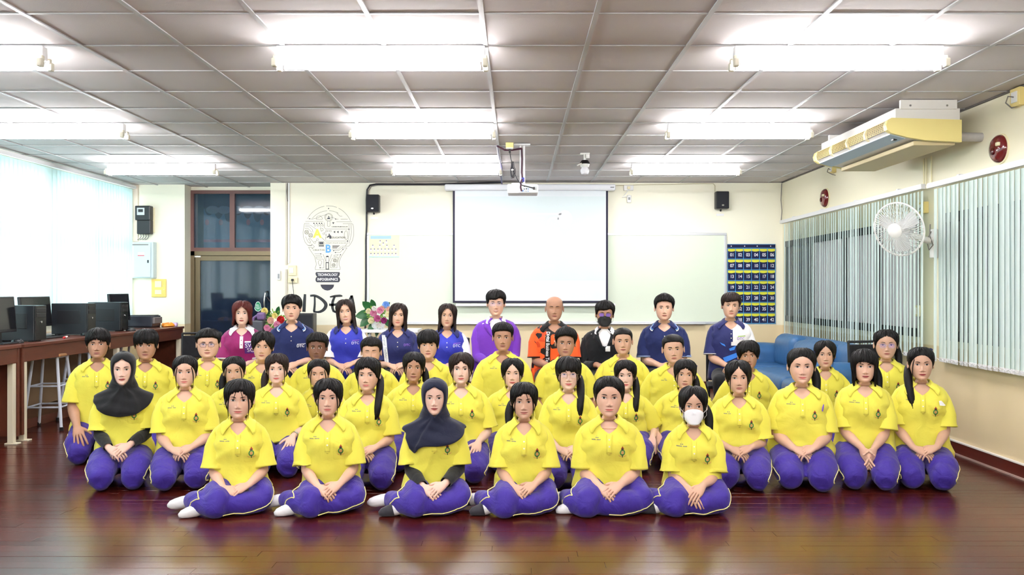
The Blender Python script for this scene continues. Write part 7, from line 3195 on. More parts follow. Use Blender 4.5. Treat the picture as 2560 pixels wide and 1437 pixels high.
def bouquet(px_, py_, Yq, label, blooms, leaves, seed, base_z):
 c = W(px_, py_, Yq)
 t_ = thing('flower_arrangement', label, 'flowers', (c.x, Yq, base_z))
 dz = c.z - base_z
 s_ = Yq / FPX
 MB().lathe([(.06, 0), (.085, .03), (.09, max(.08, dz - .16)), (.07, max(.09, dz - .12))], 18).build('vase', M_vase, t_, smooth=True)
 r_ = random.Random(seed)
 for (u, v_, ln, wd, ang) in leaves:
  b_ = MB()
  leaf(b_, (u * s_ * .4, -.02, dz - v_ * s_ * .4), (math.cos(ang), -.35, math.sin(ang)), ln * .95, wd * .72)
  b_.build('leaf', M_lf, t_, smooth='all', recalc=False)
 for k in range(70):
  b_ = None
 fil = MB()
 for k in range(90):
  a, rr_ = r_.uniform(0, 2 * PI), r_.uniform(.03, .17)
  leaf(fil, (rr_ * math.cos(a) * .8, -.03 + r_.uniform(-.05, .05), dz + rr_ * math.sin(a) * .75), (math.cos(a), r_.uniform(-.8, -.1), math.sin(a)), r_.uniform(.03, .06), r_.uniform(.007, .012))
 tag(fil.build('filler_foliage', M_lf2, t_, smooth='all', recalc=False), kind='stuff')
 for k, (u, v_, r, key) in enumerate(blooms):
  flower(t_, ((u - px_) * s_, -.10 - .02 * (k % 3), dz - (v_ - py_) * s_), r * .74, F_[key], seed + k)
 return t_


def table(x0, x1, y0, y1, h_, label, m_, legm, name='side_table'):
 t_ = thing(name, label, 'table', ((x0 + x1) / 2, (y0 + y1) / 2, 0))
 hx, hy_ = (x1 - x0) / 2, (y1 - y0) / 2
 MB().rbox(-hx, hx, -hy_, hy_, h_ - .04, h_, .005).build('top', m_, t_)
 for sx in (-1, 1):
  for sy in (-1, 1):
   MB().rbox(sx * (hx - .04) - .02, sx * (hx - .04) + .02, sy * (hy_ - .04) - .02, sy * (hy_ - .04) + .02, 0, h_ - .04, .003).build('leg', legm, t_)
 return t_


table(-1.98, -1.25, 11.05, 11.55, .83, 'white side table under the right hand flower arrangement', M_white, M_white)
table(-3.30, -2.10, 10.9, 11.5, .74, 'black side table behind the young man in navy polo', M_black, M_black)
bouquet(945, 786, 11.2, 'pink and blue flower arrangement with monstera leaves left of the whiteboard',
  [(925, 777, .045, 'cream'), (938, 782, .055, 'pink'), (955, 775, .055, 'pink'), (968, 762, .060, 'blue'), (960, 770, .045, 'peach'), (948, 795, .055, 'rose'), (963, 800, .05, 'magenta'), (932, 800, .05, 'cream'), (975, 785, .05, 'cream'), (950, 812, .04, 'white'), (975, 772, .045, 'peach'), (940, 770, .04, 'white')],
  [(-40, -30, .20, .070, 2.2), (-50, 0, .20, .085, 3.05), (-45, 20, .17, .075, 3.7), (-20, -40, .17, .05, 1.8), (40, -40, .15, .05, .9), (10, 50, .18, .05, 4.5), (-25, 50, .16, .05, 4.2), (40, 30, .15, .05, 5.6)], 40, .83)
bouquet(690, 802, 11.1, 'yellow pink and red flower arrangement beside the young man in navy polo',
  [(668, 777, .055, 'yellow'), (684, 800, .055, 'peach'), (676, 818, .050, 'pink'), (708, 798, .060, 'red'), (700, 810, .055, 'pink'), (695, 788, .045, 'yellow'), (684, 826, .05, 'pink'), (703, 822, .05, 'yellow')],
  [(-30, -20, .18, .05, 2.3), (-30, 20, .22, .06, 3.5), (-10, 40, .20, .06, 4.3), (10, -40, .16, .04, 1.3), (-40, 40, .2, .05, 3.9)], 60, .74)
# black box and violet recorder on the dark table
c = W(760, 800, 11.2)
t = thing('loudspeaker_box', 'black loudspeaker box on the dark table behind the young man', 'speaker', (c.x, 11.25, .74))
MB().rbox(-.13, .13, -.10, .10, 0, W(0, 783, 11.2).z - .74, .008).build('cabinet', M_black, t)
MB().rbox(-.11, .11, -.108, -.10, .02, W(0, 783, 11.2).z - .76, .004).build('grille', MATS['speaker_grille'], t)
c = W(650, 790, 11.0)
t = thing('equipment_stand', 'violet grey equipment stand in front of the glass door', 'stand', (c.x, 11.0, 0))
M_vio = mat('violet_plastic', S(112, 84, 130), rough=.5)
zt = W(0, 790, 11.0).z
MB().rbox(-.16, .16, -.10, .10, 0, .05, .01).build('base', M_black, t)
MB().tube([(0, 0, .05), (0, 0, zt - .15)], .03, 10).build('column', M_vio, t)
MB().rbox(-.10, .06, -.08, .08, zt - .22, zt - .05, .02).build('body', mat('stand_grey', S(70, 70, 78), rough=.5), t)
MB().rbox(-.02, .08, -.09, .02, zt - .05, zt + .05, .025, 3).build('head', M_vio, t)
MB().tube([(-.10, -.05, zt - .18), (-.06, -.06, zt - .02), (.0, -.06, zt + .02)], .018, 8).build('handle', M_vio, t)
# ================================================================== CLOTHES OF THE TEACHERS
def text_decal(body, bvh, txt, size, cx, cz, m_, off=.004, rot=0.0, name='lettering', bold=0.0, xs=1.0, spacing=1.0):
 me = text_mesh(txt, size, bold=bold, xs=xs, spacing=spacing)
 n = len(me.vertices)
 co = np.empty(n * 3)
 me.vertices.foreach_get('co', co)
 co = co.reshape(-1, 3)
 c, s_ = math.cos(rot), math.sin(rot)
 X = cx + co[:, 0] * c - co[:, 2] * s_
 Z = cz + co[:, 0] * s_ + co[:, 2] * c
 H = surf_hits(bvh, list(zip(X, Z)), off)
 me.vertices.foreach_set('co', H.ravel())
 me.materials.clear()
 me.materials.append(m_)
 me.update()
 return place(name, me, body)


def quad_decal(body, bvh, pts, m_, off, name, n=8):
 """four corners (x,z), subdivided and laid on the cloth"""
 P = np.array(pts, float)
 G = []
 for i in range(n):
  for j in range(n):
   u, v_ = i / (n - 1), j / (n - 1)
   q = (P[0] * (1 - u) + P[1] * u) * (1 - v_) + (P[3] * (1 - u) + P[2] * u) * v_
   G.append(tuple(q))
 pm = PM()
 pm.add(surf_hits(bvh, G, off), grid_faces(n, n, False))
 return pm.build(name, m_, body, recalc=False)


def tshirt(main, col=None, sl=None, sr=None, stripes=None, placket=None, cuff=None, half=None, trousers=None, deco=None, yoke=None):
 def make(body, sp, tor, zs, zp, arms, pm, v, nbody, bvh):
  mats = [main, sl or main, sr or main, half or main, cuff or main, yoke or main]
  fm = []
  nv = (pm.n - nbody) // 2
  per = nv // 20
  for f in pm.f:
   mx = max(f)
   mn = min(f)
   c = v[list(f)].mean(0)
   if mx >= nbody:
    left = mx < nbody + nv
    ring = ((mn if mn >= nbody else nbody) - nbody) % nv // 20
    k = 1 if left else 2
    if cuff and mn >= nbody and ring >= per - 4:
     k = 4
    elif half and not left:
     k = 3
   elif half and c[0] > .004 and c[2] > zs - .17 - c[0] * .2:
    k = 3
   elif yoke and c[2] > zs - .06 - .5 * abs(c[0]) * 0 and abs(c[0]) > .03:
    k = 5
   else:
    k = 0
   fm.append(k)
  pm.m = fm
  so = pm.build('shirt', mats, body, v)
  collar(body, sp, tor, zs, col or main, stripes)
  zv = zs + .05 - sp.get('vdip', .085) - .002
  g, f = strip(bvh, -.015, .015, zv, zs - .15, 5, 12, .0030)
  q = PM()
  q.add(g, f)
  q.build('placket', placket or main, body, recalc=False)
  for zb in (zs - .075, zs - .115):
   c = surf_hits(bvh, [(0.0, zb)], .0045)[0]
   MB().lathe([(.0042, 0), (.0048, .001), (.0042, .002), (.001, .0018)], 10, c, (0, -1, .1)).build('button', M_btn if placket is None else main, body, smooth=True)
  if deco:
   deco(body, bvh, zs)
  return trousers or M_blackcl
 return make


def suit(main, inner, trousers=None, lapel=True, deco=None):
 """open jacket with lapels over a light shirt"""
 def make(body, sp, tor, zs, zp, arms, pm, v, nbody, bvh):
  pm.build('jacket', main, body, v)
  # shirt front inside the V
  az = np.radians(np.linspace(-40, 40, 21))
  G = [tor.pt(az, z, .0045) for z in np.linspace(zs + .052, zs - .24, 18)]
  q = PM()
  q.add(np.concatenate(G), grid_faces(18, 21, False))
  q.build('shirt', inner, body, recalc=False)
  collar(body, dict(sp, colopen=10, colmax=.55), tor, zs - .004, inner)
  # lapels / jacket collar round the neck, drawn outside the shirt collar
  vd = sp.get('vdip', .2)
  zb = zs + .05 - vd
  for sx in (-1, 1):
   pts_in, pts_out = [], []
   for t in np.linspace(0, 1, 14):
    z = zs + .052 - t * (vd - .004)
    a_in = math.radians(sp.get('vaz', 30) * (1 - t) + 1.0)
    wd = np.interp(t, [0, .25, .42, .46, .8, 1], [.018, .030, .050, .058, .030, .006])
    p = tor.pt(np.array([a_in]), z, .020 if t > .1 else .016)[0]
    p[0] = abs(p[0]) * sx
    pts_in.append(p)
    h = bvh.ray_cast(Vector((sx * (abs(p[0]) + wd), -1.5, z)), Vector((0, 1, 0)))
    y = h[0].y - .006 if h[0] is not None else p[1]
    pts_out.append(np.array([sx * (abs(p[0]) + wd), y, z]))
   q = PM()
   q.add(np.concatenate([np.array(pts_in), np.array(pts_out)]), grid_faces(2, 14, False))
   lo = q.build('lapel', main, body, recalc=False)
   so = lo.modifiers.new('thickness', 'SOLIDIFY')
   so.thickness = .004
  if deco:
   deco(body, bvh, zs)
  return trousers or main
 return make


C_mag = fabric('magenta_shirt', S(140, 28, 96), rough=.6, var=.3)
C_blue = fabric('royal_blue_shirt', S(44, 52, 170), rough=.5)
C_navy2 = fabric('dark_navy_shirt', S(30, 36, 92), rough=.6)
C_purp = fabric('purple_suit_cloth', S(112, 52, 178), rough=.7, wrinkle=.3)
C_blk = fabric('black_jacket_cloth', S(20, 22, 27), wrinkle=.4)
C_wht = M_whitecl
C_lil = mat('lilac_print', S(140, 96, 200), rough=.7)
C_skyb = mat('sky_blue_stripe', S(96, 150, 220), rough=.7)
C_whs = mat('white_stripe', S(238, 240, 244), rough=.7)
C_prt = mat('white_print', S(236, 236, 240), rough=.6)
C_cyan = mat('cyan_print', S(50, 130, 230), rough=.6)
# orange / black shards
m = mat('orange_shard_shirt', S(236, 92, 36), rough=.6, spec=.25)
nt = m.node_tree
vo = nt.nodes.new('ShaderNodeTexVoronoi')
vo.inputs['Scale'].default_value = 22
tc = nt.nodes.new('ShaderNodeTexCoord')
nt.links.new(tc.outputs['Object'], vo.inputs['Vector'])
rp = nt.nodes.new('ShaderNodeValToRGB')
rp.color_ramp.interpolation = 'CONSTANT'
rp.color_ramp.elements[0].color = S(240, 96, 40)
rp.color_ramp.elements[1].position = .62
rp.color_ramp.elements[1].color = S(36, 30, 30)
e = rp.color_ramp.elements.new(.45)
e.color = S(206, 70, 30)
sep = nt.nodes.new('ShaderNodeSeparateColor')
nt.links.new(vo.outputs['Color'], sep.inputs['Color'])
nt.links.new(sep.outputs['Red'], rp.inputs['Fac'])
nt.links.new(rp.outputs['Color'], nt.nodes['Principled BSDF'].inputs['Base Color'])
C_org = m
C_orgplain = fabric('orange_sleeve', S(238, 92, 38))
C_black2 = fabric('black_trim_cloth', S(26, 24, 26))
C_redtrim = mat('red_trim', S(190, 36, 60), rough=.7)


def deco_T1(body, bvh, zs):
 quad_decal(body, bvh, [(.030, zs - .085), (.125, zs - .085), (.125, zs - .20), (.030, zs - .20)], mat('violet_pocket', S(84, 36, 130), rough=.7), .0035, 'pocket')
 quad_decal(body, bvh, [(.030, zs - .083), (.125, zs - .083), (.125, zs - .096), (.030, zs - .096)], C_whs, .005, 'pocket_edge', 4)
 text_decal(body, bvh, 'SW', .055, .074, zs - .125, C_prt, .006)
 text_decal(body, bvh, 'SC', .055, .082, zs - .168, C_prt, .006)


def deco_dtc(x, z, size=.034, m_=C_prt):
 def f(body, bvh, zs):
  text_decal(body, bvh, 'DTC', size, x, zs - z, m_, .005, bold=.0008)
  quad_decal(body, bvh, [(x - .03, zs - z + .022), (x + .045, zs - z + .024), (x + .045, zs - z + .020), (x - .03, zs - z + .018)], m_, .005, 'logo_bar', 4)
 return f


def deco_T3(body, bvh, zs):
 text_decal(body, bvh, 'DTC', .034, .088, zs - .115, C_prt, .005)
 quad_decal(body, bvh, [(.06, zs - .088), (.125, zs - .084), (.125, zs - .090), (.06, zs - .094)], C_lil, .005, 'logo_bar', 4)


def deco_T4(body, bvh, zs):
 text_decal(body, bvh, 'DTC', .030, .088, zs - .100, C_lil, .005)
 quad_decal(body, bvh, [(-.150, zs - .010), (-.108, zs - .010), (-.078, zs - .30), (-.112, zs - .32)], C_whs, .006, 'ribbon', 12)
 text_decal(body, bvh, 'Digital Technology', .036, -.112, zs - .15, mat('grey_print', S(140, 144, 160)), .0085, rot=-PI / 2 + .11, xs=1.0)


def deco_T5(body, bvh, zs):
 text_decal(body, bvh, 'DTC', .034, .090, zs - .105, C_prt, .005)
 quad_decal(body, bvh, [(.06, zs - .080), (.13, zs - .074), (.13, zs - .080), (.06, zs - .086)], C_lil, .005, 'logo_bar', 4)


def deco_T7(body, bvh, zs):
 quad_decal(body, bvh, [(-.085, zs - .055), (-.035, zs - .055), (-.045, zs - .40), (-.095, zs - .40)], C_black2, .004, 'chest_band', 12)
 text_decal(body, bvh, 'Digital Business Technology', .046, -.066, zs - .235, C_prt, .007, rot=-PI / 2 - .03, bold=.001, xs=.80)


def deco_T8(body, bvh, zs):
 quad_decal(body, bvh, [(-.030, zs + .004), (-.010, zs - .012), (-.014, zs - .026), (-.036, zs - .008)], C_redtrim, .012, 'collar_lining', 4)
 quad_decal(body, bvh, [(.030, zs + .004), (.010, zs - .012), (.014, zs - .026), (.036, zs - .008)], C_redtrim, .012, 'collar_lining', 4)
 quad_decal(body, bvh, [(.006, zs - .11), (.050, zs - .11), (.050, zs - .16), (.006, zs - .16)], C_prt, .014, 'id_card', 4)


def deco_T10(body, bvh, zs):
 text_decal(body, bvh, 'DTC', .034, .088, zs - .120, C_lil, .005)
 quad_decal(body, bvh, [(.06, zs - .095), (.13, zs - .09), (.13, zs - .097), (.06, zs - .102)], mat('lime_print', S(150, 190, 60)), .005, 'logo_bar', 4)
 quad_decal(body, bvh, [(-.105, zs - .155), (-.060, zs - .175), (-.050, zs - .195), (-.085, zs - .178)], C_cyan, .005, 'swoosh', 5)
 quad_decal(body, bvh, [(-.075, zs - .30), (.055, zs - .25), (.085, zs - .28), (-.055, zs - .345)], C_cyan, .005, 'swoosh', 7)
 quad_decal(body, bvh, [(-.02, zs - .215), (.045, zs - .185), (.03, zs - .225), (-.01, zs - .235)], C_cyan, .005, 'swoosh', 5)


SH = {
 'T1': tshirt(C_mag, C_wht, placket=C_wht, cuff=C_wht, deco=deco_T1),
 'T2': tshirt(M_navycl, M_navycl, stripes=(C_skyb, C_whs), deco=deco_dtc(.085, .165)),
 'T3': tshirt(C_blue, C_navy2, sl=C_wht, sr=C_wht, deco=deco_T3),
 'T4': tshirt(C_navy2, C_navy2, deco=deco_T4),
 'T5': tshirt(C_blue, C_navy2, sr=C_wht, sl=C_navy2, deco=deco_T5),
 'T6': suit(C_purp, C_wht),
 'T7': tshirt(C_org, C_black2, sl=C_orgplain, sr=C_orgplain, cuff=C_black2, deco=deco_T7),
 'T8': suit(C_blk, C_wht, deco=deco_T8),
 'T9': tshirt(M_navycl, M_navycl, stripes=(C_skyb, C_whs), cuff=fabric('pale_blue_cuff', S(150, 170, 216))),
 'T10': tshirt(C_navy2, C_navy2, half=C_wht, cuff=C_wht, deco=deco_T10),
}

# ================================================================== EXTRAS HELD OR WORN
G_black = mat('black_spectacle_frame', S(24, 22, 26), rough=.3)
G_wire = mat('gold_wire_frame', S(200, 170, 140), rough=.3, metal=.8)
G_clear = mat('pale_wire_frame', S(190, 190, 196), rough=.3, metal=.6)
G_tint = mat('violet_lens', S(120, 90, 210), rough=.1, alpha=.55)
G_tint2 = mat('faint_lens', S(190, 180, 240), rough=.05, alpha=.18)
M_maskw = mat('white_mask', S(240, 240, 244), rough=.8, bump=.05, bscale=300)
M_maskk = mat('black_mask', S(22, 22, 24), rough=.75)


def ex_bracelet(body, sp, tor, zs, zp, arms, T, face):
 Sh, El, Wr = arms[1]
 q = PM()
 d = (Wr - El) / np.linalg.norm(Wr - El)
 pts = [Wr - d * .050, Wr - d * .046, Wr - d * .036, Wr - d * .032]
 rings = frame_rings(pts, [.027, .030, .030, .027], np.array([1.0, .1, .1]), 16)
 q.add(np.concatenate(rings), grid_faces(4, 16))
 q.build('bracelet', mat('silver', S(210, 210, 214), rough=.25, metal=1.0), body)


def ex_pen(body, sp, tor, zs, zp, arms, T, face):
 p = tor.pt(np.array([.62]), zs - .085, .035)[0]
 MB().tube([p + np.array([.004, 0, .022]), p + np.array([0, 0, 0]), p + np.array([-.004, 0, -.026])], [.003, .0052, .004], 8).build('pen', mat('violet_pen', S(120, 80, 200), rough=.4), body, smooth=True)


def ex_tissue(body, sp, tor, zs, zp, arms, T, face):
 p = tor.pt(np.array([.62]), zs - .085, .034)[0]
 q = MB()
 q.add([p + np.array(a) for a in ((-.020, 0, .018), (-.006, -.006, .022), (.022, -.002, -.010), (.010, -.006, -.014), (-.016, -.004, -.012), (-.008, .010, .0))], [(0, 1, 5), (1, 2, 3, 5), (3, 4, 5), (4, 0, 5), (0, 1, 2, 3, 4)])
 q.build('tissue', M_white, body)


def ex_earrings(body, sp, tor, zs, zp, arms, T, face):
 for sx in (-1, 1):
  c = T(to_person(np.array([[sx * (float(face.w(.07)) + .012), -.010, .066]])))[0]
  q = MB().tube([c + np.array([.006 * math.cos(a), 0, .006 * math.sin(a)]) for a in np.linspace(0, 2 * PI, 12, endpoint=False)], .0012, 5, closed=True)
  q.build('earring', mat('gold', S(220, 180, 90), rough=.25, metal=1.0), body, smooth=True)


def ex_necklace(body, sp, tor, zs, zp, arms, T, face):
 pts = [Vector(tor.pt(np.array([a]), zs + .045 - .052 * math.cos(a) ** 2, .0025)[0]) for a in np.linspace(-1.1, 1.1, 15)]
 MB().tube(pts, .0011, 5).build('necklace', MATS.get('gold') or mat('gold', S(220, 180, 90), rough=.25, metal=1.0), body, smooth=True)


# ================================================================== THE PEOPLE
gF, gS, gB, gT = 'students sitting in the front row', 'students kneeling in the second row', 'students in the back rows', 'teachers on the chairs'
WB = (-1, 1)
PEOPLE = [
 # front row, legs folded to one side
 dict(px=598, top=945, Y=5.42, hs=1.0, pose='side', tone='light', hair='tied_bangs', wisps=WB, strands=(-1, 1), tail=(0, 'back'), s=.94, bw=.90, fw=1.08, group=gF, roll=.03,
   label='girl in yellow polo at the left end of the front row, two white socks showing', arms='lap', extra=ex_earrings),
 dict(px=821, top=943, Y=5.42, hs=.95, pose='side', tone='light', hair='tied_bangs', wisps=WB, tail=(1, 'back'), s=.95, bw=.95, fw=1.08, group=gF, lean=.05, smile=-.15, hairkw=dict(part=(-.015, .006)),
   label='girl in yellow polo with swept bangs and pouting mouth, second in the front row', arms='clasp', xs=.02),
 dict(px=1087, top=944, Y=5.42, hs=.91, pose='side', tone='pale', hijab='n', undersleeve=True, s=.96, bw=.96, lipstick=True, group=gF, drape=(.185, .19), drape_side=.075, ears=False,
   label='person in navy headscarf and yellow polo with black undersleeves, sitting in the front row', arms='clasp', darksole=(0,), sidefeet=1),
 dict(px=1310, top=953, Y=5.42, hs=.93, pose='side', tone='mid', hair='tied_bangs', wisps=WB, strands=(1,), tail=(-1, 'side'), s=.93, bw=.90, group=gF, smile=.3, fw=1.06, lean=.03,
   label='girl in yellow polo with ponytail over her right shoulder, fourth in the front row', arms='clasp', darksole=(0, 1)),
 dict(px=1522, top=938, Y=5.42, hs=1.03, pose='side', tone='light', hair='tied', s=1.0, bw=1.08, fw=1.08, group=gF, armw=1.1, legw=1.12, lean=.04, tail=(0, 'back'), extra=ex_necklace, ka=.19, kb=.13,
   label='broad shouldered girl in yellow polo with hair pulled back and necklace, front row', arms='clasp'),
 dict(px=1733, top=962, Y=5.42, hs=.97, pose='side', tone='mid', hair='center', wisps=WB, s=.93, bw=.90, group=gF, mask=M_maskw, lean=.03, tail=(1, 'side'), hairkw=dict(side=.012),
   label='girl in yellow polo wearing a white face mask, right end of the front row', arms='cross', darksole=(0,)),
 # second row, kneeling
 dict(px=309, top=878, Y=6.15, hs=.95, tone='pale', hijab='k', undersleeve=True, s=.98, bw=.98, lipstick=True, group=gS, arms='clasp', ears=False, fw=1.0,
   label='person in black headscarf and yellow polo with black undersleeves, kneeling on the left'),
 dict(px=464, top=887, Y=6.15, hs=.93, tone='light', hair='tied', wisps=WB, tail=(0, 'back'), bw=1.02, s=.98, group=gS, arms='lap', extra=ex_earrings, armw=1.08,
   label='girl in yellow polo with hair pulled back kneeling beside the black headscarf'),
 dict(px=587, top=889, Y=6.75, hs=.95, tone='mid', hair='tied', wisps=WB, tail=(-1, 'side'), group=gS, arms='hide', s=.98, roll=-.04,
   label='girl in yellow polo with her mouth hidden by the leftmost front row girl'),
 dict(px=693, top=881, Y=6.55, hs=.94, tone='pale', hair='tied_bangs', haircol='b', wisps=WB, tail=(-1, 'side'), group=gS, arms=('hide', 'thigh'), extra=ex_bracelet, s=1.0, hairkw=dict(part=(.0, .006)),
   label='girl in yellow polo with brown hair and silver bracelet, behind the leftmost front girl'),
 dict(px=797, top=896, Y=6.85, hs=.95, tone='mid', hair='tied', wisps=WB, tail=(0, 'back'), group=gS, arms='hide', s=.97, eye=.8,
   label='girl in yellow polo whose chin is hidden behind the pouting front row girl'),
 dict(px=920, top=891, Y=6.15, hs=.98, tone='light', hair='tied_bangs', tail=(1, 'front'), wisps=(-1,), group=gS, arms=('lap', 'lap'), s=.97, bw=.95, yaw=-.12,
   label='girl in yellow polo with long black ponytail in front, left of the navy headscarf'),
 dict(px=1034, top=878, Y=6.75, hs=.95, tone='tan', hair='tied_bangs', wisps=WB, tail=(1, 'side'), group=gS, arms='hide', s=.98, roll=.05,
   label='tan girl in yellow polo with head tilted behind the navy headscarf, at its left'),
 dict(px=1153, top=879, Y=6.35, hs=.95, tone='pale', hair='tied_bangs', haircol='b', wisps=WB, tail=(0, 'back'), group=gS, arms=('hide', 'thigh'), s=1.0, bw=1.02, fw=1.08, smile=.35, lipstick=False,
   label='smiling girl in yellow polo with thin brown bangs, just right of the navy headscarf'),
 dict(px=1281, top=893, Y=6.75, hs=.94, tone='pale', hair='center', wisps=WB, tail=(0, 'back'), group=gS, arms='hide', s=.96, smile=.5, eye=.75, fw=1.09,
   label='smiling round faced girl in yellow polo behind the front girl with side ponytail'),
 dict(px=1421, top=889, Y=6.15, hs=.97, tone='pale', hair='tied_bangs', wisps=WB, tail=(1, 'front'), group=gS, arms='lap', s=.97, bw=.94, glasses=(G_wire, True, G_tint2), smile=.3, eye=.7, hairkw=dict(ends=STYLE['full_bangs']['ends'][:5] + STYLE['tied_bangs']['ends'][5:]),
   label='girl in yellow polo with round wire glasses and ponytail, kneeling in the middle'),
 dict(px=1563, top=898, Y=6.75, hs=.95, tone='pale', hair='tied_bangs', wisps=WB, tail=(1, 'front'), group=gS, arms='hide', s=.96, bw=.92,
   label='pale girl in yellow polo with long ponytail behind the broad shouldered front girl'),
 dict(px=1711, top=896, Y=6.75, hs=.95, tone='mid', hair='tied_bangs', wisps=WB, tail=(1, 'side'), group=gS, arms='hide', s=.98, bw=1.05, roll=.04, bow=(.062, -.03, .17),
   label='girl in yellow polo with dark hair bow directly behind the white face mask'),
 dict(px=1846, top=898, Y=6.15, hs=.98, tone='mid', hair='center', wisps=WB, tail=(0, 'back'), group=gS, arms='lap', s=.98, bw=1.0, smile=-.2, roll=-.02,
   label='girl in yellow polo with centre parting kneeling right of the white face mask'),
 dict(px=2003, top=868, Y=6.15, hs=1.05, tone='light', hair='tied', tail=(1, 'side'), group=gS, arms='lap', s=1.04, bw=1.12, armw=1.15, legw=1.1, fw=1.10, smile=.35, extra=ex_pen, belly=.02,
   label='stout smiling girl in yellow polo with a violet pen in her pocket'),
 dict(px=2160, top=870, Y=6.15, hs=.97, tone='light', hair='full_bangs', hairkw=dict(ends=[(0, .150), (14, .147), (28, .142), (40, .134), (48, .120), (56, .060), (68, -.02), (80, -.05), (100, -.06), (180, -.06)]), tail=(1, 'side'), group=gS, arms='down', s=1.02, bw=1.02, smile=.25, zp=.20, hem=.215, lap=(.25, .235), lipstick=True,
   label='girl in yellow polo with straight bangs and palms pressed together, kneeling right'),
 dict(px=2302, top=866, Y=6.15, hs=.97, tone='mid', hair='tied', wisps=(-1,), tail=(-1, 'front'), group=gS, arms='lap', s=1.0, bw=1.0, extra=ex_tissue, bow=(.050, -.03, .20), smile=.05, roll=-.03, lipstick=True,
   label='girl in yellow polo with navy hair bow and white tissue in pocket, far right'),
 # back rows of students
 dict(px=246, top=818, Y=7.0, female=False, hs=.98, tone='tan', hair='fringe', group=gB, arms='thigh', s=1.08, bw=1.05, zp=.22, hem=.215, lap=(.25, .26), smile=-.1, kneef=.36, eye=.85,
   hairkw=dict(ends=[(0, .160), (14, .150), (30, .146), (45, .140), (56, .130), (64, .11), (76, .105), (90, .12), (105, .085), (130, .045), (180, .035)]),
   label='tan boy in yellow polo kneeling at the far left with hand on thigh'),
 dict(px=366, top=820, Y=7.15, female=False, hs=1.0, tone='tan', hair='fringe', group=gB, arms='hide', s=1.08, bw=1.12, zp=.26, fw=1.10, pitch=.06,
   label='boy in yellow polo with heavy black fringe behind the black headscarf'),
 dict(px=521, top=820, Y=7.3, female=False, hs=1.0, tone='light', hair='crop', group=gB, arms='hide', s=1.08, bw=1.2, zp=.26, fw=1.20, jaw=1.15, belly=.03, glasses=(G_black, False, G_tint2), nk=1.15,
   label='stout boy in yellow polo with black rectangular glasses and cropped hair'),
 dict(px=656, top=826, Y=7.3, female=False, hs=.98, tone='mid', hair='curtain', group=gB, arms='hide', s=1.05, bw=1.0, zp=.25, roll=.06, smile=.2,
   label='boy in yellow polo with long parted curtain hair in front of the magenta shirt'),
 dict(px=793, top=829, Y=7.4, female=False, hs=.98, tone='dark', hair='fringe', group=gB, arms='hide', s=1.05, bw=1.05, zp=.25, hairkw=dict(jag=.008, strand=.005, ends=STYLE['crop']['ends']),
   label='dark skinned boy in yellow polo with curly hair in front of navy polo man'),
 dict(px=928, top=841, Y=7.3, female=False, hs=.98, tone='mid', hair='crop', group=gB, arms='hide', s=1.05, bw=1.08, zp=.25, closed=True, hairkw=dict(jag=.008),
   label='boy in yellow polo with closed eyes between the women in blue shirts'),
 dict(px=1071, top=822, Y=7.3, female=False, hs=.98, tone='mid', hair='fringe', group=gB, arms='hide', s=1.06, bw=1.05, zp=.25, eye=.8,
   label='boy in yellow polo with spiky black fringe behind the navy headscarf'),
 dict(px=1257, top=804, Y=7.4, female=False, hs=1.0, tone='tan', hair='crop', group=gB, arms='hide', s=1.10, bw=1.12, zp=.28, nk=1.1,
   label='tall boy in yellow polo with square cropped hair in front of purple suit'),
 dict(px=1413, top=816, Y=7.4, female=False, hs=1.0, tone='tan', hair='quiff', group=gB, arms='hide', s=1.08, bw=1.12, zp=.27, smile=.2, roll=.03,
   label='tan boy in yellow polo with thick wavy hair in front of orange shirt'),
 dict(px=1557, top=818, Y=7.5, female=False, hs=.98, tone='mid', hair='buzz', group=gB, arms='hide', s=1.08, bw=1.10, zp=.27,
   label='boy in yellow polo with shaved hair in front of the black jacket'),
 dict(px=1684, top=836, Y=7.3, female=False, hs=1.0, tone='mid', hair='buzz', group=gB, arms='hide', s=1.08, bw=1.18, zp=.25, smile=-.4, fw=1.14, hairkw=dict(top=.016), roll=-.05, eye=.7, brow=1.2,
   label='frowning boy in yellow polo with short hair, second boy from the right'),
 dict(px=1871, top=849, Y=7.3, female=False, hs=.96, tone='tan', hair='curtain', group=gB, arms='hide', s=1.04, bw=1.0, zp=.24, roll=-.04, hairkw=dict(ends=[(0, .160), (12, .150), (22, .146), (40, .130), (54, .115), (62, .1), (78, .1), (95, .10), (115, .065), (150, .035), (180, .03)], part=None),
   label='boy in yellow polo with floppy hair in front of the blue sofa'),
 dict(px=2062, top=849, Y=7.1, hs=.93, tone='mid', hair='center', wisps=(1,), tail=(0, 'back'), group=gB, arms='hide', s=.96, bw=.88, zp=.22, bow=(-.066, .02, .115),
   label='slim girl in yellow polo directly before the blue sofa'),
 dict(px=2214, top=822, Y=7.0, hs=.99, tone='mid', hair='tied', tail=(1, 'side'), group=gB, arms='hide', s=1.04, bw=1.05, zp=.26, fw=1.12, glasses=(G_clear, True, mat('pale_violet_lens', S(170, 150, 230), rough=.08, alpha=.30)), smile=-.15, hairkw=dict(part=(0, .006)),
   label='girl in yellow polo with round violet tinted glasses under the wall fan'),
 # teachers on chairs
 dict(px=606, top=750, Y=8.25, hs=.95, tone='pale', hair='bob', haircol='r', group=gT, pose='chair', arms='lap', shirt=SH['T1'], s=1.0, bw=1.0, lipstick=True, nk=.95,
   label='woman with red brown bob and magenta shirt with white collar'),
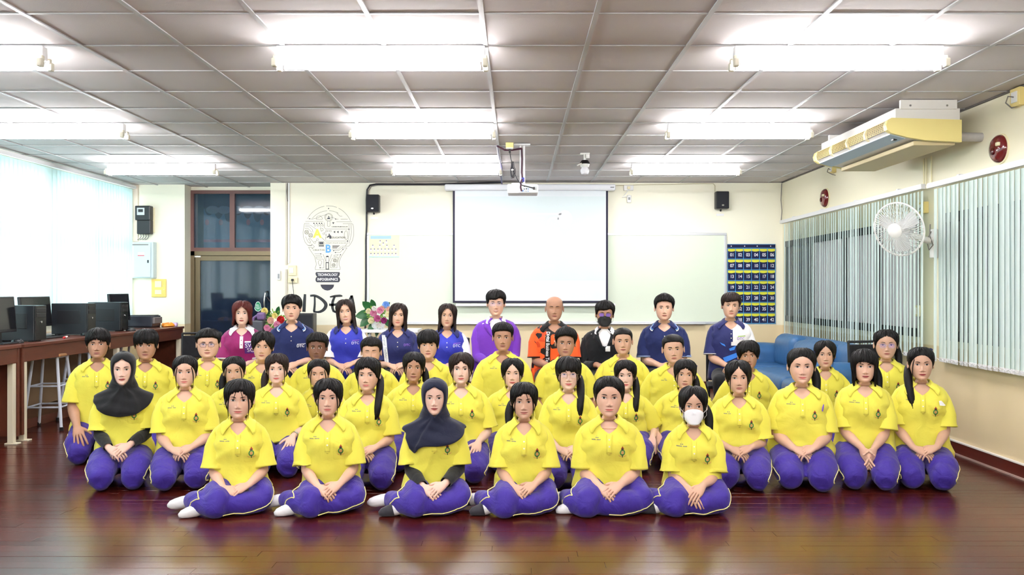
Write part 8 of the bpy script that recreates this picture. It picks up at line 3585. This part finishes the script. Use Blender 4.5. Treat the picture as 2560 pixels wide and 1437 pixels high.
 dict(px=730, top=735, Y=8.25, female=False, hs=1.0, tone='light', hair='fringe', group=gT, pose='chair', arms='lap', shirt=SH['T2'], s=1.08, bw=1.18, nk=1.05, hairkw=dict(ends=[(0, .160), (14, .158), (30, .152), (45, .142), (56, .132), (64, .115), (76, .11), (90, .12), (105, .085), (130, .045), (180, .035)], jag=.006),
   label='young man in navy polo with black fringe, in front of the IDEA lettering'),
 dict(px=866, top=746, Y=8.25, hs=.97, tone='light', hair='long', haircol='b', group=gT, pose='chair', arms='lap', shirt=SH['T3'], s=1.0, bw=.98, smile=.6, teeth=True, roll=-.10, eye=.9, hairkw=dict(ends=STYLE['long']['ends'], top=.014),
   label='smiling woman with long brown hair and blue shirt with white sleeves'),
 dict(px=995, top=756, Y=8.2, hs=.93, tone='light', hair='long_side', haircol='b', group=gT, pose='chair', arms='lap', shirt=SH['T4'], s=1.0, bw=1.02, smile=.3, roll=.05,
   label='woman with long wavy hair and navy shirt with a white vertical ribbon'),
 dict(px=1118, top=757, Y=8.2, hs=.94, tone='mid', hair='shoulder', haircol='b', group=gT, pose='chair', arms='lap', shirt=SH['T5'], s=1.0, bw=1.0, smile=.15, roll=.04, fw=1.08,
   label='woman with shoulder length hair and blue shirt left of the purple suit'),
 dict(px=1240, top=723, Y=8.25, female=False, hs=1.0, tone='light', hair='side', group=gT, pose='chair', arms='lap', shirt=SH['T6'], s=1.08, bw=1.20, sleeve=1.5, vdip=.20, vaz=19, smile=.8, teeth=True, glasses=(G_clear, False, G_tint2), eye=.7, loose=.02, fold=.6,
   label='man in purple suit jacket and glasses, smiling, in front of the screen'),
 dict(px=1386, top=741, Y=8.2, female=False, hs=1.0, tone='tan', hair='bald', group=gT, pose='chair', arms='lap', shirt=SH['T7'], s=1.08, bw=1.20, closed=True, nk=1.12, smile=.1,
   label='balding man in orange and black patterned polo shirt with eyes closed'),
 dict(px=1511, top=750, Y=8.2, female=False, hs=.98, tone='tan', hair='side', group=gT, pose='chair', arms='lap', shirt=SH['T8'], s=1.06, bw=1.18, sleeve=1.5, vdip=.20, vaz=19, mask=M_maskk, glasses=(G_black, False, G_tint), loose=.02, fold=.6, roll=.03,
   label='man in black jacket wearing a black face mask and violet glasses'),
 dict(px=1660, top=733, Y=8.25, female=False, hs=1.0, tone='light', hair='quiff', group=gT, pose='chair', arms='lap', shirt=SH['T9'], s=1.08, bw=1.2, fw=1.10, jaw=1.1, hairkw=dict(top=.024), nk=1.08,
   label='man in navy polo with striped collar in front of the whiteboard'),
 dict(px=1826, top=729, Y=8.25, female=False, hs=.99, tone='mid', hair='side', haircol='b', group=gT, pose='chair', arms='lap', shirt=SH['T10'], s=1.08, bw=1.12, hairkw=dict(top=.022), roll=.05, eye=.85,
   label='man in half navy half white polo in front of the numbered pocket chart'),
]
for i_, s_ in enumerate(PEOPLE):
 person(s_, i_)
